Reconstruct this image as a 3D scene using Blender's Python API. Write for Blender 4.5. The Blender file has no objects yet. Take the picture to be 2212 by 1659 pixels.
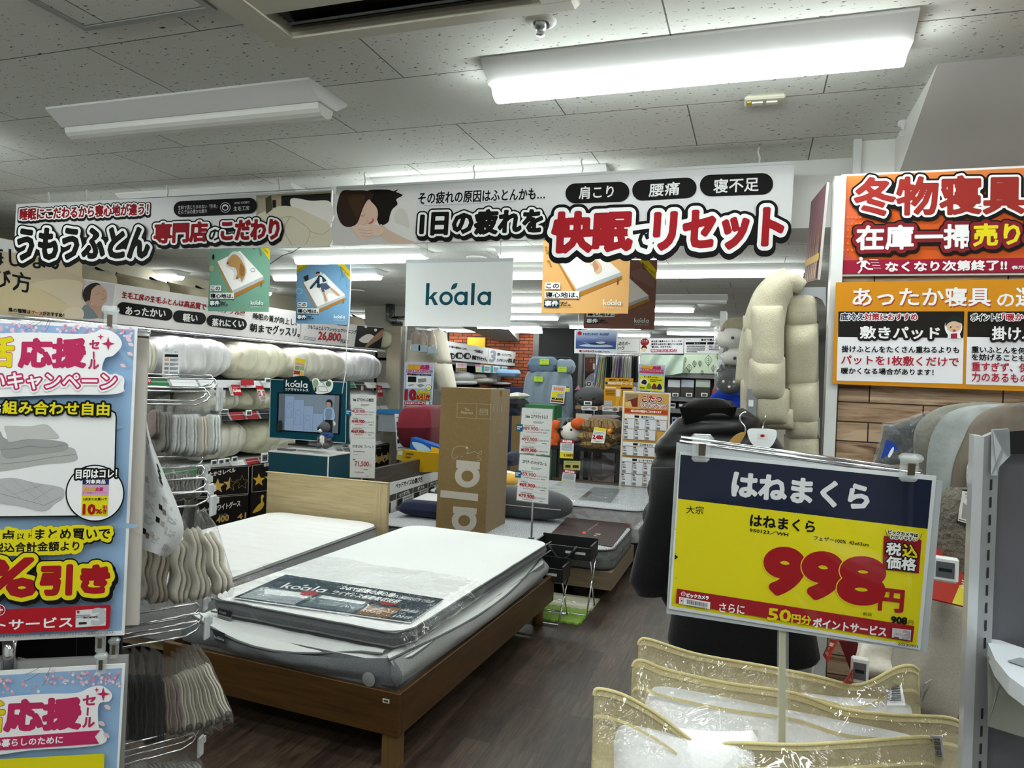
import bpy, math, random
import numpy as np
from mathutils import Vector, Matrix, noise

S = bpy.context.scene
COL = S.collection
PI = math.pi
rnd = random.Random(7)

# ------------------------------------------------------------------ camera
CAMZ = 1.58
FPX = 1550.0                      # focal length in photo pixels (2212 wide)
RX = Vector((0.94613585, -0.03956178, 0.32134378))
RY = Vector((0.32134843, -0.00641475, -0.9469393))
RZ = Vector((0.03952395, 0.99919654, 0.00664389))
cam = bpy.data.cameras.new('camera')
cam.sensor_fit = 'HORIZONTAL'
cam.sensor_width = 36.0
cam.lens = 36.0 * FPX / 2212.0
cam.clip_start = 0.02
cam.clip_end = 100
camo = bpy.data.objects.new('camera', cam)
camo.matrix_world = Matrix(((RX[0], RX[1], RX[2], 0), (RY[0], RY[1], RY[2], 0),
                            (RZ[0], RZ[1], RZ[2], CAMZ), (0, 0, 0, 1)))
COL.objects.link(camo)
S.camera = camo

# ------------------------------------------------------------------ world and exposure
W = bpy.data.worlds.new('world')
S.world = W
W.use_nodes = True
W.node_tree.nodes['Background'].inputs[0].default_value = (0.9, 0.95, 1.0, 1)
W.node_tree.nodes['Background'].inputs[1].default_value = 0.25
S.view_settings.view_transform = 'Standard'
S.view_settings.look = 'None'
S.view_settings.gamma = 1.0
S.view_settings.use_curve_mapping = False
S.view_settings.exposure = 0.85
LAMP_POWER = 17.0                 # radiance of the lit fluorescent diffusers
S.cycles.max_bounces = 8
S.cycles.transparent_max_bounces = 16
S.cycles.caustics_reflective = False
S.cycles.caustics_refractive = False

# ------------------------------------------------------------------ measuring helpers (pixel of the photo -> point of the place)
def ray(px, py):
    c = Vector(((px - 1106.0) / FPX, -(py - 829.5) / FPX, -1.0))
    return Vector((RX.dot(c), RY.dot(c), RZ.dot(c)))
ORG = Vector((0, 0, CAMZ))
def at_y(px, py, y):
    d = ray(px, py); return ORG + d * (y / d.y)
def at_x(px, py, x):
    d = ray(px, py); return ORG + d * (x / d.x)
def at_z(px, py, z):
    d = ray(px, py); return ORG + d * ((z - CAMZ) / d.z)
def at_d(px, py, dist):
    return ORG + ray(px, py) * dist
def hit(px, py, plane):
    p, n = plane
    d = ray(px, py)
    return ORG + d * ((p - ORG).dot(n) / d.dot(n))
def PY(y): return (Vector((0, y, 0)), Vector((0, -1, 0)))
def PX(x): return (Vector((x, 0, 0)), Vector((1, 0, 0)))
def PZ(z): return (Vector((0, 0, z)), Vector((0, 0, 1)))
def PDIR(pt, dx, dy, lean=0.0):
    """vertical plane through pt running along (dx,dy), facing the camera; lean tips its top backwards"""
    u = Vector((dx, dy, 0)).normalized()
    n = Vector((u.y, -u.x, 0))
    if n.dot(ORG - pt) < 0: n = -n
    n = (n + Vector((0, 0, lean))).normalized()
    return (Vector(pt), n)
def face_plane(px, py, d):
    """upright plane at a distance, turned towards the aisle the camera stands in"""
    p = at_d(px, py, d); n = ORG - p; n.z = 0
    return (p, n.normalized())
def P3(a, b, c):
    n = (b - a).cross(c - a).normalized()
    if n.dot(ORG - a) < 0: n = -n
    return (a.copy(), n)

# ------------------------------------------------------------------ materials
def lin(c):
    return c / 12.92 if c <= 0.04045 else ((c + 0.055) / 1.055) ** 2.4
def rgb(h):
    h = h.lstrip('#')
    return tuple(lin(int(h[i:i + 2], 16) / 255.0) for i in (0, 2, 4)) + (1.0,)
MATS = {}
def mat(name, col, rough=0.6, metal=0.0, spec=0.5, alpha=1.0, emit=0.0, trans=0.0, sheen=0.0):
    if name in MATS: return MATS[name]
    m = bpy.data.materials.new(name); m.use_nodes = True
    b = m.node_tree.nodes['Principled BSDF']
    c = rgb(col) if isinstance(col, str) else tuple(col) + (1.0,)
    b.inputs['Base Color'].default_value = c
    b.inputs['Roughness'].default_value = rough
    b.inputs['Metallic'].default_value = metal
    b.inputs['Specular IOR Level'].default_value = spec
    b.inputs['Alpha'].default_value = alpha
    b.inputs['Transmission Weight'].default_value = trans
    if sheen: b.inputs['Sheen Weight'].default_value = sheen
    if emit:
        b.inputs['Emission Color'].default_value = c
        b.inputs['Emission Strength'].default_value = emit
    MATS[name] = m
    return m
def N(m, t, **kw):
    n = m.node_tree.nodes.new(t)
    for k, v in kw.items():
        if hasattr(n, k): setattr(n, k, v)
        else: n.inputs[k.replace('_', ' ')].default_value = v
    return n
def L(m, a, b): m.node_tree.links.new(a, b)
def bsdf(m): return m.node_tree.nodes['Principled BSDF']
def ramp(m, pts, fac):
    r = N(m, 'ShaderNodeValToRGB')
    cr = r.color_ramp
    while len(cr.elements) < len(pts): cr.elements.new(0.5)
    for e, (p, c) in zip(cr.elements, pts):
        e.position = p; e.color = rgb(c) if isinstance(c, str) else c
    L(m, fac, r.inputs[0])
    return r.outputs[0]
def coords(m, scale=(1, 1, 1), rot=(0, 0, 0), src='Object'):
    tc = N(m, 'ShaderNodeTexCoord'); mp = N(m, 'ShaderNodeMapping')
    mp.inputs['Scale'].default_value = scale; mp.inputs['Rotation'].default_value = rot
    L(m, tc.outputs[src], mp.inputs[0])
    return mp.outputs[0]
def bump(m, h, strength=0.3, dist=0.01):
    b = N(m, 'ShaderNodeBump'); b.inputs['Strength'].default_value = strength; b.inputs['Distance'].default_value = dist
    L(m, h, b.inputs['Height']); L(m, b.outputs[0], bsdf(m).inputs['Normal'])
def noise_t(m, vec, scale, detail=4.0, rough=0.55, dist=0.0):
    n = N(m, 'ShaderNodeTexNoise'); n.inputs['Scale'].default_value = scale; n.inputs['Detail'].default_value = detail
    n.inputs['Roughness'].default_value = rough; n.inputs['Distortion'].default_value = dist
    L(m, vec, n.inputs['Vector']); return n.outputs['Fac']
def C(h):                                     # a plain printed / painted colour
    return mat('print ' + h, h, 0.6, spec=0.08)
def fabric(name, a, b, scale=60.0, bumps=0.25, stretch=(1, 1, 1), rough=0.9, dist=0.004, wrinkle=0.0):
    if name in MATS: return MATS[name]
    m = mat(name, a, rough, spec=0.2, sheen=0.15)
    v = coords(m, stretch)
    f = noise_t(m, v, scale, 5)
    L(m, ramp(m, [(0.35, a), (0.65, b)], f), bsdf(m).inputs['Base Color'])
    h = f
    if wrinkle:
        w = noise_t(m, v, 7.0, 3, 0.5, 1.2)
        mx = N(m, 'ShaderNodeMath', operation='MULTIPLY_ADD')
        L(m, w, mx.inputs[0]); mx.inputs[1].default_value = wrinkle; L(m, f, mx.inputs[2]); h = mx.outputs[0]
    bump(m, h, bumps, dist)
    return m
def wood(name, a, b, axis=0, scale=6.0, rough=0.5, bumps=0.08, mid=None):
    if name in MATS: return MATS[name]
    m = mat(name, a, rough, spec=0.35)
    st = [9.0, 9.0, 9.0]; st[axis] = 0.55
    v = coords(m, st)
    f = noise_t(m, v, scale, 6, 0.62, 0.6)
    pts = [(0.3, a), (0.7, b)] if not mid else [(0.28, a), (0.5, mid), (0.72, b)]
    L(m, ramp(m, pts, f), bsdf(m).inputs['Base Color'])
    bump(m, f, bumps, 0.003)
    return m
def film(name, alpha=0.05, tint='#eef3f2', rough=0.07, wr=0.4, sc=12.0, refl=.035):
    """thin clear plastic: see-through, a little milky, with a wrinkled gloss"""
    if name in MATS: return MATS[name]
    m = bpy.data.materials.new(name); m.use_nodes = True; MATS[name] = m
    nt = m.node_tree; nt.nodes.remove(bsdf(m))
    f = noise_t(m, coords(m), sc, 3, 0.55, 1.5)
    bm = N(m, 'ShaderNodeBump'); bm.inputs['Strength'].default_value = wr; bm.inputs['Distance'].default_value = .02; L(m, f, bm.inputs['Height'])
    gl = N(m, 'ShaderNodeBsdfGlossy'); gl.inputs['Roughness'].default_value = rough; gl.inputs['Color'].default_value = (.9, .9, .9, 1); L(m, bm.outputs[0], gl.inputs['Normal'])
    df = N(m, 'ShaderNodeBsdfDiffuse'); df.inputs['Color'].default_value = rgb(tint)
    tr = N(m, 'ShaderNodeBsdfTransparent'); lw = N(m, 'ShaderNodeLayerWeight'); lw.inputs[0].default_value = .5; L(m, bm.outputs[0], lw.inputs['Normal'])
    pw = N(m, 'ShaderNodeMath', operation='POWER'); L(m, lw.outputs['Facing'], pw.inputs[0]); pw.inputs[1].default_value = 4
    fr = N(m, 'ShaderNodeMath', operation='MULTIPLY_ADD'); L(m, pw.outputs[0], fr.inputs[0]); fr.inputs[1].default_value = .45; fr.inputs[2].default_value = refl
    m1 = N(m, 'ShaderNodeMixShader'); m1.inputs[0].default_value = alpha; L(m, tr.outputs[0], m1.inputs[1]); L(m, df.outputs[0], m1.inputs[2])
    m2 = N(m, 'ShaderNodeMixShader'); L(m, fr.outputs[0], m2.inputs[0]); L(m, m1.outputs[0], m2.inputs[1]); L(m, gl.outputs[0], m2.inputs[2])
    L(m, m2.outputs[0], nt.nodes['Material Output'].inputs[0])
    return m

# ------------------------------------------------------------------ mesh builder
class MB:
    def __init__(s): s.v = []; s.f = []; s.m = []; s.sm = []; s.mats = []
    def mi(s, m):
        if m not in s.mats: s.mats.append(m)
        return s.mats.index(m)
    def add(s, verts, faces, m, smooth=False):
        o = len(s.v); k = s.mi(m)
        s.v.extend(Vector(v) for v in verts)
        for f in faces:
            s.f.append(tuple(i + o for i in f)); s.m.append(k); s.sm.append(smooth)
    def poly(s, pts, m): s.add(pts, [tuple(range(len(pts)))], m)
    def box(s, c, size, m, rz=0.0, M=None, bevel=0.0):
        c = Vector(c); hx, hy, hz = size[0] / 2, size[1] / 2, size[2] / 2
        if M is None: M = Matrix.Rotation(rz, 3, 'Z')
        if bevel > 0:
            b = min(bevel, hx * .98, hy * .98, hz * .98)
            vs = []; idx = {}
            for sx in (-1, 1):
                for sy in (-1, 1):
                    for sz in (-1, 1):
                        for ax in range(3):
                            p = [sx * hx, sy * hy, sz * hz]
                            for k in range(3):
                                if k != ax: p[k] -= (sx, sy, sz)[k] * b
                            idx[(sx, sy, sz, ax)] = len(vs); vs.append(c + M @ Vector(p))
            fs = []
            for ax in range(3):
                o = [k for k in range(3) if k != ax]
                for sg in (-1, 1):
                    q = []
                    for (a, d) in ((-1, -1), (1, -1), (1, 1), (-1, 1)):
                        t = [0, 0, 0]; t[ax] = sg; t[o[0]] = a; t[o[1]] = d
                        q.append(idx[(t[0], t[1], t[2], ax)])
                    fs.append(tuple(q))
                for a in (-1, 1):
                    for d in (-1, 1):
                        e = []
                        for (g, x) in ((-1, o[0]), (1, o[0]), (1, o[1]), (-1, o[1])):
                            t = [0, 0, 0]; t[ax] = g; t[o[0]] = a; t[o[1]] = d
                            e.append(idx[(t[0], t[1], t[2], x)])
                        fs.append(tuple(e))
            for sx in (-1, 1):
                for sy in (-1, 1):
                    for sz in (-1, 1):
                        fs.append(tuple(idx[(sx, sy, sz, k)] for k in range(3)))
            s.add(vs, fs, m)
            return
        vs = [c + M @ Vector((x * hx, y * hy, z * hz)) for x in (-1, 1) for y in (-1, 1) for z in (-1, 1)]
        s.add(vs, [(0, 1, 3, 2), (4, 6, 7, 5), (0, 4, 5, 1), (2, 3, 7, 6), (0, 2, 6, 4), (1, 5, 7, 3)], m)
    def box2(s, a, b, m, bevel=0.0):
        a = Vector(a); b = Vector(b)
        s.box((a + b) / 2, [abs(b[i] - a[i]) for i in range(3)], m, bevel=bevel)
    def slab(s, q, n, t, m, mside=None):
        """quad q (4 points) pushed back along -n by t"""
        k = [p - n * t for p in q]
        vs = list(q) + k
        s.add(vs, [(0, 1, 2, 3)], m)
        s.add(vs, [(7, 6, 5, 4), (0, 4, 5, 1), (1, 5, 6, 2), (2, 6, 7, 3), (3, 7, 4, 0)], mside or m)
    def prism(s, pts, n, t, m, mside=None):
        k = [p - n * t for p in pts]; c = len(pts); vs = list(pts) + k
        s.add(vs, [tuple(range(c))], m)
        s.add(vs, [tuple(range(2 * c - 1, c - 1, -1))] + [(i, i + c, (i + 1) % c + c, (i + 1) % c) for i in range(c)], mside or m)
    def tube(s, pts, r, m, seg=8, caps=True, r1=None):
        pts = [Vector(p) for p in pts]; n = len(pts)
        t = [(pts[min(i + 1, n - 1)] - pts[max(i - 1, 0)]).normalized() for i in range(n)]
        u = t[0].orthogonal().normalized(); vs = []
        for i in range(n):
            u = (u - t[i] * u.dot(t[i]))
            u = u.normalized() if u.length > 1e-6 else t[i].orthogonal().normalized()
            w = t[i].cross(u)
            rr = r[i] if isinstance(r, (list, tuple)) else (r if r1 is None else r + (r1 - r) * i / max(1, n - 1))
            for k in range(seg):
                a = 2 * PI * k / seg
                vs.append(pts[i] + (u * math.cos(a) + w * math.sin(a)) * rr)
        fs = [(i * seg + k, i * seg + (k + 1) % seg, (i + 1) * seg + (k + 1) % seg, (i + 1) * seg + k) for i in range(n - 1) for k in range(seg)]
        if caps: fs += [tuple(range(seg - 1, -1, -1)), tuple(range((n - 1) * seg, n * seg))]
        s.add(vs, fs, m, True)
    def grid(s, fn, nu, nv, m, closeu=False, closev=False, smooth=True):
        vs = [fn(i / (nu if closeu else nu - 1), j / (nv if closev else nv - 1)) for i in range(nu) for j in range(nv)]
        fs = []
        for i in range(nu if closeu else nu - 1):
            for j in range(nv if closev else nv - 1):
                a = i * nv + j; b = ((i + 1) % nu) * nv + j
                c = ((i + 1) % nu) * nv + (j + 1) % nv; d = i * nv + (j + 1) % nv
                fs.append((a, b, c, d))
        s.add(vs, fs, m, smooth)
    def ball(s, c, r, m, nu=16, nv=10, M=None):
        c = Vector(c); r = Vector(r) if not isinstance(r, (int, float)) else Vector((r, r, r))
        M = M or Matrix.Identity(3)
        def fn(u, v):
            a = 2 * PI * u; b = PI * (v - .5) * .999
            return c + M @ Vector((r.x * math.cos(a) * math.cos(b), r.y * math.sin(a) * math.cos(b), r.z * math.sin(b)))
        s.grid(fn, nu, nv, m, closeu=True)
    def lathe(s, c, prof, m, seg=20, axis=Vector((0, 0, 1))):
        c = Vector(c); a0 = axis.normalized(); u = a0.orthogonal().normalized(); w = a0.cross(u); n = len(prof)
        vs = [c + a0 * z + (u * math.cos(2 * PI * k / seg) + w * math.sin(2 * PI * k / seg)) * r for (r, z) in prof for k in range(seg)]
        fs = [(i * seg + k, i * seg + (k + 1) % seg, (i + 1) * seg + (k + 1) % seg, (i + 1) * seg + k) for i in range(n - 1) for k in range(seg)]
        s.add(vs, fs, m, True)
    def build(s, name, parent=None, noise_amt=0.0, noise_sc=6.0):
        if noise_amt:
            for i, p in enumerate(s.v):
                s.v[i] = p + noise.noise_vector(p * noise_sc) * noise_amt
        if parent is None:
            xs = [p.x for p in s.v]; ys = [p.y for p in s.v]; zs = [p.z for p in s.v]
            loc = Vector(((min(xs) + max(xs)) / 2, (min(ys) + max(ys)) / 2, min(zs)))
            off = loc
        else:
            loc = Vector((0, 0, 0)); off = world_loc(parent)
        me = bpy.data.meshes.new(name)
        me.from_pydata([tuple(p - off) for p in s.v], [], s.f)
        for m in s.mats: me.materials.append(m)
        me.polygons.foreach_set('material_index', s.m)
        me.polygons.foreach_set('use_smooth', s.sm)
        me.update()
        o = bpy.data.objects.new(name, me); COL.objects.link(o)
        o.location = loc
        if parent is not None: o.parent = parent
        return o
def world_loc(o):
    p = Vector((0, 0, 0))
    while o is not None: p = p + o.location; o = o.parent
    return p
def tag(o, label, cat, group=None):
    o['label'] = label; o['category'] = cat
    if group: o['group'] = group
    return o
def thing(name, label, cat, loc, group=None):
    o = bpy.data.objects.new(name, None); COL.objects.link(o)
    o.location = loc; o.empty_display_size = 0.05
    return tag(o, label, cat, group)
def struct(o):
    o['kind'] = 'structure'; return o
def dup(o, dloc, label=None, parent=None):
    c = o.copy(); COL.objects.link(c)
    if parent is None:
        c.location = o.location + Vector(dloc)
        if label: c['label'] = label
    else: c.parent = parent
    for ch in [x for x in bpy.data.objects if x.parent == o]: dup(ch, (0, 0, 0), None, c)
    return c

# ------------------------------------------------------------------ lettering
_gl = {}
def glyphs(txt, res=2):
    k = (txt, res)
    if k in _gl: return _gl[k]
    c = bpy.data.curves.new('t', 'FONT'); c.body = txt; c.resolution_u = res
    o = bpy.data.objects.new('t', c); COL.objects.link(o)
    dg = bpy.context.evaluated_depsgraph_get()
    me = bpy.data.meshes.new_from_object(o.evaluated_get(dg))
    vs = [(v.co.x, v.co.y) for v in me.vertices]; fs = [tuple(p.vertices) for p in me.polygons]
    bpy.data.objects.remove(o); bpy.data.curves.remove(c); bpy.data.meshes.remove(me)
    cnt = {}
    for f in fs:
        for i in range(len(f)):
            e = (f[i], f[(i + 1) % len(f)]); cnt.setdefault((min(e), max(e)), []).append(e)
    be = [v[0] for v in cnt.values() if len(v) == 1]
    x0 = min(v[0] for v in vs); x1 = max(v[0] for v in vs); y0 = min(v[1] for v in vs); y1 = max(v[1] for v in vs)
    vs = [((x - x0) / max(1e-6, x1 - x0), (y - y0) / max(1e-6, y1 - y0)) for x, y in vs]
    _gl[k] = (vs, fs, be)
    return _gl[k]
def koala_word():
    """the round geometric word mark: k o a l a with a leaf over the o, in a unit box"""
    pols = []
    def ring(cx, cy, r, w):
        n = 20
        for i in range(n):
            a, b = 2 * PI * i / n, 2 * PI * (i + 1) / n
            pols.append([(cx + r * math.cos(a), cy + r * math.sin(a)), (cx + r * math.cos(b), cy + r * math.sin(b)),
                         (cx + (r - w) * math.cos(b), cy + (r - w) * math.sin(b)), (cx + (r - w) * math.cos(a), cy + (r - w) * math.sin(a))])
    def bar(x0, y0, x1, y1): pols.append([(x0, y0), (x1, y0), (x1, y1), (x0, y1)])
    w = .13
    bar(0, 0, .15, .95)
    pols.append([(.12, .30), (.35, .56), (.53, .56), (.22, .24)]); pols.append([(.20, .36), (.32, .40), (.56, 0), (.38, 0)])
    ring(.90, .29, .30, w)
    ring(1.55, .29, .30, w); bar(1.71, 0, 1.85, .58)
    bar(2.0, 0, 2.15, .95)
    ring(2.58, .29, .30, w); bar(2.74, 0, 2.88, .58)
    leaf = []
    for i in range(9):
        t = i / 8; leaf.append((1.10 + .28 * t - .07 * math.sin(PI * t), .66 + .30 * t + .07 * math.sin(PI * t)))
    for i in range(8, -1, -1):
        t = i / 8; leaf.append((1.10 + .28 * t + .07 * math.sin(PI * t), .66 + .30 * t - .07 * math.sin(PI * t)))
    pols.append(leaf)
    return [[(x / 2.88, y / .96) for x, y in p] for p in pols]

def spline(pts, n=6, closed=True):
    out = []; k = len(pts)
    for i in range(k if closed else k - 1):
        p0, p1, p2, p3 = (pts[(i + j - 1) % k] if closed else pts[min(max(i + j - 1, 0), k - 1)] for j in range(4))
        for s in range(n):
            t = s / n
            out.append(tuple(0.5 * (2 * b + (c - a) * t + (2 * a - 5 * b + 4 * c - d) * t * t + (-a + 3 * b - 3 * c + d) * t ** 3)
                             for a, b, c, d in zip(p0, p1, p2, p3)))
    if not closed: out.append(tuple(pts[-1]))
    return out

class Sheet:
    """a flat printed board: px corners TL TR BR BL seen on a plane of the place; print is layered on its face"""
    def __init__(s, q, plane, thick=0.004, base='#f2f2f2', side=None, eps=None):
        s.q = q; s.pl = plane; s.n = plane[1].normalized()
        s.c = [hit(x, y, plane) for x, y in q]
        s.dist = (s.c[0] - ORG).length
        s.eps = eps or 0.00005 * s.dist + 0.00005
        s.k = 0; s.mb = MB()
        b = base if not isinstance(base, str) else C(base)
        if thick: s.mb.slab(s.c, s.n, thick, b, C(side) if side else None)
        up = Vector((q[0][0] - q[3][0] + q[1][0] - q[2][0], q[0][1] - q[3][1] + q[1][1] - q[2][1]))
        s.up = up.normalized()
    def uv(s, u, v):
        a, b, c, d = s.q
        return tuple(a[i] * (1 - u) * (1 - v) + b[i] * u * (1 - v) + c[i] * u * v + d[i] * (1 - u) * v for i in (0, 1))
    def P(s, p): return hit(p[0], p[1], s.pl) + s.n * (s.eps * s.k)
    def poly(s, pts, col):
        s.k += 1; s.mb.add([s.P(p) for p in pts], [tuple(range(len(pts)))], col if not isinstance(col, str) else C(col))
        return s
    def blob(s, pts, col, n=6): return s.poly(spline(pts, n), col)
    def ruv(s, u0, v0, u1, v1, col): return s.poly([s.uv(u0, v0), s.uv(u1, v0), s.uv(u1, v1), s.uv(u0, v1)], col)
    def buv(s, pts, col, n=6): return s.blob([s.uv(*p) for p in pts], col, n)
    def puv(s, pts, col): return s.poly([s.uv(*p) for p in pts], col)
    def disc(s, x, y, rx, ry, col, n=24):
        return s.poly([(x + rx * math.cos(2 * PI * i / n), y + ry * math.sin(2 * PI * i / n)) for i in range(n)], col)
    def duv(s, u, v, ru, rv, col, n=24): return s.poly([s.uv(u + ru * math.cos(2 * PI * i / n), v + rv * math.sin(2 * PI * i / n)) for i in range(n)], col)
    def line(s, pts, w, col, closed=False):
        s.k += 1; m = C(col) if isinstance(col, str) else col; n = len(pts)
        for i in range(n if closed else n - 1):
            a = Vector(pts[i]); b = Vector(pts[(i + 1) % n]); d = b - a
            if d.length < 1e-6: continue
            o = Vector((-d.y, d.x)).normalized() * w / 2
            s.mb.add([s.P(p) for p in (a + o, b + o, b - o, a - o)], [(0, 1, 2, 3)], m)
        return s
    def luv(s, pts, w, col, closed=False): return s.line([s.uv(*p) for p in pts], w, col, closed)
    def pill(s, a, b, h, col):
        """rounded bar from centre a to centre b (ends included), height h"""
        a = Vector(a); b = Vector(b); d = (b - a).normalized(); r = h / 2; a = a + d * r; b = b - d * r
        o = Vector((-d.y, d.x)); pts = []
        for i in range(13):
            t = PI * i / 12; pts.append(tuple(b - o * r * math.cos(t) + d * r * math.sin(t)))
        for i in range(13):
            t = PI * i / 12; pts.append(tuple(a + o * r * math.cos(t) - d * r * math.sin(t)))
        return s.poly(pts, col)
    def text(s, t, a, b, h, col, halo=(), bold=0.0, shear=0.0, res=2, drop=None, det=40.0):
        """letters whose box stands on the line a-b (pixels) and is h high; halo = [(width, colour), ...] outermost first"""
        vs, fs, be = glyphs(t, res)
        a = Vector(a); b = Vector(b); d = b - a; up = s.up * h + d.normalized() * (shear * h)
        pv = [a + d * x + up * y for x, y in vs]
        for w, c in halo: s._stroke(pv, fs, be, w, c, drop if w == halo[0][0] else None, det)
        if bold: s._stroke(pv, fs, be, bold, col, None, det)
        else:
            s.k += 1; s.mb.add([s.P(p) for p in pv], fs, C(col) if isinstance(col, str) else col)
        return s
    def _field(s, x0, y0, nx, ny, c, f, col):
        """fill of a sampled field where it is positive, as flat faces that never overlap"""
        s.k += 1; m = C(col) if isinstance(col, str) else col
        V = []; F = []; ins = f > 0
        def put(pts):
            o = len(V); V.extend(s.P(p) for p in pts); F.append(tuple(range(o, o + len(pts))))
        cnt = ins[:-1, :-1].astype(int) + ins[1:, :-1] + ins[:-1, 1:] + ins[1:, 1:]
        for j in range(ny - 1):
            i = 0; row = cnt[j]
            nz = np.nonzero(row)[0]
            k = 0
            while k < len(nz):
                i = int(nz[k])
                if row[i] == 4:
                    e = i
                    while e + 1 < nx - 1 and row[e + 1] == 4: e += 1
                    put([(x0 + i * c, y0 + j * c), (x0 + (e + 1) * c, y0 + j * c), (x0 + (e + 1) * c, y0 + (j + 1) * c), (x0 + i * c, y0 + (j + 1) * c)])
                    k += e - i + 1
                else:
                    cs = [(i, j), (i + 1, j), (i + 1, j + 1), (i, j + 1)]; pts = []
                    for q in range(4):
                        (ax, ay), (bx, by) = cs[q], cs[(q + 1) % 4]; fa = float(f[ay, ax]); fb = float(f[by, bx])
                        if fa > 0: pts.append((x0 + ax * c, y0 + ay * c))
                        if (fa > 0) != (fb > 0):
                            t = fa / (fa - fb); pts.append((x0 + (ax + (bx - ax) * t) * c, y0 + (ay + (by - ay) * t) * c))
                    if len(pts) > 2: put(pts)
                    k += 1
        s.mb.add(V, F, m)
    def _stroke(s, pv, fs, be, w, col, drop=None, det=40.0):
        P_ = np.array([(p[0], p[1]) for p in pv]); lo = P_.min(0); hi = P_.max(0)
        c = max((hi[1] - lo[1]) / det, .16 if w < 2 else .3)
        offs = [np.zeros(2)] + ([np.array(drop) * .5, np.array(drop)] if drop else [])
        pad = w + 2 * c
        x0, y0 = lo - pad + np.minimum(0, offs[-1]); x1, y1 = hi + pad + np.maximum(0, offs[-1])
        nx = int((x1 - x0) / c) + 2; ny = int((y1 - y0) / c) + 2
        gx = x0 + np.arange(nx) * c; gy = y0 + np.arange(ny) * c
        big = 1e9; d2 = np.full((ny, nx), big); ins = np.zeros((ny, nx), bool); R = w + 1.6 * c
        def win(ax, bx, ay, by, r):
            i0 = max(0, int((min(ax, bx) - r - x0) / c)); i1 = min(nx, int((max(ax, bx) + r - x0) / c) + 2)
            j0 = max(0, int((min(ay, by) - r - y0) / c)); j1 = min(ny, int((max(ay, by) + r - y0) / c) + 2)
            return i0, i1, j0, j1
        for i, j in be:
            ax, ay = P_[i]; bx, by = P_[j]; i0, i1, j0, j1 = win(ax, bx, ay, by, R)
            X = gx[None, i0:i1] - ax; Y = gy[j0:j1, None] - ay; dx, dy = bx - ax, by - ay; l2 = dx * dx + dy * dy + 1e-12
            t = np.clip((X * dx + Y * dy) / l2, 0, 1); q = (X - t * dx) ** 2 + (Y - t * dy) ** 2
            v = d2[j0:j1, i0:i1]; np.minimum(v, q, out=v)
        for fc in fs:
            for k in range(1, len(fc) - 1):
                a_, b_, c_ = P_[fc[0]], P_[fc[k]], P_[fc[k + 1]]
                i0, i1, j0, j1 = win(min(a_[0], b_[0], c_[0]), max(a_[0], b_[0], c_[0]), min(a_[1], b_[1], c_[1]), max(a_[1], b_[1], c_[1]), 0)
                X = gx[None, i0:i1]; Y = gy[j0:j1, None]
                e = [(q[0] - p[0]) * (Y - p[1]) - (q[1] - p[1]) * (X - p[0]) for p, q in ((a_, b_), (b_, c_), (c_, a_))]
                ins[j0:j1, i0:i1] |= ((e[0] >= 0) & (e[1] >= 0) & (e[2] >= 0)) | ((e[0] <= 0) & (e[1] <= 0) & (e[2] <= 0))
        d = np.sqrt(np.minimum(d2, (w + 3 * c) ** 2)); f = np.where(ins, w + d, w - d)
        f0 = f
        for of in offs[1:]:
            sx, sy = int(round(of[0] / c)), int(round(of[1] / c)); g = np.full_like(f0, -1.0)
            g[max(0, sy):ny + min(0, sy), max(0, sx):nx + min(0, sx)] = f0[max(0, -sy):ny - max(0, sy), max(0, -sx):nx - max(0, sx)]
            f = np.maximum(f, g)
        s._field(x0, y0, nx, ny, c, f, col)
    def tuv(s, t, u0, v0, u1, v1, col, **kw):
        """letters fitted in the box u0,v0 (top left) - u1,v1 (bottom right)"""
        a = Vector(s.uv(u0, v1)); b = Vector(s.uv(u1, v1)); h = (Vector(s.uv(u0, v0)) - a).length
        return s.text(t, a, b, h, col, **kw)
    def koala(s, a, b, h, col):
        a = Vector(a); b = Vector(b); pl = [np.array([tuple(a + (b - a) * x + s.up * h * y) for x, y in p]) for p in koala_word()]
        al = np.concatenate(pl); lo = al.min(0) - 1; hi = al.max(0) + 1; c = max(.12, h / 50.0)
        nx = int((hi[0] - lo[0]) / c) + 2; ny = int((hi[1] - lo[1]) / c) + 2
        X = (lo[0] + np.arange(nx) * c)[None, :]; Y = (lo[1] + np.arange(ny) * c)[:, None]; f = np.full((ny, nx), -1e3)
        for p in pl:
            area = sum(p[i][0] * p[(i + 1) % len(p)][1] - p[(i + 1) % len(p)][0] * p[i][1] for i in range(len(p)))
            sg = 1 if area > 0 else -1; g = np.full((ny, nx), 1e3)
            for i in range(len(p)):
                q, r = p[i], p[(i + 1) % len(p)]; d = r - q; ln = math.hypot(*d)
                if ln > 1e-9: g = np.minimum(g, sg * (d[0] * (Y - q[1]) - d[1] * (X - q[0])) / ln + .02 * c)
            f = np.maximum(f, g)
        s._field(lo[0], lo[1], nx, ny, c, f, col)
        return s
    def greek(s, u0, v0, u1, v1, rows, col, seed=1, fill=.55):
        """lines of print too small to read: rows of short dashes"""
        r = random.Random(seed); s.k += 1; m = C(col)
        rh = (v1 - v0) / rows
        for i in range(rows):
            u = u0; end = u1 if i < rows - 1 else u0 + (u1 - u0) * r.uniform(.5, 1)
            while u < end:
                w = (u1 - u0) * r.uniform(.02, .06)
                v = v0 + rh * i
                pts = [s.uv(u, v + rh * .15), s.uv(min(u + w, end), v + rh * .15), s.uv(min(u + w, end), v + rh * (.15 + fill)), s.uv(u, v + rh * (.15 + fill))]
                s.mb.add([s.P(p) for p in pts], [(0, 1, 2, 3)], m)
                u += w + (u1 - u0) * .012
        return s
    def build(s, name, parent=None): return s.mb.build(name, parent)

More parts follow.
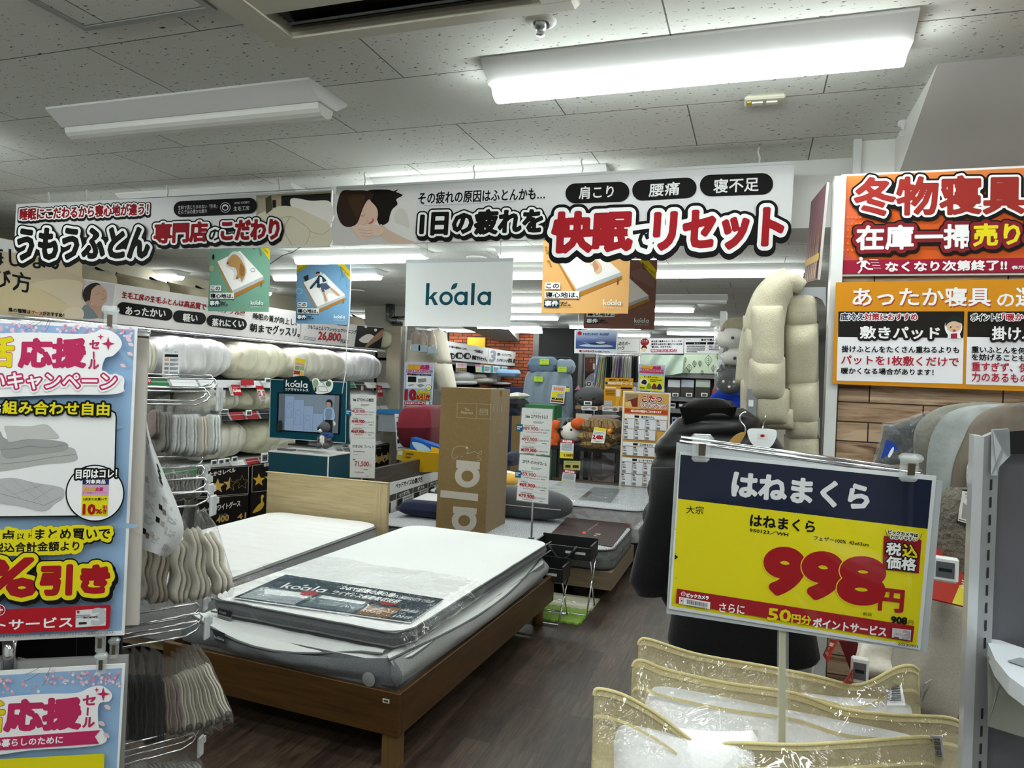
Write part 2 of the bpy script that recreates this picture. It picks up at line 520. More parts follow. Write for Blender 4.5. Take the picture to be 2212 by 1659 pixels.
# ------------------------------------------------------------------ soft shapes
def cushion(mb, c, ax, ay, az, m, p=2.6, n=22, wr=0.0, ws=9.0, seed=0, pinch=.08):
    """pillow: half extents along the vectors ax, ay; puffed along az"""
    c = Vector(c); ax = Vector(ax); ay = Vector(ay); az = Vector(az)
    for sg in (1, -1):
        def fn(u, v):
            x = 2 * u - 1; y = 2 * v - 1
            t = max(0.0, (1 - abs(x) ** p) * (1 - abs(y) ** p)) ** .5
            kx = 1 - pinch * (1 - y * y) * x * x; ky = 1 - pinch * (1 - x * x) * y * y
            q = c + ax * (x * kx) + ay * (y * ky) + az * (sg * t)
            if wr: q = q + az.normalized() * wr * t * sg * noise.noise(Vector((x * ax.length * ws + seed, y * ay.length * ws, seed * 3.1)))
            return q
        mb.grid(fn, n, n, m)
def mattress(mb, c, ux, uy, h, mtop, mside, r=0.05, bulge=0.01, band=None, n=14, piping=None):
    """rounded block standing on z=c.z, half extents ux,uy (vectors), height h"""
    c = Vector(c); ux = Vector(ux); uy = Vector(uy); a = ux.length; b = uy.length; e1 = ux / a; e2 = uy / b
    ring = []
    cr = min(a, b, .12)
    for (sx, sy, a0) in ((1, 1, 0), (-1, 1, PI / 2), (-1, -1, PI), (1, -1, 1.5 * PI)):
        for k in range(7):
            t = a0 + PI / 2 * k / 6
            ring.append((sx * (a - cr) + cr * math.cos(t), sy * (b - cr) + cr * math.sin(t)))
    def loop(z, ins):
        return [c + e1 * (x - ins * (x / a)) + e2 * (y - ins * (y / b)) + Vector((0, 0, z)) for x, y in ring]
    prof = [(0, r * .6), (r * .3, 0.0), (h * .5, -bulge), (h - r, 0.0), (h - r * .3, r * .25), (h, r)]
    loops = [loop(z, i) for z, i in prof]; k = len(ring); vs = [p for l in loops for p in l]
    nside = 4
    for i in range(len(prof) - 1):
        fs = [(i * k + j, i * k + (j + 1) % k, (i + 1) * k + (j + 1) % k, (i + 1) * k + j) for j in range(k)]
        mb.add(vs, fs, mtop if i >= nside else mside, True)
    top = loops[-1]; cen = c + Vector((0, 0, h + .004))
    mid = [cen + (p - cen) * .5 + Vector((0, 0, .003)) for p in top]
    vs = top + mid + [cen]
    fs = [(j, (j + 1) % k, k + (j + 1) % k, k + j) for j in range(k)] + [(k + j, k + (j + 1) % k, 2 * k) for j in range(k)]
    mb.add(vs, fs, mtop, True)
    if piping:
        for z in (h - r * .6, r * .35):
            lp = loop(z, -.004); mb.tube(lp + [lp[0]], .005, piping, 6, False)
def roll(mb, c, axis, L_, ra, rb, m, up=Vector((0, 0, 1)), wr=.02, seed=0, n=70, seg=44, folds=9, sag=.0):
    """a bundled quilt lying along axis: oval section ra (across) x rb (up), pleats running round it"""
    c = Vector(c); ax = Vector(axis).normalized(); up = (up - ax * up.dot(ax)).normalized(); side = ax.cross(up)
    def fn(u, v):
        t = 2 * u - 1; a = 2 * PI * v
        e = max(0.0, 1 - abs(t) ** 4.5) ** .5
        p3 = Vector((t * L_ * 2.2 + seed * 5.1, math.cos(a) * 1.1, math.sin(a) * 1.1))
        ph = t * folds * PI + 1.6 * math.sin(a + seed) + 2.2 * noise.noise(p3 * .9)
        seam = -wr * 2.2 * (1 - abs(math.sin(ph * .35 + seed))) ** 5
        f = 1 - wr + seam + wr * .9 * noise.noise(p3 * 1.4) + wr * .5 * noise.noise(Vector((p3.x * 11, p3.y * .8, p3.z * .8 + seed))) + wr * 1.1 * (abs(noise.noise(Vector((p3.x * 7, p3.y * 1.2, p3.z * 1.2)))) - .3) * (.4 + abs(t))
        ca, sa = math.cos(a), math.sin(a); pw = .8
        x = math.copysign(abs(ca) ** pw, ca); y = math.copysign(abs(sa) ** pw, sa)
        return c + ax * (t * L_) + side * (x * ra * e * f) + up * (y * rb * e * f - sag * t * t)
    mb.grid(fn, n, seg, m, closev=True)
def Pquad(q, dist):
    """pose of a rectangle from its four seen corners: the plane whose corners form a parallelogram, at the given distance"""
    r = [ray(*p) for p in q]
    A = Matrix((( r[0].x, -r[1].x, r[2].x), (r[0].y, -r[1].y, r[2].y), (r[0].z, -r[1].z, r[2].z)))
    l = A.inverted() @ r[3]
    pts = [r[0] * l[0], r[1] * l[1], r[2] * l[2], r[3]]
    k = dist / ((l[0] + l[1] + l[2] + 1) / 4)
    p = [ORG + v * k for v in pts]
    return P3(p[0], p[1], p[3])
def loft(mb, secs, m, seg=18, power=2.4, wob=0.0, seed=0, cap=True):
    """closed skin through level oval sections (px left, px right, py, Y, half depth) or (centre, half width vector, half depth vector)"""
    rings = []
    for sc in secs:
        if len(sc) == 5:
            l_, r_, py, Y, dp = sc; A = at_y(l_, py, Y); B = at_y(r_, py, Y); c = (A + B) / 2; hu = (B - A) / 2; hv = Vector((0, dp, 0))
        else: c, hu, hv = sc
        ring = []
        for k in range(seg):
            a = 2 * PI * k / seg; ca, sa = math.cos(a), math.sin(a)
            p = c + hu * math.copysign(abs(ca) ** (2 / power), ca) + hv * math.copysign(abs(sa) ** (2 / power), sa)
            if wob: p = p + (p - c).normalized() * wob * noise.noise(p * 11 + Vector((seed, 0, 0)))
            ring.append(p)
        rings.append(ring)
    vs = [p for r_ in rings for p in r_]; n = len(rings)
    fs = [(i * seg + k, i * seg + (k + 1) % seg, (i + 1) * seg + (k + 1) % seg, (i + 1) * seg + k) for i in range(n - 1) for k in range(seg)]
    if cap: fs += [tuple(range(seg - 1, -1, -1)), tuple(range((n - 1) * seg, n * seg))]
    mb.add(vs, fs, m, True)
# ================================================================== the room
CEIL = 2.60
def m_ceiling():
    m = mat('ceiling tile', '#c9cbc5', 0.9, spec=0.15)
    tc = N(m, 'ShaderNodeTexCoord'); mp = N(m, 'ShaderNodeMapping')
    mp.inputs['Location'].default_value = (1.515, -1.868, 0)
    L(m, tc.outputs['Object'], mp.inputs[0])
    br = N(m, 'ShaderNodeTexBrick')
    br.inputs['Color1'].default_value = rgb('#e2e4de'); br.inputs['Color2'].default_value = rgb('#d8dad4')
    br.inputs['Mortar'].default_value = rgb('#6f716c')
    br.inputs['Scale'].default_value = 1.0; br.inputs['Mortar Size'].default_value = 0.0025; br.inputs['Mortar Smooth'].default_value = 0.1
    br.inputs['Brick Width'].default_value = 0.91; br.inputs['Row Height'].default_value = 0.455
    L(m, mp.outputs[0], br.inputs['Vector'])
    v = coords(m, (46, 92, 1)); f = noise_t(m, v, 1.0, 2, .5, .4)
    dk = ramp(m, [(0.655, '#ffffff'), (0.695, '#5a5b57')], f)
    v2 = coords(m, (1, 1, 1)); f2 = noise_t(m, v2, 1.1, 2)
    pl = ramp(m, [(0.36, '#000000'), (0.44, '#ffffff')], f2)
    mx = N(m, 'ShaderNodeMix', data_type='RGBA', blend_type='MULTIPLY'); L(m, pl, mx.inputs[0])
    L(m, br.outputs['Color'], mx.inputs[6]); L(m, dk, mx.inputs[7])
    L(m, mx.outputs[2], bsdf(m).inputs['Base Color'])
    bump(m, dk, .35, .004)
    return m
def m_floor():
    m = mat('floor plank', '#4a3e37', 0.42, spec=0.4)
    v = coords(m, (1, 1, 1), (0, 0, PI / 2))
    br = N(m, 'ShaderNodeTexBrick')
    br.inputs['Color1'].default_value = rgb('#75675c'); br.inputs['Color2'].default_value = rgb('#4b3e36'); br.inputs['Mortar'].default_value = rgb('#2c241f')
    br.inputs['Scale'].default_value = 1; br.inputs['Mortar Size'].default_value = .0012
    br.inputs['Brick Width'].default_value = .62; br.inputs['Row Height'].default_value = .125; br.offset = .37; br.squash = 1.0
    L(m, v, br.inputs['Vector'])
    v3 = coords(m, (16, 1.3, 1)); g = noise_t(m, v3, 2.4, 7, .68, 1.4)
    gc = ramp(m, [(0.32, '#4f453f'), (0.5, '#a2948a'), (0.68, '#d8cabd')], g)
    mx = N(m, 'ShaderNodeMix', data_type='RGBA', blend_type='MULTIPLY'); mx.inputs[0].default_value = .9
    L(m, br.outputs['Color'], mx.inputs[6]); L(m, gc, mx.inputs[7])
    L(m, mx.outputs[2], bsdf(m).inputs['Base Color']); bump(m, g, .12, .002)
    return m
WHITE = mat('white paint', '#dcdcd8', .6)
GREYP = mat('grey paint', '#8d8c88', .6)
CREAM = mat('cream paint', '#b9b19d', .7)
STEEL = mat('zinc steel', '#b9bcc0', .35, metal=.85)
CHROME = mat('chrome wire', '#d8dade', .12, metal=1.0)
BLACKM = mat('black metal', '#17181a', .5)
CLEAR = film('clear acrylic', .10, '#f4f7f7', .05, .15, 4)
FILM = film('clear plastic bag', .08, '#eef2f1', .10, .4, 12)
X0, X1, Y0, Y1 = -8.0, 3.2, -3.0, 14.6
b = MB(); b.box2((X0, Y0, -.05), (X1, Y1, 0), m_floor()); struct(b.build('floor'))
b = MB(); b.box2((X0, Y0, CEIL), (X1, Y1, CEIL + .06), m_ceiling()); struct(b.build('ceiling'))
b = MB(); b.box2((X0, Y1, 0), (X1, Y1 + .1, CEIL), mat('far wall', '#6b6a68', .8)); struct(b.build('wall_back'))
b = MB(); b.box2((X0 - .1, Y0, 0), (X0, Y1, CEIL), mat('left wall', '#a59f92', .8)); struct(b.build('wall_left'))
b = MB(); b.box2((X1, Y0, 0), (X1 + .1, Y1, CEIL), WHITE); struct(b.build('wall_right'))
b = MB(); b.box2((X0, Y0 - .1, 0), (X1, Y0, CEIL), WHITE); struct(b.build('wall_front'))
# cream soffit beam running away over the quilt shelves
b = MB(); b.box2((-6.5, 1.2, 2.36), (-6.15, 9.2, CEIL), CREAM); struct(b.build('trim_1'))
# bulkhead beside the right column, and the column
b = MB(); b.box2((-.24, 3.42, 2.30), (.36, 3.75, CEIL), WHITE); struct(b.build('trim_2'))
b = MB(); b.box2((.36, 3.2, 0), (.62, 3.6, CEIL), WHITE); b.box2((.335, 3.17, 2.2), (.365, 3.2, CEIL), mat('wall white edge', '#c6c8c6', .6)); struct(b.build('trim_3'))
# sloping soffit under a stair flight
b = MB()
pa, pb = Vector((.49, 2.50, CEIL)), Vector((.49, 3.75, CEIL - .36))
qa, qb = pa + Vector((2.6, 0, 0)), pb + Vector((2.6, 0, 0))
tp, tq = Vector((.49, 3.75, CEIL)), Vector((3.09, 3.75, CEIL))
SOFF = mat('stair soffit', '#c9c5c2', .7)
b.add([pa, pb, qa, qb, tp, tq], [(0, 1, 3, 2)], SOFF); b.add([pa, pb, tp], [(0, 2, 1)], WHITE); b.add([pb, qb, tq, tp], [(0, 1, 2, 3)], SOFF)
b.add([qa, qb, tq], [(0, 1, 2)], WHITE)
struct(b.build('trim_4'))
# brick-faced end wall, its yellow panel, dark recess
def m_brick():
    m = mat('brick facing', '#8a4a30', .85)
    v = coords(m, (1, 1, 1), (PI / 2, 0, 0)); br = N(m, 'ShaderNodeTexBrick')
    br.inputs['Color1'].default_value = rgb('#a4552f'); br.inputs['Color2'].default_value = rgb('#7c3a22'); br.inputs['Mortar'].default_value = rgb('#2e1d17')
    br.inputs['Scale'].default_value = 1; br.inputs['Mortar Size'].default_value = .008; br.inputs['Brick Width'].default_value = .21; br.inputs['Row Height'].default_value = .068
    L(m, v, br.inputs['Vector']); L(m, br.outputs['Color'], bsdf(m).inputs['Base Color']); bump(m, br.outputs['Fac'], .4, -.01)
    return m
BRK = m_brick()
b = MB(); b.box2((-6.2, 14.0, 0), (-4.32, 14.1, CEIL), BRK); struct(b.build('wall_far'))
b = MB(); b.box2((-4.30, 13.9, 0), (-4.18, 14.2, CEIL), mat('dark steel column', '#4a4a4a', .5)); struct(b.build('trim_5'))
# sloping stair underside in the far corner
b = MB()
b.add([(-5.6, 13.0, CEIL), (-4.6, 13.0, CEIL), (-4.6, 13.9, 2.36), (-5.1, 13.9, 2.36), (-5.6, 13.9, CEIL), (-4.6, 13.9, CEIL)], [(0, 1, 2, 3), (1, 5, 2), (0, 3, 4), (3, 2, 5, 4)], GREYP)
struct(b.build('trim_6'))
# white column at the end of the quilt shelves
b = MB(); b.box2((-5.6, 9.5, 0), (-4.75, 9.9, CEIL), mat('column paint', '#b3b0a8', .7)); struct(b.build('trim_7'))

# ================================================================== ceiling fittings
LIT = mat('lit diffuser', (0.93, 1.0, 0.97), .4, emit=LAMP_POWER)
UNLIT = mat('unlit diffuser', '#dfe0da', .35)
ENAM = mat('lamp enamel', '#d9d9d8', .4)
def lamp(x, y, lit, label, L_=1.24):
    r = thing('ceiling_light', label, 'ceiling light', (x, y, CEIL), 'fluorescent ceiling lights')
    hx = L_ / 2
    pr = [(-.125, 0), (-.125, -.008), (-.052, -.055), (.052, -.055), (.125, -.008), (.125, 0)]
    a = MB(); vs = [(x + sx * hx, y + p, CEIL + z) for sx in (-1, 1) for p, z in pr]; k = len(pr)
    a.add(vs, [(i, i + 1, k + i + 1, k + i) for i in range(k - 1)] + [tuple(range(k)), tuple(range(2 * k - 1, k - 1, -1))], ENAM)
    a.build('housing', r)
    a = MB(); pr = [(-.048, -.0555)] + [(-.048 * math.cos(t), -.062 - .036 * math.sin(t)) for t in [PI * i / 8 for i in range(9)]] + [(.048, -.0555)]
    k = len(pr); hx -= .012
    vs = [(x + sx * hx, y + p, CEIL + z) for sx in (-1, 1) for p, z in pr]
    m = LIT if lit else UNLIT
    a.add(vs, [(i, i + 1, k + i + 1, k + i) for i in range(k - 1)] + [tuple(range(k)), tuple(range(2 * k - 1, k - 1, -1))], m)
    a.build('diffuser', r)
    return r
LS = [(-2.13, 2.25, 0, 'unlit ceiling light with white housing above the red and black banner'),
      (-.25, 2.25, 1, 'bright lit ceiling light nearest the camera'),
      (-3.05, 3.42, 0, 'unlit ceiling light just above the down quilt banner'),
      (-1.32, 3.42, 1, 'lit ceiling light whose edge shows over the sleeping woman banner'),
      (-3.2, 5.3, 1, 'lit ceiling light above the blue poster'),
      (-1.33, 5.33, 1, 'lit ceiling light between white brand sign and orange poster'),
      (-4.15, 6.26, 1, 'lit ceiling light between the green and blue posters'),
      (-2.28, 6.3, 1, 'lit ceiling light behind the white brand sign, upper'),
      (-.28, 6.28, 1, 'long lit ceiling light right of the brown poster'),
      (-2.9, 8.15, 1, 'lit ceiling light behind white brand sign, lower of the near pair'),
      (-.95, 8.3, 0, 'unlit ceiling light above the far sheets shelf'),
      (-3.2, 9.35, 1, 'lit ceiling light beside the bottom corner of the white brand sign'),
      (-1.38, 9.2, 1, 'lit ceiling light right of the brown poster, second row'),
      (-3.5, 10.55, 1, 'lit ceiling light left of the brown poster'),
      (-1.3, 11.2, 1, 'lit ceiling light right of the brown poster, third row'),
      (-4.35, 12.5, 1, 'lit ceiling light below the white brand sign'),
      (.02, 12.16, 1, 'lit ceiling light cut off by the hanging plush display'),
      (-2.5, 12.2, 1, 'lit ceiling light behind the blue sleeping man sign'),
      (-.95, 13.3, 1, 'lit ceiling light above the leaf print sheet'),
      (-4.4, 13.5, 1, 'lit ceiling light in front of the brick wall'),
      (-5.95, 13.6, 1, 'lit ceiling light above the far white shelf sign'),
      (-6.5, 6.15, 1, 'lit ceiling light beyond the quilt shelf sign, nearer'),
      (-6.4, 7.5, 1, 'lit ceiling light beyond the quilt shelf sign, farther')]
for x, y, l, t in LS: lamp(x, y, l, t)
for x, y in ((-4.1, 2.25), (1.7, 2.25), (-1.2, .9), (.9, .9), (-3.2, .9), (-.2, -.4), (-2.2, -.4), (1.6, -.4), (-1.2, -1.7), (.9, -1.7), (-3.4, 4.2), (1.5, 4.6), (1.6, 7.2), (1.6, 9.6), (-4.6, 10.4), (-2.6, 14.1), (-6.6, 10.6)):  # unseen lamps; the one behind the left banner is added for illumination
    lamp(x, y, 1, 'lit ceiling light outside the picture or hidden behind signs')
# access hatch with aluminium frame
r = thing('ceiling_hatch', 'square ceiling access hatch with grey aluminium frame', 'access hatch', (-1.73, 1.4, CEIL))
AL = mat('hatch aluminium', '#9b9d98', .45, metal=.3)
a = MB(); hx0, hx1, hy0, hy1, w = -1.985, -1.49, 1.17, 1.655, .022
for p, q in (((hx0, hy0), (hx1, hy0 + w)), ((hx0, hy1 - w), (hx1, hy1)), ((hx0, hy0 + w), (hx0 + w, hy1 - w)), ((hx1 - w, hy0 + w), (hx1, hy1 - w))):
    a.box2((p[0], p[1], CEIL - .007), (q[0], q[1], CEIL), AL)
a.build('frame', r)
a = MB(); a.box2((hx0 + w + .004, hy0 + w + .004, CEIL - .004), (hx1 - w - .004, hy1 - w - .004, CEIL), MATS['ceiling tile']); a.build('panel', r)
# cassette air conditioner
r = thing('air_conditioner', 'cream ceiling cassette air conditioner with dark louvre slot', 'air conditioner', (-.98, 1.3, CEIL))
ACM = mat('ac cream plastic', '#c9c5b4', .45)
ax0, ax1, ay0, ay1 = -1.43, -.48, .9, 1.86
a = MB(); z = CEIL
a.box2((ax0, ay1 - .07, z - .035), (ax1, ay1, z), ACM, bevel=.012); a.box2((ax0, ay0, z - .035), (ax1, ay0 + .07, z), ACM, bevel=.012)
a.box2((ax0, ay0 + .06, z - .035), (ax0 + .09, ay1 - .06, z), ACM); a.box2((ax1 - .09, ay0 + .06, z - .035), (ax1, ay1 - .06, z), ACM)
a.box2((ax0 + .09, ay0 + .2, z - .03), (ax1 - .09, ay1 - .19, z), ACM)
a.build('panel', r)
a = MB(); a.box2((ax0 + .1, ay1 - .185, z - .006), (ax1 - .1, ay1 - .072, z), mat('duct black', '#0c0c0c', .7)); a.build('air_slot', r)
a = MB(); a.box((0.5 * (ax0 + ax1), ay1 - .11, z - .02), (ax1 - ax0 - .24, .05, .006), BLACKM, M=Matrix.Rotation(.5, 3, 'X')); a.build('louvre', r)
# sprinklers, outlet plate, hook, speaker
def sprinkler(x, y, label):
    r = thing('sprinkler', label, 'sprinkler', (x, y, CEIL), 'ceiling sprinklers')
    a = MB(); a.lathe((x, y, CEIL), [(.045, 0), (.044, -.004), (.03, -.012), (.024, -.008), (.023, -.002)], WHITE); a.build('escutcheon', r)
    a = MB(); a.lathe((x, y, CEIL), [(.016, 0), (.016, -.022), (.010, -.024), (.008, -.036), (.012, -.038), (.012, -.041), (0, -.043)], STEEL); a.build('nozzle', r)
sprinkler(-.618, 1.95, 'metal sprinkler head with white collar in the ceiling near the bright light')
p = at_z(1480, 692, CEIL); sprinkler(p.x, p.y, 'small sprinkler head above the far sheets shelf')
p = at_z(1115, 690, CEIL); sprinkler(p.x, p.y, 'small sprinkler head beside the white brand sign')
r = thing('ceiling_outlet', 'beige twin socket plate on the ceiling below the bright light', 'socket', (-.01, 2.66, CEIL))
a = MB(); a.box((-.01, 2.66, CEIL - .008), (.135, .075, .016), mat('outlet beige', '#c4c2b0', .5), rz=.05, bevel=.006); a.build('plate', r)
for k in (-1, 1):
    a = MB(); a.box((-.01 + k * .024, 2.66 + k * .001, CEIL - .018), (.036, .024, .006), mat('outlet face', '#d6d4c6', .5), rz=.05); a.build('socket', r)
a = MB(); a.box((-.062, 2.655, CEIL - .0175), (.012, .03, .003), C('#c9c23a'), rz=.05); a.build('sticker', r)
p = at_z(1951, 262, CEIL)
a = MB(); hk = mat('hook white', '#d8d8d6', .4)
a.lathe(p, [(.018, 0), (.018, -.014), (.008, -.02), (.006, -.03)], hk, 12)
a.tube([p + Vector((.012 * math.sin(t) , 0, -.042 + .012 * math.cos(t))) for t in [i * .5 for i in range(10)]], .003, hk, 6)
tag(a.build('ceiling_hook'), 'small white hook hanging at the edge of the sloping soffit', 'hook')
for (px, py, t) in ((1030, 556, 'round white ceiling speaker above the white brand sign'), (772, 627, 'round ceiling speaker behind the blue poster')):
    p = at_z(px, py, CEIL); a = MB(); a.lathe(p, [(.09, 0), (.09, -.012), (.075, -.016), (.07, -.01), (0, -.01)], WHITE, 24)
    tag(a.build('ceiling_speaker'), t, 'speaker')
# ================================================================== hanging banners and posters
def zf(ox, oy, sc):
    return lambda *pts: [(ox + x / sc, oy + y / sc) for x, y in pts]
def z1(ox, oy, sc):
    return lambda x, y: (ox + x / sc, oy + y / sc)
PW = '#d6d6d8'; INK = '#141414'; RED = '#9c1c24'
def cord(pts, r, m, parent, name='cord'):
    a = MB(); a.tube(pts, r, m, 6); return a.build(name, parent)
CORDW = mat('white cord', '#cfd0cc', .6)
YB = 3.2
# ---- right banner
q = [(727, 406), (1716, 354), (1708, 504), (718, 529)]
s = Sheet(q, PY(YB), .012, PW, '#c4c4c4')
r = thing('hanging_banner', 'long white hanging banner with a sleeping dark-haired woman and red lettering', 'banner', (s.c[0] + s.c[2]) / 2, 'ceiling banners')
g = zf(720, 400, 4.608)
s.poly(g((25, 62), (830, 22), (830, 570), (10, 580)), '#d9d8d6')
s.blob(g((10, 330), (200, 400), (420, 470), (800, 575), (400, 590), (20, 582)), '#c9c6c2')
s.blob(g((560, 250), (650, 160), (760, 200), (800, 420), (835, 560), (700, 470), (600, 400)), '#dcdad4')
s.blob(g((640, 240), (720, 260), (760, 420), (690, 400), (610, 360)), '#cfccc4')
s.blob(g((330, 60), (520, 44), (600, 60), (690, 100), (630, 140), (640, 190), (590, 240), (565, 300), (545, 370), (470, 400), (430, 330), (380, 170)), '#1d1715', 5)
s.poly(g((600, 60), (650, 40), (610, 85), (700, 95), (620, 125)), '#2a1c1a')
s.blob(g((470, 390), (560, 450), (740, 540), (830, 575), (640, 580), (500, 540)), '#cfb7a4')
s.blob(g((300, 220), (345, 150), (400, 185), (442, 250), (440, 330), (400, 385), (330, 405), (260, 395), (235, 370)), '#d9b9a4')
s.blob(g((90, 60), (45, 170), (38, 270), (70, 365), (120, 412), (190, 412), (245, 370), (300, 225), (345, 150), (385, 140), (400, 90), (330, 55), (200, 52)), '#33241d')
s.blob(g((150, 120), (250, 90), (320, 110), (290, 200), (240, 330), (200, 260)), '#43301f')
s.line(g((280, 300), (300, 312), (318, 290)), .9, '#3a2018'); s.line(g((300, 400), (345, 375), (335, 345)), .7, '#b98f7c')
s.blob(g((350, 385), (390, 355), (395, 325), (405, 350), (385, 380)), '#b1564e')
s.blob(g((185, 415), (250, 405), (330, 415), (400, 395), (470, 410), (510, 450), (470, 500), (380, 520), (320, 545), (250, 515), (215, 470)), '#dcbfad')
for yy in (0, 32, 62): s.line(g((250 + yy * .5, 440 + yy), (330 + yy * .4, 455 + yy), (400, 450 + yy * .8)), .8, '#b38c7c')
s.pill((905, 424), (1128, 412), 44, '#d6d4d8')
s.text('その疲れの原因はふとんかも…', (904, 442), (1177, 431), 26, INK, bold=.55)
for t, a, bb, h, ta, tb, th in (('肩こり', (1222, 419), (1360, 414), 43, (1251, 431), (1325, 427), 27), ('腰痛', (1366, 413), (1505, 405), 44, (1402, 426), (1467, 421), 28), ('寝不足', (1512, 402), (1670, 397), 46, (1541, 418), (1638, 413), 30)):
    s.pill(a, bb, h, INK); s.text(t, ta, tb, th, '#dcdcdc', bold=.5)
s.text('1日の疲れを', (909, 508), (1170, 502), 50, INK, halo=((10.5, INK), (7.4, '#ececec')), bold=2.8, drop=(2, 6))
s.build('panel', r)
s = Sheet(q, PY(YB - .012), 0); s.k = 2
gl = zf(0, 0, 1)
bd = MB()
pts = [(1200, 485), (1670, 470), (1668, 515), (1640, 528), (1210, 535)]
bd.prism([hit(x, y, PY(YB - .012)) for x, y in pts], Vector((0, -1, 0)), .010, C('#101010'))
for t, a, bb, h, c in (('快眠', (1193, 544), (1361, 539), 82, RED), ('で', (1367, 537), (1403, 536), 40, INK), ('リセット', (1413, 541), (1687, 531), 80, RED)):
    s._stroke([Vector(a) + (Vector(bb) - Vector(a)) * x + s.up * h * y for x, y in glyphs(t)[0]], glyphs(t)[1], glyphs(t)[2], 20, '#101010', (-1, 7))
for t, a, bb, h, c in (('快眠', (1193, 544), (1361, 539), 82, RED), ('で', (1367, 537), (1403, 536), 40, INK), ('リセット', (1413, 541), (1687, 531), 80, RED)):
    s.text(t, a, bb, h, c, halo=((13.5, '#ededee'),))
    s.text(t, a, bb, h, c, bold=5 if c == RED else 2.2)
o = s.build('letter_board', r); bd.build('letter_backing', r)
a = MB(); c0 = hit(727, 406, PY(YB)); c1 = hit(1716, 354, PY(YB)); a.box2((c0.x, YB - .004, c0.z - .006), (c1.x, YB + .018, c1.z + .012), mat('rail white', '#c9cccd', .4)); a.build('top_rail', r)
for px in (787, 1023, 1256, 1638):
    p = hit(px, 406 - (px - 727) * .0526, PY(YB)); cord([p, p + Vector((.006, 0, .03)), p + Vector((-.004, 0, .06)), Vector((p.x, p.y, CEIL))], .004, CORDW, r, 'hook')
# ---- left banner
q = [(35, 441), (717, 410), (712, 533), (30, 543)]
s = Sheet(q, PY(YB), .012, PW, '#c4c4c4')
r = thing('hanging_banner', 'long white hanging banner about down quilts with a bed picture at its right end', 'banner', (s.c[0] + s.c[2]) / 2, 'ceiling banners')
g = zf(0, 0, 2.962)
s.poly(g((1640, 1250), (2118, 1222), (2108, 1576), (1640, 1560)), '#a49b86')
s.poly(g((1800, 1252), (2118, 1236), (2116, 1330), (1800, 1330)), '#26241f')
s.blob(g((1865, 1270), (1990, 1285), (2115, 1295), (2115, 1440), (1990, 1400), (1880, 1350)), '#e2dfd8')
s.blob(g((1640, 1400), (1700, 1350), (1800, 1318), (1900, 1330), (2000, 1375), (2112, 1440), (2108, 1570), (1900, 1572), (1660, 1560)), '#d3ccb6')
for pts in (((1700, 1352), (1760, 1400), (1860, 1385), (1930, 1430)), ((1930, 1425), (1985, 1480), (1960, 1560)), ((1860, 1385), (1820, 1470), (1870, 1570)), ((1985, 1480), (2060, 1500), (2110, 1470))):
    s.line(spline(g(*pts), 5, False), 1.2, '#a89f86')
s.poly(g((1700, 1270), (1735, 1250), (1745, 1340), (1705, 1370)), '#4b4a38'); s.poly(g((1745, 1282), (1768, 1280), (1766, 1330), (1748, 1330)), '#1c1a17')
s.text('睡眠にこだわるから寝心地が違う！', (44, 476), (321, 464), 25, '#8a1a22', halo=((5.4, INK), (3.4, '#ececec')), bold=.9, drop=(0, 3))
s.text('専門店', (335, 525), (447, 521), 41, '#8a1a22', halo=((9, INK), (6.2, '#ececec')), bold=2.3, drop=(2, 5))
s.text('の', (453, 520), (476, 519), 23, INK, halo=((9, INK), (6, '#ececec')), bold=1.0, drop=(2, 5))
s.text('こだわり', (480, 519), (603, 516), 41, '#8a1a22', halo=((9, INK), (6.2, '#ececec')), bold=2.4, drop=(2, 5))
s.pill((377, 453), (557, 444), 34, INK)
s.text('生粋で混じりけのない「生毛」', (387, 454), (471, 450), 9, '#cfcfcf'); s.text('ならではの豊かな眠り', (387, 464), (449, 461), 9, '#cfcfcf')
s.disc(489, 449, 11, 11, '#cfcfcf'); s.disc(489, 449, 10, 10, INK); s.disc(489, 449, 7, 7, '#cfcfcf'); s.disc(489, 450, 5, 4, INK)
s.text('UMO KOBO', (508, 442), (541, 440), 4.6, '#cfcfcf'); s.text('生毛工房', (507, 457), (541, 455), 10, '#cfcfcf')
s.build('panel', r)
s = Sheet(q, PY(YB - .012), 0); s.k = 2
s.text('うもうふとん', (39, 560), (320, 556), 64, INK, halo=((12, INK), (8.8, '#ececec')), bold=3.5, drop=(2, 6))
bd = MB(); pts = [(45, 515), (312, 510), (312, 548), (45, 552)]
bd.prism([hit(x, y, PY(YB - .012)) for x, y in pts], Vector((0, -1, 0)), .010, C('#101010'))
s.build('letter_board', r); bd.build('letter_backing', r)
a = MB(); c0 = hit(35, 441, PY(YB)); c1 = hit(717, 410, PY(YB)); a.box2((c0.x, YB - .004, c0.z - .006), (c1.x, YB + .018, c1.z + .012), MATS['rail white']); a.build('top_rail', r)
for px in (105, 187, 361, 602):
    p = hit(px, 441 - (px - 35) * .0455, PY(YB)); cord([p, p + Vector((.006, 0, .03)), p + Vector((-.004, 0, .06)), Vector((p.x, p.y, CEIL))], .004, CORDW, r, 'hook')
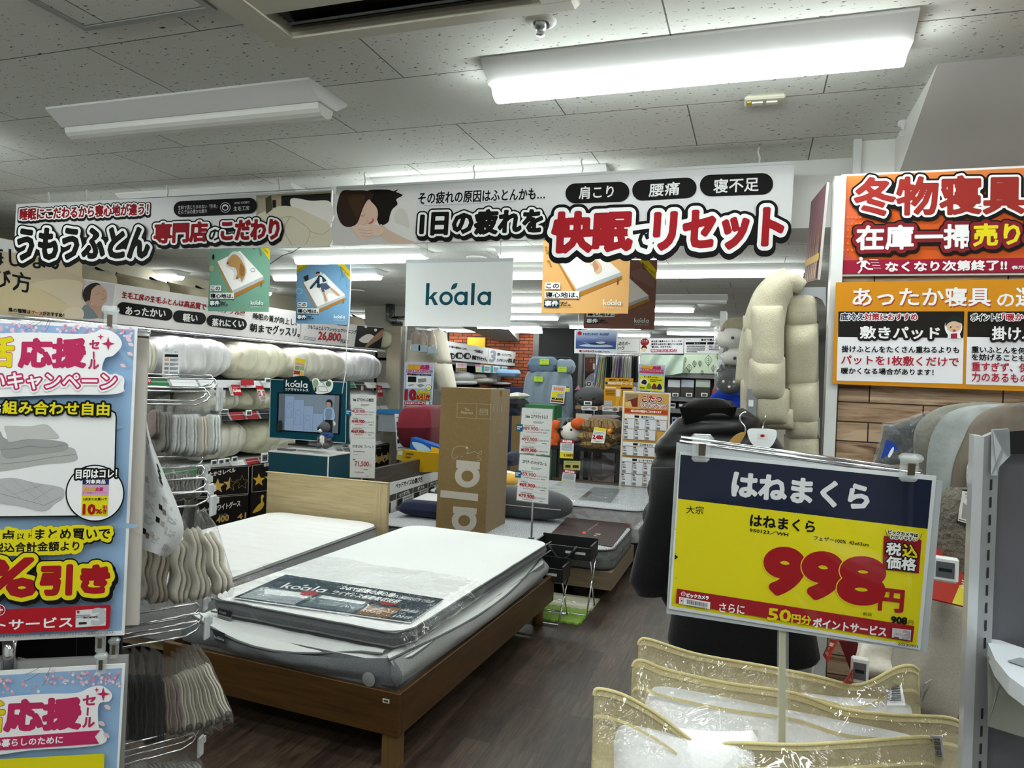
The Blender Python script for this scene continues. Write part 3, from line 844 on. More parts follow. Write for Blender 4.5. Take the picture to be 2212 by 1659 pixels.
# ---- white brand sign
YK = 5.0
s = Sheet([(878, 567), (1109, 562), (1102, 707), (874, 704)], PY(YK), .006, '#eef1f2', '#cfd3d5')
r = thing('hanging_sign', 'plain white hanging sign with the dark teal word koala', 'sign', (s.c[0] + s.c[2]) / 2)
s.koala((919, 659), (1060, 659), 48, '#17505f')
s.build('panel', r)
c0, c1 = s.c[0], s.c[1]
a = MB(); a.box2((c0.x - .004, YK - .008, c0.z - .004), (c1.x + .004, YK + .012, c0.z + .022), mat('sign rail', '#c6cdd2', .4)); a.build('top_rail', r)
for px in (921, 1080):
    p = hit(px, 563, PY(YK)); cord([p, p + Vector((.004, 0, .05)), Vector((p.x, p.y, CEIL))], .003, CORDW, r)
# ---- four bed posters
def bed_poster(q, Y, bg, dark, label, who, rail):
    s = Sheet(q, PY(Y), .003, bg)
    r = thing('hanging_poster', label, 'poster', (s.c[0] + s.c[2]) / 2, 'hanging bed posters')
    s.puv([(0, .16), (0, .02), (.02, 0), (.26, 0)], '#c9b21e'); s.puv([(.73, 0), (.86, 0), (1, .16), (1, .30)], '#c9b21e')
    s.text('KEEP SLEEP', s.uv(.005, .155), s.uv(.21, .02), 5, INK); s.text('KEEP SLEEP', s.uv(.79, .07), s.uv(.97, .22), 5, INK)
    s.puv([(.78, .04), (.80, .04), (.87, .22), (.84, .25)], dark)
    s.puv([(.13, .31), (.50, .165), (.90, .515), (.395, .715)], '#e4e3e1')
    s.puv([(.395, .715), (.90, .515), (.905, .56), (.40, .765)], '#aeb2b4')
    s.puv([(.115, .315), (.13, .31), (.40, .76), (.415, .81), (.39, .80)], '#b07a3a'); s.puv([(.405, .77), (.915, .56), (.915, .60), (.42, .815)], '#a9722f')
    s.puv([(.405, .80), (.425, .80), (.425, .85), (.41, .85)], '#7d5526'); s.puv([(.86, .60), (.88, .59), (.875, .66), (.86, .665)], '#7d5526')
    if who == 'man':
        s.buv([(.24, .42), (.37, .22), (.44, .14), (.50, .20), (.57, .28), (.62, .38), (.85, .52), (.80, .56), (.64, .49), (.57, .52), (.60, .62), (.53, .65), (.49, .52), (.38, .40)], '#c9c8c6')
        s.buv([(.255, .395), (.36, .28), (.41, .20), (.46, .20), (.55, .28), (.50, .31), (.47, .36), (.44, .40), (.38, .39), (.38, .32), (.28, .42)], '#22384c')
        s.puv([(.43, .22), (.47, .23), (.49, .32), (.43, .34)], '#d9dde0')
        s.duv(.395, .175, .035, .03, '#b98e72'); s.buv([(.36, .17), (.37, .14), (.42, .135), (.43, .165), (.40, .16)], '#221c1a')
        s.puv([(.44, .345), (.55, .32), (.64, .40), (.55, .44), (.52, .42), (.53, .47), (.48, .47)], '#4a5468')
        s.puv([(.49, .47), (.525, .465), (.57, .59), (.585, .62), (.54, .625)], '#b98e72'); s.puv([(.62, .42), (.66, .40), (.80, .51), (.81, .53), (.77, .535)], '#b98e72')
        s.puv([(.13, .22), (.22, .18), (.23, .27), (.17, .30)], '#2a2f38')
        s.duv(.06, .46, .06, .05, '#c7d3da'); s.duv(.06, .46, .054, .044, bg)
        s.luv([(.84, .13), (.80, .34)], .6, '#4c6478'); s.luv([(.88, .12), (.94, .42)], .6, '#4c6478')
    elif who == 'dog':
        s.buv([(.27, .36), (.33, .22), (.43, .17), (.54, .23), (.60, .36), (.63, .46), (.57, .60), (.48, .57), (.41, .56), (.42, .47), (.36, .42)], '#c9c8c6')
        s.buv([(.29, .33), (.36, .235), (.43, .215), (.52, .28), (.60, .40), (.60, .50), (.55, .585), (.52, .54), (.45, .55), (.47, .47), (.43, .40), (.34, .38)], '#a98353')
        s.buv([(.52, .34), (.59, .42), (.57, .52), (.51, .48)], '#8d6338'); s.puv([(.29, .335), (.32, .32), (.32, .345)], '#231812'); s.puv([(.45, .545), (.49, .53), (.49, .55)], '#231812')
        s.duv(.73, .43, .04, .03, '#8b8f8a'); s.duv(.73, .43, .03, .02, '#dcdbd8'); s.duv(.05, .41, .045, .045, '#9aa37f')
        s.buv([(.57, .02), (.72, .02), (.75, .15), (.70, .12), (.64, .08), (.60, .13), (.56, .10)], '#6b6a2e'); s.duv(.07, .25, .02, .04, '#1b221f')
    elif who == 'feet':
        s.buv([(.30, .28), (.38, .20), (.52, .28), (.66, .42), (.68, .50), (.62, .54), (.58, .46), (.46, .36)], '#d8b48c')
        s.buv([(.40, .16), (.50, .20), (.60, .38), (.56, .42), (.47, .34), (.36, .22)], '#d9d6ba'); s.puv([(.57, .41), (.60, .38), (.65, .46), (.60, .52)], '#c08f74')
        for i in range(26):
            u, v = .03 + .1 * rnd.random(), .05 + .42 * rnd.random(); s.duv(u, v, .012, .012, '#a9792c')
    else:
        s.buv([(.36, .34), (.50, .40), (.60, .46), (.62, .52), (.57, .52), (.46, .45)], '#5b4038')
        s.buv([(.66, .16), (.80, .14), (.95, .24), (.97, .40), (.80, .32), (.64, .24)], '#82625c'); s.luv([(.66, .24), (.66, .30)], .8, '#3b2a26')
    s.ruv(.04, .645, .215, .725, '#dfe2e2'); s.ruv(.04, .745, .435, .83, '#dfe2e2'); s.ruv(.035, .85, .21, .93, '#14333c')
    s.tuv('この', .055, .66, .2, .712, INK, bold=.35); s.tuv('寝心地は、', .05, .757, .425, .82, INK, bold=.35); s.tuv('事件', .045, .86, .2, .92, '#eaeaea', bold=.5); s.tuv('だ。', .225, .87, .34, .92, '#17262b', bold=.3)
    a = s.uv(.715, .905); bb = s.uv(.92, .905); s.koala(a, bb, (Vector(bb) - Vector(a)).length * .33, '#dfe6e4'); s.tuv('コアラマットレス', .715, .922, .92, .945, '#dfe6e4')
    s.build('sheet', r)
    if rail:
        c0, c1 = s.c[0], s.c[1]; a = MB(); a.box2((c0.x - .01, Y - .008, c0.z - .004), (c1.x + .01, Y + .008, c0.z + .022), MATS['sign rail']); a.build('top_rail', r)
    for t in (.15, .88):
        p = s.c[0].lerp(s.c[1], t); cord([p, Vector((p.x, p.y, CEIL))], .003, CORDW, r)
bed_poster([(454.5, 517), (584.3, 515), (580.3, 674), (449, 672)], 4.8, '#6f9a86', '#587d6c', 'green hanging poster of a sleepy dog on a bed', 'dog', True)
bed_poster([(641.5, 570), (759.5, 569), (755.5, 701), (638.5, 699)], 5.8, '#6b93b4', '#5b7f9c', 'blue hanging poster of a man in a jacket asleep on a bed', 'man', True)
bed_poster([(1175, 492), (1364, 493), (1356.5, 677.5), (1169, 676)], 4.06, '#d9a86a', '#c99a58', 'orange hanging poster of a bed with someone in cream trousers', 'feet', True)
bed_poster([(1267, 560), (1420, 561), (1413, 712), (1260, 709.5)], 5.0, '#7c5850', '#6b4b45', 'brown hanging poster of a bed partly hidden behind the orange one', 'sofa', True)
# long white cable and string hanging beside the blue poster
p0 = at_y(752, 536, 5.4)
r = MB(); r.tube([Vector((p0.x, 5.4, CEIL)), p0] + [at_y(x, y, 5.4) for x, y in ((757, 545), (758, 600), (756, 650), (754, 690), (749, 740), (747, 800), (742, 830), (739, 850))], .004, CORDW, 6)
tag(r.build('hanging_cable'), 'long white cable hanging down past the blue poster', 'cable')
r = MB(); r.tube([at_y(x, y, 4.9) for x, y in ((584, 570), (610, 552), (632, 545), (645, 536), (652, 534))] + [Vector((at_y(655, 530, 4.9).x, 4.9, CEIL))], .003, BLACKM, 6)
tag(r.build('hanging_cable'), 'thin dark wire sagging between the green and blue posters', 'cable')

# ================================================================== signs above the quilt shelves
XS = -4.75
def wallsign(q, label, X=XS):
    s = Sheet(q, PX(X), .02, '#d9d5d3', '#c8c6c2')
    return s
s = Sheet([(-260, 462), (178, 549), (176, 691), (-240, 668)], PX(XS), .02, '#b9a98f', '#c8c6c2')
g = zf(0, 410, 5.72)
s.poly([(-258, 464), (177, 550), (177, 556), (20, 545), (-250, 500)], '#c8c7c6')
s.blob([(-250, 560), (0, 545), (60, 555), (120, 575), (178, 600), (176, 620), (120, 605), (60, 600), (0, 590), (-250, 600)], '#b3a48c')
s.blob([(65, 615), (110, 604), (150, 604), (177, 612), (176, 640), (177, 664), (150, 662), (130, 645), (95, 628)], '#c4b69c')
s.blob([(-200, 612), (0, 606), (35, 606), (70, 618), (110, 640), (150, 664), (120, 672), (40, 680), (-200, 670)], '#c1b08e')
s.blob([(150, 664), (177, 668), (176, 688), (130, 684)], '#c9bca6')
s.text('後悔しない', (-82, 566), (145, 587), 40, INK, bold=.8); s.text('選び方', (-62, 610), (67, 634), 42, INK, bold=.8)
s.text('鳥の種類は', (18, 673), (66, 678.5), 9, INK, bold=.3); s.text('グース', (67, 678), (91, 681.5), 8, RED, bold=.3); s.text('がおすすめ！', (92, 681), (138, 685.5), 9, INK, bold=.3)
s.line([(18, 676), (95, 685)], .6, INK)
tag(s.build('shelf_sign'), 'large tan sign of billowing cloth with black lettering at the left edge', 'sign', 'signs over the quilt shelves')
s = Sheet([(181, 602), (650, 674), (647, 740), (176, 691)], PX(XS), .02, '#cfcac8', '#c8c6c2')
g = zf(170, 560, 7.135)
s.poly(g((75, 320), (560, 390), (500, 900), (40, 880)), '#b7b2b4')
s.blob(g((60, 740), (150, 700), (260, 800), (330, 900), (40, 905)), '#6f787c'); s.blob(g((330, 905), (370, 780), (440, 770), (480, 850), (470, 915)), '#7d878b')
s.blob(g((130, 690), (190, 700), (340, 690), (355, 800), (345, 910), (310, 910), (240, 810)), '#a88878')
s.blob(g((170, 420), (270, 370), (370, 420), (430, 510), (432, 590), (415, 660), (340, 720), (240, 700), (170, 620)), '#b3917f')
s.blob(g((60, 540), (90, 450), (170, 385), (270, 362), (340, 400), (280, 400), (200, 470), (180, 560), (165, 640), (110, 660), (75, 620)), '#2c2522')
s.blob(g((110, 660), (150, 635), (185, 660), (180, 705), (140, 705)), '#a6806e')
s.line(g((250, 545), (285, 540), (320, 515)), .5, '#3a2a24'); s.line(g((365, 500), (390, 495), (405, 485)), .5, '#3a2a24'); s.line(g((345, 625), (390, 610), (425, 580)), .7, '#7d4a44'); s.line(g((355, 520), (385, 575), (350, 585)), .4, '#8f6e60')
s.text('生毛工房の生毛ふとんは高品質でリーズナブル!!!', (262, 643), (527, 683), 14.5, '#8a1a22', bold=.35, shear=.1)
for t, a, bb, h, ta, tb, th in (('あったかい', (252, 664), (372, 681), 27, (270, 679), (356, 686), 17), ('軽い', (373, 682), (444, 689), 26, (394, 694), (425, 696), 17), ('蒸れにくい', (446, 691), (532, 702), 25, (457, 704), (525, 708), 16)):
    s.pill(a, bb, h, INK); s.text(t, ta, tb, th, '#d9d7d5', bold=.5)
s.text('睡眠の質が向上し、', (546, 689), (640, 704), 14, INK, bold=.2); s.text('朝まで', (539, 715), (586, 722), 17, INK, bold=.4); s.text('グッスリ。', (588, 721), (646, 728), 19, INK, bold=.4)
tag(s.build('shelf_sign'), 'long pale shelf sign of a woman with closed eyes and black pill-shaped words', 'sign', 'signs over the quilt shelves')
s = Sheet([(655, 689), (829, 708), (822, 755), (649, 739)], PX(XS), .02, '#cbc7c6', '#c8c6c2')
s.poly([(772, 703), (829, 708.5), (822, 754), (765, 749)], '#1b1a19')
g = zf(400, 500, 4.366)
s.blob(g((1640, 1020), (1700, 975), (1750, 970), (1790, 1000), (1760, 1040), (1680, 1050)), '#cfcac6'); s.blob(g((1700, 1080), (1760, 1010), (1850, 930), (1868, 940), (1850, 1000), (1760, 1060), (1710, 1095)), '#8d6c56')
s.disc(790, 705.5, 3, 3, '#d9d6d2'); s.disc(811, 713, 3, 3, '#d9d6d2')
s.text('うもうふとんリフレッシュクリーニング', (664, 710), (769, 722), 9, INK, bold=.2); s.text('26,800', (686, 736), (734, 740), 20, RED, bold=.7); s.text('円より', (735, 741), (751, 743), 9, INK, bold=.2)
s.line([(657, 727), (681, 730), (680, 736), (656, 733)], .6, INK, True); s.text('シングルサイズ', (659, 733), (679, 735), 3.5, INK)
s.greek(.42, .06, .62, .12, 1, INK, 3)
tag(s.build('shelf_sign'), 'pale shelf sign with red price 26,800 and a hand in cotton fluff', 'sign', 'signs over the quilt shelves')
# ================================================================== quilt shelves on the left
QW = [fabric('quilt ivory', '#c9c6b5', '#d2cfc0', 300, .3, dist=.02, wrinkle=6.0), fabric('quilt white', '#cfcecd', '#d8d7d6', 300, .3, dist=.02, wrinkle=6.0), fabric('quilt cream', '#ccc8ac', '#d6d2bb', 300, .3, dist=.02, wrinkle=6.0)]
SHW = mat('shelf enamel', '#c9cac8', .45); SHG = mat('shelf grey', '#6d6e70', .5)
XF = -4.72
zs = [at_x(640, 826, XF).z, at_x(520, 893, XF).z, at_x(500, 1000, XF).z]
YA, YZ = 2.6, 8.72
r = thing('gondola_shelf', 'long white shelving unit holding rolled down quilts along the left side', 'shelving', (XF - .3, (YA + YZ) / 2, 0))
a = MB(); a.box2((-5.42, YA, 0), (-5.36, YZ, 2.3), mat('gondola back', '#b9b7b0', .7)); a.build('back_panel', r)
for y in (YA + .02, 4.2, 5.75, 7.25, YZ - .03):
    a = MB(); a.box2((-5.36, y - .02, 0), (-5.30, y + .02, 2.25), SHW); a.build('upright', r)
for z in zs:
    a = MB(); a.box2((-5.36, YA, z - .045), (XF - .01, YZ, z - .01), SHW); a.build('shelf_board', r)
a = MB(); a.box2((-5.36, YA, 1.885), (-4.80, YZ, 1.905), SHW); a.build('top_shelf', r)
a = MB(); a.box2((XF - .16, 3.2, 1.875), (XF - .10, YZ - .2, 1.8845), mat('shelf light strip', (.93, .92, 1.0), .4, emit=4.5)); a.build('light_strip', r)
a = MB(); a.box2((XF - .025, 3.0, 1.860), (XF + .01, YZ - .05, 1.872), CHROME); a.build('sign_rail', r)
a = MB(); a.box2((-5.3, YA, 0), (XF - .03, YZ, zs[2] - .05), mat('plinth black', '#1b1a19', .6)); a.build('plinth', r)
# price rails, coloured strips of print
def rail(z, y0, y1, seed):
    q = []
    s = Sheet([(0, 0), (1, 0), (1, 1), (0, 1)], PX(XF), 0)
    rr = random.Random(seed); mb = MB(); y = y0
    mb.add([(XF - .01, y0, z - .05), (XF - .01, y1, z - .05), (XF + .02, y1, z - .06), (XF + .02, y0, z - .06), (XF - .03, y0, z + .012), (XF - .03, y1, z + .012)], [(0, 1, 2, 3), (3, 2, 5, 4)], C('#8f9091'))
    while y < y1 - .1:
        w = rr.uniform(.12, .4); w = min(w, y1 - y); c = rr.choice(['#c3c4c5', '#d6d6d6', '#8d2a2f', '#2f6a44', '#b9babc', '#d0d0d0', '#23272b'])
        mb.add([(XF + .0205, y, z - .057), (XF + .0205, y + w, z - .057), (XF - .029, y + w, z + .012), (XF - .029, y, z + .012)], [(0, 1, 2, 3)], C(c)); y += w + .03
    return mb.build('price_rail', r)
for k, z in enumerate(zs): rail(z, YA, YZ, k + 3)
ESLM = mat('tag white', '#e6e6e4', .4); ESLS = mat('tag screen', '#56585c', .3)
def esl(px, py, pl, w, h, label, grp='shelf edge price tags', grey=False):
    """electronic price tag: white frame with small grey screen"""
    p = hit(px, py, pl); n = pl[1].normalized(); u = Vector((0, 0, 1)).cross(n).normalized(); v = n.cross(u)
    rr = thing('price_tag', label, 'price tag', p, grp)
    M = Matrix((u, v, n)).transposed(); a = MB(); a.box(p + n * .006, (w, h, .012), ESLM, M=M, bevel=.004); a.build('frame', rr)
    a = MB(); a.box(p + n * .0125, (w * .7, h * .62, .001), ESLS, M=M)
    a.box(p + n * .0134, (w * .5, h * .12, .0006), C('#20242a'), M=M); a.build('screen', rr)
    return rr
for px, py, t in ((461, 999, 'first'), (476, 997, 'second'), (489, 995, 'third'), (505, 992, 'fourth')):
    esl(px, py, PX(XF + .04), .075, .05, t + ' electronic price tag from the left below the lowest quilt roll')
esl(570, 989, PX(XF + .045), .11, .10, 'larger electronic price tag beside the teal cabinet')
for px, py, t in ((478, 889, 'left'), (486, 889, 'right')): esl(px, py, PX(XF + .022), .07, .045, t + ' of two small price tags below the red price card')
esl(536, 892, PX(XF + .03), .09, .055, 'price tag below the red ranking card')
esl(577, 822, PX(XF + .04), .09, .05, 'price tag at upper left of the teal screen')
# rolled quilts
def qroll(x0, x1, y0, y1, m, seed, label, depth=.25, folds=7):
    pa, pb = at_x(x0, (y0 + y1) / 2, XF - .05), at_x(x1, (y0 + y1) / 2, XF - .05)
    zt, zb = at_x((x0 + x1) / 2, y0, XF - .12).z, at_x((x0 + x1) / 2, y1, XF - .05).z
    zi = min(range(3), key=lambda i: abs(zs[i] - zb)); zb = zs[zi] + .004; zt = min(zt, (1.868, zs[0] - .056, zs[1] - .056)[zi]); hl = abs(pb.y - pa.y) / 2; rb = (zt - zb) / 2
    a = MB(); roll(a, (XF - .03 - depth, (pa.y + pb.y) / 2, zb + rb), (0, 1, 0), hl * .99, depth, rb, m, wr=.085, seed=seed, folds=folds)
    tag(a.build('rolled_quilt'), label, 'quilt', 'rolled down quilts on the shelves')
TOP = ' quilt roll, top shelf, '
qroll(316, 352, 724, 818, QW[0], 1, 'cream' + TOP + 'its end peeping out past the poster board edge')
qroll(347, 524, 722, 826, QW[1], 2, 'large pale' + TOP + 'behind the white info card')
qroll(519, 640, 737, 822, QW[2], 3, 'ivory' + TOP + 'between the white info card and the yellow hang tag')
qroll(624, 764, 745, 828, QW[0], 4, 'pleated' + TOP + 'just right of the yellow hang tag')
qroll(748, 838, 757, 826, QW[1], 5, 'white' + TOP + 'last before the beige end panel')
MID = ' quilt roll, middle shelf, '
qroll(440, 533, 834, 890, QW[0], 6, 'ivory' + MID + 'under the red 3,000 price card')
qroll(528, 620, 834, 893, QW[2], 7, 'ivory' + MID + 'under the red ranking card')
qroll(748, 832, 836, 874, QW[1], 8, 'white' + MID + 'behind the upper price board beside the teal screen')
qroll(436, 550, 899, 994, QW[0], 9, 'big pleated quilt roll on the lowest shelf above the black star poster')
qroll(543, 680, 899, 985, QW[2], 10, 'ivory quilt roll on the lowest shelf partly behind the teal screen')
qroll(745, 838, 884, 952, QW[1], 11, 'white quilt roll on the lowest shelf at the far end')
# storage bags on top, behind the sign
for i, (px, t) in enumerate(((195, 'first'), (285, 'second'), (365, 'third'), (425, 'fourth'), (465, 'fifth'), (760, 'last'))):
    p = Vector((0, (3.75, 4.3, 4.85, 5.4, 5.95, 8.2)[i], 0)); a = MB(); r_ = thing('storage_bag', t + ' beige strapped bag from the left on top of the quilt shelves', 'bag', (-5.05, p.y, 1.91), 'quilt bags above the shelf signs')
    cushion(a, (-5.1, p.y, 2.135), (0, .24, 0), (0, 0, .21), (.2, 0, 0), fabric('bag beige', '#a79c84', '#b5aa92', 120, .2), p=5, wr=.02, seed=i); a.build('body', r_)
    a = MB(); a.tube([(-4.93, p.y + .12, 1.93), (-4.905, p.y + .12, 2.13), (-4.95, p.y + .12, 2.29), (-5.1, p.y + .12, 2.348)], .012, BLACKM, 6); a.build('strap', r_)
# cards on the shelf
def card(q, pl, label, base, fn=None, group=None, thick=.002, name='price_card', cat='card', side=None):
    s = Sheet(q, pl, thick, base, side)
    if fn: fn(s)
    o = s.build(name); tag(o, label, cat, group); return o
def f(s):
    s.tuv('寝感しない', .1, .06, .6, .10, INK); s.tuv('「うもうふとん」の選び方', .1, .12, .9, .16, INK); s.ruv(.1, .22, .9, .32, INK)
    for k in range(4):
        s.ruv(.1, .37 + k * .15, .35, .46 + k * .15, ['#b59a6a', '#8f8f8f', '#777777', '#8f8f8f'][k]); s.greek(.42, .37 + k * .15, .92, .47 + k * .15, 4, '#55585c', k)
card([(353, 751), (389, 752), (386.5, 814), (350, 813)], PX(XF + .0), 'white quilt guide card hanging before the large pale quilt roll', '#cfd1d3', f)
def f(s):
    s.ruv(0, 0, 1, .22, '#d0bd2a'); s.ruv(.05, .24, .95, .34, '#c88a8a'); s.ruv(.08, .38, .5, .6, '#7f8f6a'); s.ruv(.52, .38, .95, .6, '#8ea077'); s.tuv('200', .02, .66, .62, .82, RED, bold=.8)
    s.ruv(.6, .7, .95, .95, '#c9a23a')
card([(638, 773), (660, 776), (655, 817), (633, 815)], PX(XF + .0), 'yellow hang tag with pictures hanging between two quilt rolls', '#cfc9b0', f)
def f(s):
    s.ruv(.24, 0, 1, 1, '#b3272e'); s.tuv('3,000', .3, .45, .95, .68, '#f0f0f0', bold=.5); s.greek(.34, .2, .9, .36, 2, '#e3b8b8', 2); s.greek(.04, .1, .2, .9, 6, '#7a7a7a', 1)
card([(492, 830.5), (518, 831), (524, 855), (499, 854)], PX(XF + .03), 'red and white 3,000 yen price card on a quilt roll', '#d9d9d9', f)
def f(s):
    s.ruv(0, 0, 1, .25, '#b3272e'); s.ruv(.06, .3, .94, .34, '#d8c9c0'); s.ruv(.06, .36, .94, .66, '#b3272e'); s.tuv('1', .4, .38, .6, .63, '#f0f0f0', bold=.6); s.tuv('週', .12, .43, .3, .6, '#f0f0f0'); s.tuv('位', .68, .43, .88, .6, '#f0f0f0')
    s.greek(.12, .7, .88, .96, 5, '#8a5a5a', 3)
card([(552.5, 833), (568.5, 834), (577, 865), (562, 866)], PX(XF + .03), 'red ranking card on the middle shelf quilt roll', '#d9d5d5', f)
def f(s): s.tuv('8,800', .1, .4, .9, .65, '#e0c0c0', bold=.4); s.greek(.15, .15, .85, .3, 2, '#e3b8b8', 2)
card([(813, 832), (825, 834), (828, 856), (817, 857)], PX(XF + .03), 'small red price card on the far white quilt roll', '#a92c33', f)
def f(s): s.ruv(.05, .05, .95, .2, '#c97a3a')
card([(780, 833), (785, 833), (785, 843), (780, 843)], PX(XF + .05), 'tiny orange tag on the far white quilt roll', '#c9b090', f)
def f(s): s.ruv(0, 0, .22, 1, '#b02a30')
card([(520, 819), (548, 819), (549, 832), (521, 832)], PX(XF + .03), 'plain red card on the top shelf edge', '#b3343a', None)
def f(s):
    s.tuv('20', .3, .2, .9, .8, '#e8d0d0', bold=.3)
card([(312, 812), (324, 814), (327, 828), (312, 828)], PX(XF + .03), 'small red price card under the leftmost quilt roll', '#b3343a', f)
# black star posters along the plinth
def star(s, cx, cy, R, col, w=0, half=False):
    pts = [(cx + (R if k % 2 == 0 else R * .42) * math.sin(PI * k / 5) * .92, cy - (R if k % 2 == 0 else R * .42) * math.cos(PI * k / 5)) for k in range(10)]
    if half: s.poly([pts[0]] + pts[5:], col); s.line(pts, .5, col, True)
    elif w: s.line(pts, w, col, True)
    else: s.poly(pts, col)
BP = PX(XF + .03); GOLD = '#c9a45c'
s = Sheet([(428, 1012), (538.6, 1004), (535, 1128), (418, 1138)], BP, .006, '#1d1916')
s.line([(430, 1014), (537, 1006.5), (536, 1066), (424, 1074)], .8, '#bdb8b0', True); s.line([(424, 1078), (536, 1068.5)], .8, '#bdb8b0')
s.text('あたたかさレベル', (432, 1034), (508, 1019.5), 9.5, '#d9d5d0', bold=.3)
star(s, 470, 1050, 17, GOLD); star(s, 496.5, 1046, 16, GOLD, 0, True); star(s, 522.5, 1042, 16, '#a88c4c', .6)
s.text('ホワイトグース', (461, 1105), (518, 1093), 13, '#d9d5d0', bold=.5); s.text('ポーランド', (424, 1108), (452, 1103), 7, '#d9d5d0', bold=.2)
s.text('ダウンパワー', (472, 1116), (490, 1112), 4, '#c9c5c0'); s.text('400', (467, 1130), (493, 1124), 13, GOLD, bold=.7); s.text('41', (512, 1122), (530, 1118), 11, GOLD, bold=.6)
tag(s.build('star_poster'), 'black poster with one and a half gold stars under the quilt rolls', 'poster', 'black star posters')
s = Sheet([(543.5, 1003), (600, 998.5), (598, 1122), (540, 1127)], BP, .006, '#1d1916')
s.line([(545, 1005), (600, 1001), (598, 1058), (544, 1063)], .8, '#bdb8b0', True); s.text('軽さレベル', (570, 1008), (598, 1005), 8, '#d9d5d0', bold=.3)
star(s, 559, 1037, 15, '#c9a23a'); star(s, 584, 1034, 15, '#c9a23a')
s.blob([(545, 1108), (556, 1092), (563, 1085), (563, 1073), (566, 1069), (570, 1071), (567, 1080), (570, 1090), (562, 1102)], '#c9a23a')
tag(s.build('star_poster'), 'black poster with gold stars and a gold goose beside the teal cabinet', 'poster', 'black star posters')
s = Sheet([(800, 963), (846, 956), (845, 1005.5), (800, 1016)], BP, .006, '#1d1916')
s.line([(801, 965), (844, 958.5), (843.5, 1003), (801, 1013)], .7, '#bdb8b0', True); s.text('レベル', (809, 972), (824, 970), 5, '#d9d5d0')
for x, y in ((813.5, 993), (824.5, 990), (837.5, 987)): star(s, x, y, 12, '#d3b272')
tag(s.build('star_poster'), 'small black poster with three gold stars at the far end of the shelves', 'poster', 'black star posters')
# beige end panel, round paper shade and foil duct at the far end
a = MB(); p0 = at_y(839, 705, YZ + .03); p1 = at_y(868, 705, YZ + .03); a.box2((p0.x, YZ + .01, 0), (p1.x, YZ + .05, p0.z), mat('end panel beige', '#a89e88', .6))
tag(a.build('end_panel'), 'tall beige end panel closing the quilt shelves', 'panel')
a = MB(); c = at_y(829, 733, YZ - .02); a.lathe(c, [(.0, .02), (.08, .015), (.13, -.0), (.0, -.01)], QW[2], 20, Vector((.3, -1, 0)))
tag(a.build('paper_disc'), 'round cream disc at the end of the shelf sign strip', 'disc')
DUCT = mat('foil duct', '#8b8d90', .25, metal=1.0); bump(DUCT, noise_t(DUCT, coords(DUCT), 30, 3), .8, .02)
a = MB(); a.tube([at_y(843, 655, 9.3), at_y(843, 690, 9.3), at_y(850, 693, 9.3), at_y(876, 693, 9.3)], .07, DUCT, 10); tag(a.build('foil_duct'), 'short silver foil duct elbow beside the white brand sign', 'duct')
# ================================================================== beds
WALNUT = wood('bed walnut', '#3d2911', '#583c1b', 0, 4.0, .42)
WALNUTY = wood('bed walnut long', '#3d2911', '#583c1b', 1, 4.0, .42)
OAKX = wood('light oak', '#a8946e', '#c9b78f', 0, 5.0, .5, mid='#b9a67e')
OAKZ = wood('light oak upright', '#a8946e', '#c9b78f', 2, 5.0, .5, mid='#b9a67e')
LEGW = wood('leg brown', '#5d4629', '#7a5d38', 2, 5.0, .5)
KNIT = fabric('white knit', '#e3e5e4', '#eceeed', 220, .25, rough=.85)
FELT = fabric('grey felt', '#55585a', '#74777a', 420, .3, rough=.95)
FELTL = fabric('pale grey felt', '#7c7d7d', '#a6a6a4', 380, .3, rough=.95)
ZIP = mat('grey zip edge', '#6a6c6e', .6)
E2 = Vector((.043, .999, 0)).normalized(); E1 = Vector((E2.y, -E2.x, 0))
FR = Vector((-1.285, 2.555, 0)); FW, FL_ = 1.24, 2.0
def bp(u, v, z=0): return FR - E1 * u + E2 * v + Vector((0, 0, z))
BM = Matrix((E1, E2, Vector((0, 0, 1)))).transposed()
r = thing('bed', 'walnut brown wooden bed frame under the front pair of grey and white mattresses', 'bed', bp(FW / 2, FL_ / 2), None)
for nm, u, v, sx, sy, m in (('foot_rail', FW / 2, .0125, FW, .025, WALNUT), ('head_rail', FW / 2, FL_ - .0125, FW, .025, WALNUT), ('side_rail', .0125, FL_ / 2, .025, FL_ - .052, WALNUTY), ('side_rail', FW - .0125, FL_ / 2, .025, FL_ - .052, WALNUTY)):
    a = MB(); a.box(bp(u, v, .228), (sx, sy, .175), m, M=BM, bevel=.003); a.build(nm, r)
a = MB(); a.box(bp(FW / 2, FL_ / 2, .20), (FW - .052, FL_ - .052, .02), OAKX, M=BM); a.build('slat_base', r)
a = MB(); a.box(bp(.05, .05, .07), (.065, .065, .14), LEGW, M=BM); a.build('leg', r)
a = MB(); a.box(bp(FW - .05, .05, .07), (.065, .065, .14), LEGW, M=BM); a.build('leg', r)
for u in (.07, FW - .07):
    a = MB(); a.tube([bp(u, FL_ - .1, 0), bp(u, FL_ - .1, .14)], .035, LEGW, 14); a.build('leg', r)
a = MB(); a.box(bp(.06, -.001, .278), (.03, .002, .016), C('#d8d4c8'), M=BM); a.box(bp(.06, -.0022, .278), (.02, .001, .008), C('#4a4a48'), M=BM); a.build('maker_label', r)
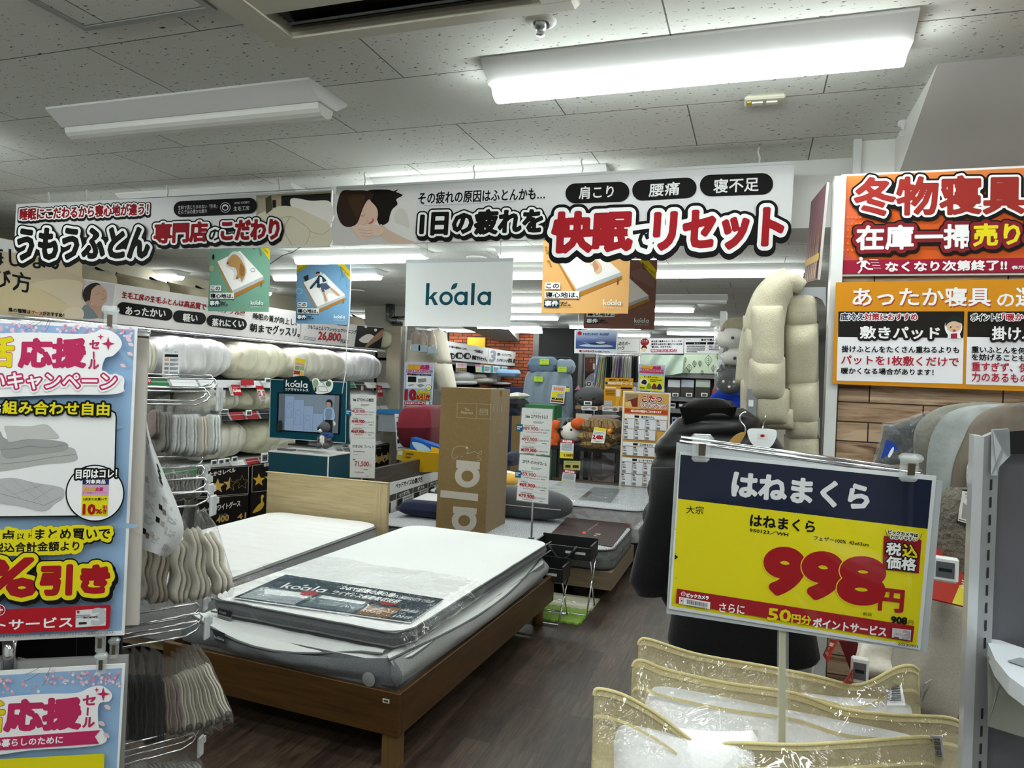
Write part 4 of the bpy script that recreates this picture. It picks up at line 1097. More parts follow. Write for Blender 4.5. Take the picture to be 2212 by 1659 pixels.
# lower koala mattress: a loose zip cover whose pale inside hangs open on two sides
r = thing('mattress', 'thick grey felt mattress with loose zip cover lying in the walnut bed', 'mattress', bp(FW / 2, FL_ / 2, .215), 'front bed mattresses')
W2, L2 = 1.13, 1.93
a = MB()
mattress(a, bp(.035 + W2 / 2, .03 + L2 / 2, .212), E1 * (W2 / 2), E2 * (L2 / 2), .215, KNIT, FELT, .03, .004)
for i, p in enumerate(a.v):
    q = p - bp(0, 0, 0); u = -q.dot(E1); v = q.dot(E2)
    sag = noise.noise(Vector((u * 2.2, v * 2.2, 1.7))) * .022 + noise.noise(Vector((u * 6, v * 6, p.z * 9))) * .008
    if p.z > .33: a.v[i] = p - Vector((0, 0, abs(sag))) + (E1 * .012 * math.sin(v * 4) if u < .2 else Vector((0, 0, 0)))
    else: a.v[i] = p
a.build('core', r)
# folded-back cover flaps (front and right) with zip piping
def flap(path_in, path_out, m, name, drop=0.0):
    b2 = MB(); n = len(path_in)
    def fn(u, v):
        i = min(int(u * (n - 1)), n - 2); t = u * (n - 1) - i
        A = path_in[i].lerp(path_in[i + 1], t); B = path_out[i].lerp(path_out[i + 1], t)
        p = A.lerp(B, v); return p + Vector((0, 0, .008 * math.sin(PI * v) + .004 * noise.noise(p * 14)))
    b2.grid(fn, 48, 8, m); o = b2.build(name, r)
    b2 = MB(); b2.tube(path_out, .0055, ZIP, 6); b2.build('zip_edge', r)
fi = [bp(u, .10, .437) for u in [1.12 - k * .1 for k in range(11)]]
fo = [bp(1.12 - k * .1, .055 - .062 * math.sin(PI * min(1, (k + .3) / 9)) ** 1.2, .437 - .055 * math.sin(PI * min(1, k / 9.5))) for k in range(11)]
flap(fi, fo, KNIT, 'cover_flap')
fi = [bp(.10, .05 + k * .185, .435) for k in range(11)]
fo = [bp(.075 - .066 * math.sin(PI * (k + .2) / 10.4), .03 + k * .19, .43 - .035 * math.sin(PI * k / 10)) for k in range(11)]
flap(fi, fo, KNIT, 'cover_flap')
# drape of the outer cover over the side rail
b2 = MB()
def fn(u, v):
    k = u; s_ = math.sin(PI * k)
    A = bp(.066 - .064 * s_, .03 + k * 1.9, .425 - .03 * s_); B = bp(-.012 * s_ + .03, .03 + k * 1.93, .33 - .012 * s_)
    p = A.lerp(B, v); return p + E1 * (.022 * math.sin(PI * v) + .006 * noise.noise(Vector((k * 9, v * 2.5, 0)))) 
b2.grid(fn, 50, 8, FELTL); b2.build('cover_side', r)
b2 = MB()
def fn(u, v):
    k = u; s_ = math.sin(PI * k)
    A = bp(1.15 - k * 1.09, .055 - .055 * s_, .43 - .045 * s_); B = bp(1.16 - k * 1.13, .035 - .02 * s_, .325)
    p = A.lerp(B, v); return p - E2 * (.02 * math.sin(PI * v) + .008 * noise.noise(Vector((k * 8, v * 3, 5)))) 
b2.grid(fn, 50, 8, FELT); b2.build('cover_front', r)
b2 = MB()
def fn(u, v):
    a_ = u * PI / 2; return bp(.066, .05, .425).lerp(bp(.032, .035, .326), v) + (E1 * math.sin(a_) - E2 * math.cos(a_)) * (.03 * math.sin(PI * v) + .004)
b2.grid(fn, 14, 8, FELT); b2.build('cover_corner', r)
s = Sheet([(458, 1358), (485, 1368), (487, 1392), (465, 1384)], P3(bp(1.2, -.02, .33), bp(.2, -.02, .33), bp(.7, -.02, .43)), .002, '#3b3d40')
s.koala((464, 1378), (484, 1385), 7, '#cfd1d2'); s.build('koala_tag', r)['label'] = 'dark fabric brand tag'
p = hit(796, 1468, P3(bp(1.2, .002, .33), bp(.2, .002, .33), bp(.7, .002, .43))); a = MB()
a.lathe(p, [(0, .002), (.026, .001), (.03, -.001)], mat('logo grey', '#8b8d8e', .8), 20, -E2); a.build('round_logo', r)
# upper thin mattress in plastic
TOPF = P3(bp(1.2, .06, .46), bp(.2, .06, .46), bp(.7, .06, .52))
r = thing('mattress', 'thin white topped mattress with grey sides and a teal poster, partly wrapped in plastic', 'mattress', bp(FW / 2, FL_ / 2, .455), 'front bed mattresses')
a = MB(); W3, L3 = 1.045, 1.93; cc = bp(.04 + W3 / 2, .085 + L3 / 2, .455)
mattress(a, cc, E1 * (W3 / 2), E2 * (L3 / 2), .068, KNIT, FELT, .012, .006)
a.build('core', r)
a = MB()
for z in (.461, .519):
    pts = [cc + E1 * (x * (W3 / 2 + .002)) + E2 * (y * (L3 / 2 + .002)) + Vector((0, 0, z - .455)) for x, y in
           [(-1 + 2 * k / 24, -1) for k in range(25)] + [(1, -1 + 2 * k / 40) for k in range(1, 41)]]
    pts = [p + Vector((0, 0, .003 * noise.noise(p * 9))) for p in pts]; pts = pts[1:24] + pts[26:]
    a.tube(pts, .0045, ZIP, 6)
a.build('piping', r)
fp = bp(.085 + W3 - .05, .06, 0)
s = Sheet([(472, 1313), (502, 1321), (497, 1348), (468, 1340)], P3(bp(1.2, .077, .46), bp(.2, .077, .46), bp(.7, .077, .52)), .001, '#8e9092')
s.ruv(0, 0, 1, .5, '#2b2d30'); s.tuv('koala', .12, .14, .6, .36, '#a9abad'); s.greek(.12, .6, .9, .95, 3, '#55575a', 1); s.build('care_label', r)
# film over the foot half, hanging over front and side
FB = film('mattress film', .0, '#e9eeee', .06, .4, 9)
a = MB()
def fn(u, v):
    U = -.012 + u * (W3 + .13); Vv = .03 + v * .86
    z = .543 + .004 * noise.noise(Vector((U * 7, Vv * 7, 2))) + .012 * max(0, noise.noise(Vector((U * 3, Vv * 9, 7))))
    if v < .09: z -= (.09 - v) / .09 * .075; Vv = .055 + .02 * noise.noise(Vector((U * 12, 3, v * 9)))
    if u < .06: z -= (.06 - u) / .06 * .06
    return bp(U, Vv + .05 * noise.noise(Vector((U * 4, 1, 1))) * v, z)
a.grid(fn, 60, 48, FB); a.build('plastic_wrap', r)
a = MB()
def fn(u, v):
    p = Vector((0, 0, 0)); U = .02 + .16 * v - .05; V0 = .25 + u * .55
    return bp(U * 1.0 - .05 * v, V0, .50 - .07 * v + .018 * noise.noise(Vector((u * 9, v * 4, 3))) + .02 * (1 - v))
a.grid(fn, 30, 10, FB); a.build('plastic_fold', r)
# teal poster under the film
s = Sheet([(617, 1241), (959, 1294), (885, 1346), (501, 1292)], PZ(.533), .001, '#cdd1d2')
s.ruv(0, 0, 1, .97, '#1d3540'); s.ruv(.02, .5, .33, .93, '#8a9499'); s.puv([(.05, .55), (.30, .50), (.33, .66), (.10, .72)], '#d5d8d8'); s.puv([(.10, .72), (.33, .66), (.30, .80), (.14, .84)], '#9aa3a7')
s.ruv(.36, .48, .66, .93, '#53646c'); s.ruv(.38, .5, .64, .6, '#c9cdce'); s.ruv(.68, .55, .86, .95, '#7a5b3a'); s.ruv(.7, .5, .8, .62, '#33454d')
s.koala((604, 1270), (697, 1281), 22, '#e3e6e6'); s.duv(.30, .50, .045, .10, '#9c2630')
s.tuv('SNSで話題の寝心地', .40, .08, .72, .22, '#dfe3e3', bold=.3); s.tuv('ワイヤレス振動吸収技術', .40, .28, .80, .42, '#dfe3e3', bold=.2); s.tuv('高い振動吸収性で快適', .72, .12, .97, .24, '#dfe3e3')
s.tuv('koala', .69, .72, .80, .86, '#d5cfc4'); s.tuv('10年保証', .87, .55, .97, .66, '#dfe3e3'); s.tuv('120日', .88, .78, .97, .9, '#dfe3e3'); s.duv(.76, .48, .05, .05, '#9c2630')
s.build('poster_sheet', r)['label'] = 'teal printed poster sheet'
# ---- second bed, to the left
r = thing('bed', 'light oak bed with tall flat headboard behind the front bed', 'bed', (-3.12, 3.9, 0))
HB = 4.90
tl, tr_ = at_y(578, 1021, HB), at_y(812, 1040, HB); bx1 = at_y(838, 1041, HB).x
a = MB(); a.box2((tl.x, HB, .12), (tr_.x - .01, HB + .03, tl.z), OAKX); a.build('headboard', r)
a = MB(); a.box2((tr_.x - .008, HB - .004, .0), (bx1, HB + .036, tl.z - .002), OAKZ); a.build('headboard_post', r)
a = MB(); a.box2((tl.x - .02, HB - .003, tl.z), (bx1 + .002, HB + .037, tl.z + .008), OAKX, bevel=.003); a.build('headboard_cap', r)
a = MB(); a.box2((-3.62, 3.0, .08), (-2.66, HB - .01, .175), OAKX); a.build('side_rail', r)
for x, y in ((-3.56, 3.06), (-2.72, 3.06)):
    a = MB(); a.box2((x - .03, y - .03, 0), (x + .03, y + .03, .08), LEGW); a.build('leg', r)
r = thing('mattress', 'white wave-quilted mattress with pale grey felt sides on the oak bed', 'mattress', (-3.14, 3.85, .24))
QW_ = mat('wave quilted knit', '#e4e4e1', .85, spec=.2)
v = coords(QW_, (1, 1, 1)); wv = N(QW_, 'ShaderNodeTexWave'); wv.bands_direction = 'Y'; wv.inputs['Scale'].default_value = 2.6; wv.inputs['Distortion'].default_value = 3.0; wv.inputs['Detail'].default_value = 1.0; wv.inputs['Detail Scale'].default_value = .6
L(QW_, v, wv.inputs['Vector']); bump(QW_, wv.outputs['Fac'], .5, .02)
a = MB(); mattress(a, (-3.135, 3.865, .178), (.49, 0, 0), (0, .985, 0), .274, QW_, FELTL, .035, .008, piping=ZIP); a.build('core', r)
a = MB()
def fn(u, v): return Vector((-3.64 + u * 1.02, 2.86 + v * .42 + .03 * noise.noise(Vector((u * 5, 0, 0))), .462 + .012 * noise.noise(Vector((u * 9, v * 6, 1))) + .008 - (.05 * (1 - v / .08) if v < .08 else 0)))
a.grid(fn, 34, 16, FB); a.build('plastic_wrap', r)
# ---- bed with the brown foot cover
TB = at_z(1321, 1190, .37); TF, TX = TB.y, TB.x
ASHX = wood('ash brown', '#6f5f4c', '#8d7b65', 0, 5.0, .5); ASHY = wood('ash brown long', '#6f5f4c', '#8d7b65', 1, 5.0, .5)
TL_ = 2.05; TW = .97
r = thing('bed', 'ash brown low bed frame set crosswise under the brown foot cover', 'bed', (TX - TL_ / 2, TF + TW / 2, 0))
a = MB(); a.box2((TX - TL_, TF - .01, .085), (TX + .01, TF + .02, .215), ASHX); a.build('side_rail', r)
a = MB(); a.box2((TX - .02, TF + .021, .085), (TX + .012, TF + TW + .01, .215), ASHY); a.build('foot_rail', r)
a = MB(); a.box2((TX - TL_, TF + TW - .02, .085), (TX - .021, TF + TW + .01, .215), ASHX); a.build('side_rail', r)
a = MB(); a.box2((TX - TL_, TF + .021, .19), (TX - .021, TF + TW - .021, .21), ASHX); a.build('slat_base', r)
for x in (TX - .25, TX - TL_ + .2):
    for y in (TF + .15, TF + TW - .15):
        a = MB(); a.box2((x - .04, y - .04, 0), (x + .04, y + .04, .085), BLACKM); a.build('leg', r)
PAT = mat('patterned ticking', '#d5d7d8', .8); v = coords(PAT, (1, 1, 1)); vo = N(PAT, 'ShaderNodeTexWave', wave_type='BANDS'); vo.inputs['Scale'].default_value = 26; vo.inputs['Distortion'].default_value = 9; L(PAT, v, vo.inputs['Vector'])
L(PAT, ramp(PAT, [(.3, '#84888c'), (.5, '#b9bcbf')], vo.outputs['Fac']), bsdf(PAT).inputs['Base Color'])
TICK = mat('quilted side grey', '#6d6f6e', .8); v = coords(TICK, (1, 1, 1), (0, 0, 0)); ck = N(TICK, 'ShaderNodeTexVoronoi', feature='DISTANCE_TO_EDGE'); ck.inputs['Scale'].default_value = 11; L(TICK, v, ck.inputs['Vector']); bump(TICK, ck.outputs['Distance'], .8, .03)
r = thing('mattress', 'patterned white mattress with black piping and quilted dark grey sides', 'mattress', (TX - TL_ / 2, TF + TW / 2, .215))
a = MB(); mattress(a, (TX - TL_ / 2, TF + TW / 2, .217), (TL_ / 2, 0, 0), (0, TW / 2 - .005, 0), .155, PAT, TICK, .02, .008, piping=BLACKM); a.build('core', r)
BRN = mat('brown foot cover', '#33201f', .75); v = coords(BRN, (1, 1, 1)); w = N(BRN, 'ShaderNodeTexWave'); w.bands_direction = 'Y'; w.inputs['Scale'].default_value = 4.2; L(BRN, v, w.inputs['Vector']); L(BRN, ramp(BRN, [(.45, '#271a17'), (.55, '#3f2827')], w.outputs['Fac']), bsdf(BRN).inputs['Base Color'])
s = Sheet([(1240, 1103), (1366, 1125), (1322, 1181), (1182, 1160)], PZ(.377), .003, BRN)
s.text('TOKYO BED', (1266, 1150), (1290, 1133), 8, '#c7b9a8'); s.disc(1262, 1151, 4, 3, '#d9483c'); s.greek(.62, .62, .7, .75, 2, '#c7b9a8', 1)
s.poly([(1356, 1127), (1363, 1128), (1360, 1137), (1354, 1134)], '#8f2a2c'); s.poly([(1232, 1098), (1241, 1101), (1240, 1104), (1234, 1101)], '#e0e0e0')
o = s.build('bed_runner'); tag(o, 'dark brown striped foot cover with a red dot and bed lettering', 'bed runner')
# dark headboard and the size guide board on it
HX = -3.05
a = MB(); p0 = at_x(806, 1014, HX); p1 = at_x(946, 986, HX); a.box2((HX - .04, p0.y, 0), (HX, 7.5, p0.z), wood('dark walnut', '#2f2722', '#4b4038', 1, 5, .5)); tag(a.build('headboard'), 'long dark walnut headboard behind the bed size guide board', 'headboard')
s = Sheet([(840, 1043), (946, 1018), (944, 1072), (837.6, 1127)], PX(HX + .012), .006, '#d3d2cf')
s.text('ベッドサイズの選び方', (854.5, 1056), (912.4, 1041), 12, INK, bold=.3)
hx = [0, .16, .50, .80, 1]
for k in range(4):
    s.ruv(hx[k] + .01, .33, hx[k + 1] - .01, .50, '#4a4846'); s.ruv(hx[k] + (.02 if k else .01), .52, hx[k] + .13 if k else .05, .9, '#2e2c2b'); s.greek(hx[k] + .15, .53, hx[k + 1] - .02, .92, 5, '#6a6866', k)
    if k: s.luv([(hx[k], .33), (hx[k], .98)], .7, '#55534f')
s.tuv('セミダブル', .21, .36, .42, .47, '#e0dedb', bold=.2); s.tuv('ダブル', .58, .36, .72, .47, '#e0dedb', bold=.2); s.tuv('クイーン', .84, .36, .98, .47, '#e0dedb', bold=.2)
tag(s.build('size_guide'), 'white bed size guide board with black bars on the dark headboard', 'sign')
# ---- rear mattress in plastic
r = thing('mattress', 'thick patterned mattress wrapped in clear plastic behind the brown foot cover', 'mattress', (-1.7, 6.8, .2))
rf = at_z(1389, 1103, .5); rb_ = at_z(1410, 1053, .5); rb_.y = min(rb_.y, 7.56)
a = MB(); mattress(a, ((rf.x - 2.05 / 2), (rf.y + rb_.y) / 2, .2), (2.05 / 2, 0, 0), (0, (rb_.y - rf.y) / 2, 0), .30, PAT, mat('quilted side pale', '#a9aaab', .8), .03, .006, piping=BLACKM); a.build('core', r)
m = MATS['quilted side pale']; v = coords(m, (1, 1, 1)); ck = N(m, 'ShaderNodeTexVoronoi', feature='DISTANCE_TO_EDGE'); ck.inputs['Scale'].default_value = 9; L(m, v, ck.inputs['Vector']); bump(m, ck.outputs['Distance'], .6, .03)
FB2 = film('rear mattress film', .08, '#dfe3e4', .05, .6, 7)
a = MB(); x0_, x1_ = rf.x - 1.05, rf.x + .02
def fn(u, v):
    U = x0_ + (x1_ - x0_) * u; V_ = rf.y - .02 + (rb_.y - rf.y + .04) * v
    return Vector((U, V_, .512 + .012 * noise.noise(Vector((U * 3, V_ * 9, 0))) - (.18 * (1 - v / .1) if v < .1 else 0)))
a.grid(fn, 26, 40, FB2); a.build('plastic_wrap', r)
s = Sheet([(1282, 1052), (1342, 1056), (1320, 1086), (1250, 1078)], PZ(.505), .001, '#6f7275'); s.ruv(.0, .35, .16, .8, '#4b2e2a'); s.build('leaflet', r)
a = MB(); a.box2((rf.x - 2.05, rf.y + .02, .0), (rf.x - .01, rb_.y, .195), mat('divan black', '#1b1a1a', .7)); tag(a.build('divan'), 'black bed base under the plastic wrapped rear mattress', 'bed base')
# ---- bolster, navy pad, yellow plush on the crosswise bed
r = thing('bolster', 'long dark grey bolster cushion with light seam lying on the patterned mattress', 'cushion', (-1.7, 5.75, .375))
zb = .378; c0 = at_z(1244, 1108, zb + .04); yb = TF + TW - .14
a = MB(); roll(a, (c0.x - .62, yb, zb + .135), (1, -.06, 0), .66, .15, .135, fabric('bolster grey', '#4b4d50', '#57595c', 200, .1), wr=.008, folds=1, seed=4); a.build('cover', r)
a = MB(); a.tube([Vector((c0.x - 1.25 + k * .122, yb - .15 + .0 * k - .0073 * k + .036, zb + .115 + .0015 * k)) for k in range(11)], .004, mat('seam white', '#b9babb', .7), 6); a.build('seam', r)
r = thing('floor_cushion', 'navy blue folded pad on the crosswise bed left of the cardboard box', 'cushion', (-2.6, 5.6, .375))
p = at_y(888, 1105, 5.7); a = MB(); cushion(a, (p.x + .26, 5.72, .45), (.28, 0, 0), (0, .28, 0), (0, 0, .07), fabric('navy cloth', '#141a30', '#1b2340', 200, .15), p=6, seed=2); a.build('cover', r)
a = MB(); a.box((p.x + .27, 5.74, .521), (.40, .36, .004), mat('leaflet white', '#cfd0d0', .4), rz=.1); a.build('leaflet', r)
r = thing('plush_toy', 'round white and yellow plush peeping out beside the lower price board', 'plush toy', at_y(1096, 1062, 6.3))
p = at_y(1092, 1046, 6.45); a = MB(); a.ball(p, (.19, .17, .13), mat('plush white', '#dfdcd4', .9), 20, 14); a.build('body', r)
a = MB(); a.ball(p + Vector((.03, -.06, .045)), (.13, .125, .075), mat('plush yellow', '#cf9f45', .9), 18, 12); a.build('hood', r)
a = MB(); a.ball(p + Vector((.06, -.17, -.005)), (.03, .018, .014), mat('plush navy', '#20284a', .8), 10, 8); a.build('mouth', r)
# ---- folding basket stands and play mat tiles
def basket(px, py, Y, w, d, h, zt, label):
    c = at_y(px, py, Y); x1 = c.x; rr = thing('basket_stand', label, 'basket', (x1 - w / 2, Y + d / 2, 0), 'black shopping basket stands')
    BK = mat('black nylon', '#0f0f10', .45)
    a = MB(); t = .012
    a.box2((x1 - w, Y, zt - h), (x1, Y + t, zt), BK); a.box2((x1 - w, Y + d - t, zt - h), (x1, Y + d, zt + .03), BK); a.box2((x1 - w, Y + t, zt - h), (x1 - w + t, Y + d - t, zt + .015), BK)
    a.box2((x1 - t, Y + t, zt - h), (x1, Y + d - t, zt + .015), BK); a.box2((x1 - w + t, Y + t, zt - h), (x1 - t, Y + d - t, zt - h + t), BK); a.build('basket', rr)
    a = MB(); a.box2((x1 - w * .45, Y - .001, zt - h * .55), (x1 - w * .1, Y, zt - h * .35), C('#b9bbbb')); a.build('name_strip', rr)
    a = MB(); a.tube([(x1 - w * .75, Y - .01, zt)] + [(x1 - w * .75 + w * .5 * k / 8, Y - .012, zt - .09 * math.sin(PI * k / 8)) for k in range(9)] + [(x1 - w * .25, Y - .01, zt)], .012, BK, 6); a.build('handle', rr)
    a = MB()
    for x in (x1 - .01, x1 - w + .01):
        a.tube([(x, Y + d * .95, zt - h), (x, Y - .03, .012)], .006, CHROME, 8); a.tube([(x, Y + .02, zt - h), (x, Y + d, .012)], .006, CHROME, 8)
    a.tube([(x1 - .01, Y - .03, .012), (x1 - w + .01, Y - .03, .012)], .006, CHROME, 8); a.tube([(x1 - .01, Y + d, .012), (x1 - w + .01, Y + d, .012)], .006, CHROME, 8)
    a.build('legs', rr)
mt = at_z(1250, 1347, .01); m2 = at_z(1281, 1293, .01)
basket(1277, 1200, mt.y + .20, .40, .22, .085, .455, 'taller black basket stand on chrome legs at the foot of the brown cover')
basket(1216, 1240, mt.y - .06, .40, .20, .085, .36, 'lower black basket stand half hidden behind the front bed')
a = MB(); zz = .012; MG = mat('mat green', '#7fa03a', .8); MW = mat('mat cream', '#b9baa2', .8)
def tile(x1, y0, w, d, m, label):
    pts = []; n = 8
    for k in range(n): pts += [(x1 - w + w * k / n, y0), (x1 - w + w * (k + .5) / n, y0), (x1 - w + w * (k + .5) / n, y0 - .012), (x1 - w + w * (k + 1) / n, y0 - .012)]
    for k in range(n): pts += [(x1, y0 + d * k / n), (x1, y0 + d * (k + .5) / n), (x1 + .012, y0 + d * (k + .5) / n), (x1 + .012, y0 + d * (k + 1) / n)]
    pts += [(x1 - w, y0 + d)]
    b2 = MB(); b2.prism([Vector((x, y, zz)) for x, y in pts], Vector((0, 0, 1)), .0115, m); tag(b2.build('foam_mat'), label, 'play mat', 'foam mat tiles')
dd = (m2.y - mt.y) / 2
tile(mt.x, mt.y, .42, dd, MG, 'lime green foam mat tile on the floor by the walnut bed leg'); tile(mt.x + .005, mt.y + dd + .014, .42, dd, MW, 'cream foam mat tile behind the lime green one')
# ================================================================== screen cabinet, cardboard box, price boards
TEAL = mat('teal board', '#0f4250', .5); 
YC = 5.42
r = thing('display_cabinet', 'teal display cabinet with white edges and clear top under the mattress screen', 'cabinet', at_y(650, 1000, YC))
p0 = at_y(581, 983, YC); p1 = at_y(709.8, 983, YC); zt = at_y(581, 976, YC).z; dx = at_x(754, 960, p1.x).y - YC; dx = min(max(dx, .35), .6)
a = MB(); a.box2((p0.x, YC, 0), (p1.x - .008, YC + dx, zt), TEAL); a.build('body', r)
a = MB(); a.box2((p1.x - .008, YC - .002, 0), (p1.x, YC + .01, zt), WHITE); a.box2((p0.x - .002, YC - .002, zt), (p1.x, YC + dx, zt + .012), WHITE); a.build('edge_trim', r)
a = MB(); a.box2((p0.x + .01, YC + .01, zt + .012), (p1.x - .01, YC + dx - .01, zt + .06), CLEAR); a.build('acrylic_top', r)
a = MB(); a.box2((p0.x + .04, YC + .06, zt + .013), (p0.x + .2, YC + .12, zt + .028), BLACKM); a.build('remote_control', r)
TVY = YC + .10
s = Sheet([(583.7, 818.6), (750, 824.6), (747, 958), (580.8, 946)], PY(TVY), .05, '#0f4250', '#0d333d')
r = thing('video_screen', 'teal framed video screen playing a presenter with white boards', 'screen', (s.c[0] + s.c[2]) / 2 )
s.line([(584.5, 819.6), (749, 825.5), (746, 957), (582, 945)], 1.2, '#c9cfd0', True)
s.build('frame', r)
SC = lambda h, e: mat('screen glow ' + h, h, .3, emit=e)
s2 = Sheet([(599, 847.5), (737.5, 852), (734, 939), (597, 930.7)], PY(TVY - .004), .002, '#101418'); s = s2; s.eps = .001
g = zf(400, 780, 4.1475)
s.ruv(.03, .03, .97, .97, SC('#66737f', .22)); s.puv([(.03, .03), (.12, .03), (.12, .97), (.03, .97)], SC('#4f5862', .2)); s.ruv(.90, .03, .97, .97, SC('#5a5f64', .2))
for u0, v0, u1 in ((.13, .08, .28), (.27, .16, .43), (.43, .32, .58), (.58, .50, .74)): s.ruv(u0, v0, u1, .97, SC('#6f8199', .3)); s.luv([(u0, .97), (u0, v0), (u1, v0), (u1, .97)], .5, SC('#46556b', .15))
for u, v_ in ((.2, .33), (.35, .5), (.5, .62)): s.luv([(u + .04 * math.cos(t), v_ + .07 * math.sin(t)) for t in [k * .6 for k in range(11)]], .5, SC('#4a5f86', .2)); s.luv([(u - .04, v_ + .1), (u - .05, v_ + .3), (u + .05, v_ + .3), (u + .04, v_ + .1)], .5, SC('#4a5f86', .2))
s.buv([(.76, .40), (.80, .34), (.86, .33), (.91, .40), (.93, .55), (.90, .66), (.77, .66), (.75, .55)], SC('#7d8fae', .25)); s.buv([(.78, .40), (.83, .36), (.88, .40), (.87, .62), (.79, .62)], SC('#5f7488', .2)); s.ruv(.78, .64, .90, .97, SC('#15181c', .05))
s.duv(.83, .25, .035, .08, SC('#8d7468', .25)); s.buv([(.78, .26), (.80, .15), (.86, .14), (.89, .24), (.87, .32), (.86, .22), (.80, .2)], SC('#1a1716', .05)); s.buv([(.03, .97), (.05, .75), (.10, .72), (.12, .85), (.10, .97)], SC('#1d2723', .06))
s.build('picture', r)
s = Sheet([(613, 816), (719, 819), (716, 852), (612, 846)], PY(TVY - .012), 0); s.k = 3
kz = [np.array(p) for p in koala_word()]
bx = MB(); bx.prism([hit(x, y, PY(TVY - .012)) for x, y in spline([(614, 818), (622, 815), (655, 812), (668, 820), (672, 842), (665, 848), (618, 847), (612, 838)], 3)], Vector((0, -1, 0)), .006, C('#0e2a33'))
bx.prism([hit(x, y, PY(TVY - .012)) for x, y in spline([(674, 822), (684, 817), (692, 826), (705, 824), (712, 820), (719, 828), (714, 846), (690, 851), (680, 846)], 3)], Vector((0, -1, 0)), .006, C('#e3e6e2'))
s.koala((617, 835), (664, 838), 15, '#e8ecea'); s.text('コアラマットレス', (616, 843.5), (666, 846), 5.5, '#e8ecea', bold=.25)
s.disc(682, 828, 6, 9, '#93a884'); s.disc(710, 829, 6, 6, '#55705a'); s.line([(687, 838), (690, 834), (705, 836), (709, 846), (690, 846), (687, 838)], .7, '#3b4a44'); s.line([(696, 833), (700, 828), (703, 835)], .6, '#3b4a44'); s.poly([(680, 837), (684, 837), (684, 846), (680, 846)], '#223530')
bx.build('title_backing', r); s.build('title_letters', r)
a = MB(); pa = at_y(640, 960, TVY + .03); pz = zt + .062
a.box2((at_y(622, 960, TVY).x, TVY, pz), (at_y(690, 960, TVY).x, TVY + .16, pz + .012), BLACKM); a.box2((pa.x - .03, TVY + .055, pz + .012), (pa.x + .10, TVY + .075, pz + .09), BLACKM); a.build('stand', r)
# koala plush sitting on the cabinet
def plush_koala(p, s_, label):
    rr = thing('plush_koala', label, 'plush toy', p)
    G = fabric('koala fur', '#4a4b4d', '#5f6062', 90, .5, dist=.01); GW = fabric('koala white fur', '#d8d6d0', '#e6e4de', 90, .5); BLU = fabric('plush blue scarf', '#1f3f75', '#284d8a', 120, .2)
    P = lambda x, y, z: Vector(p) + Vector((x, y, z)) * s_
    a = MB(); a.ball(P(0, 0, .36), (.30 * s_, .26 * s_, .36 * s_), G, 18, 12); a.ball(P(-.05, -.02, .92), (.33 * s_, .28 * s_, .27 * s_), G, 20, 14); a.build('body', rr)
    for k, (x, z, rr_) in enumerate(((-.40, 1.12, .15), (.30, 1.1, .2))):
        a = MB(); a.ball(P(x, .02, z), (rr_ * s_, .08 * s_, rr_ * 1.05 * s_), G, 14, 10); a.ball(P(x + .02, -.05, z - .01), (rr_ * .75 * s_, .05 * s_, rr_ * .8 * s_), GW, 12, 8); a.build('ear', rr)
    a = MB(); a.ball(P(-.30, -.22, .85), (.08 * s_, .08 * s_, .11 * s_), mat('plush nose', '#111213', .5), 12, 8); a.build('nose', rr)
    a = MB(); a.ball(P(-.17, -.26, .97), .025 * s_, BLACKM, 8, 6); a.ball(P(-.38, -.12, .97), .022 * s_, BLACKM, 8, 6); a.build('eye', rr)
    a = MB(); a.ball(P(-.12, -.2, .36), (.15 * s_, .1 * s_, .26 * s_), GW, 14, 10); a.ball(P(-.24, -.2, .76), (.12 * s_, .1 * s_, .1 * s_), GW, 12, 8); a.build('belly', rr)
    a = MB(); a.ball(P(.02, -.03, .62), (.33 * s_, .29 * s_, .09 * s_), BLU, 18, 8); a.ball(P(.22, -.15, .55), (.16 * s_, .12 * s_, .16 * s_), BLU, 12, 8); a.build('scarf', rr)
    for x in (-.3, .24):
        a = MB(); a.tube([P(x, -.05, .52), P(x * 1.05, -.22, .40), P(x * .7, -.28, .34)], .09 * s_, G, 8, r1=.07 * s_); a.build('arm', rr)
    for x in (-.22, .14):
        a = MB(); a.tube([P(x, -.1, .16), P(x, -.38, .12)], .12 * s_, G, 10, r1=.13 * s_); a.ball(P(x, -.40, .13), (.12 * s_, .06 * s_, .13 * s_), G, 10, 8); a.build('leg', rr)
pk = at_y(700, 966, YC + .06); plush_koala(Vector((pk.x, YC + .11, zt + .061)), .205, 'grey koala plush in a blue scarf sitting before the video screen')
# cardboard mattress box
CBK = fabric('cardboard', '#7b6541', '#806a46', 40, .05); CBY = 5.2
xl = at_y(953.4, 835, CBY).x; xr = at_y(1060.7, 840, CBY).x; zt_ = at_y(953, 836, CBY).z; yb_ = at_x(1102, 843, xr).y; z0 = .378
r = thing('cardboard_box', 'tall brown cardboard mattress box with big white sideways letters', 'box', ((xl + xr) / 2, (CBY + yb_) / 2, z0))
a = MB(); a.box2((xl, CBY, z0), (xr, yb_, zt_), CBK); a.build('carton', r)
s = Sheet([(953.4, 835), (1060.7, 840.3), (1051, 1144), (939, 1132)], PY(CBY - .0005), 0); LG = '#b7b1a5'; LT = '#c3b794'
g = zf(740, 780, 4.1475); g1 = z1(740, 780, 4.1475)
def annulus(sh, cx, cy, rx, ry, k, col):
    n = 28
    for i in range(n):
        t0, t1 = 2 * PI * i / n, 2 * PI * (i + 1) / n
        sh.mb.add([sh.P((cx + q * rx * math.cos(t), cy + q * ry * math.sin(t))) for q, t in ((1, t0), (1, t1), (k, t1), (k, t0))], [(0, 1, 2, 3)], C(col))
s.k = 1
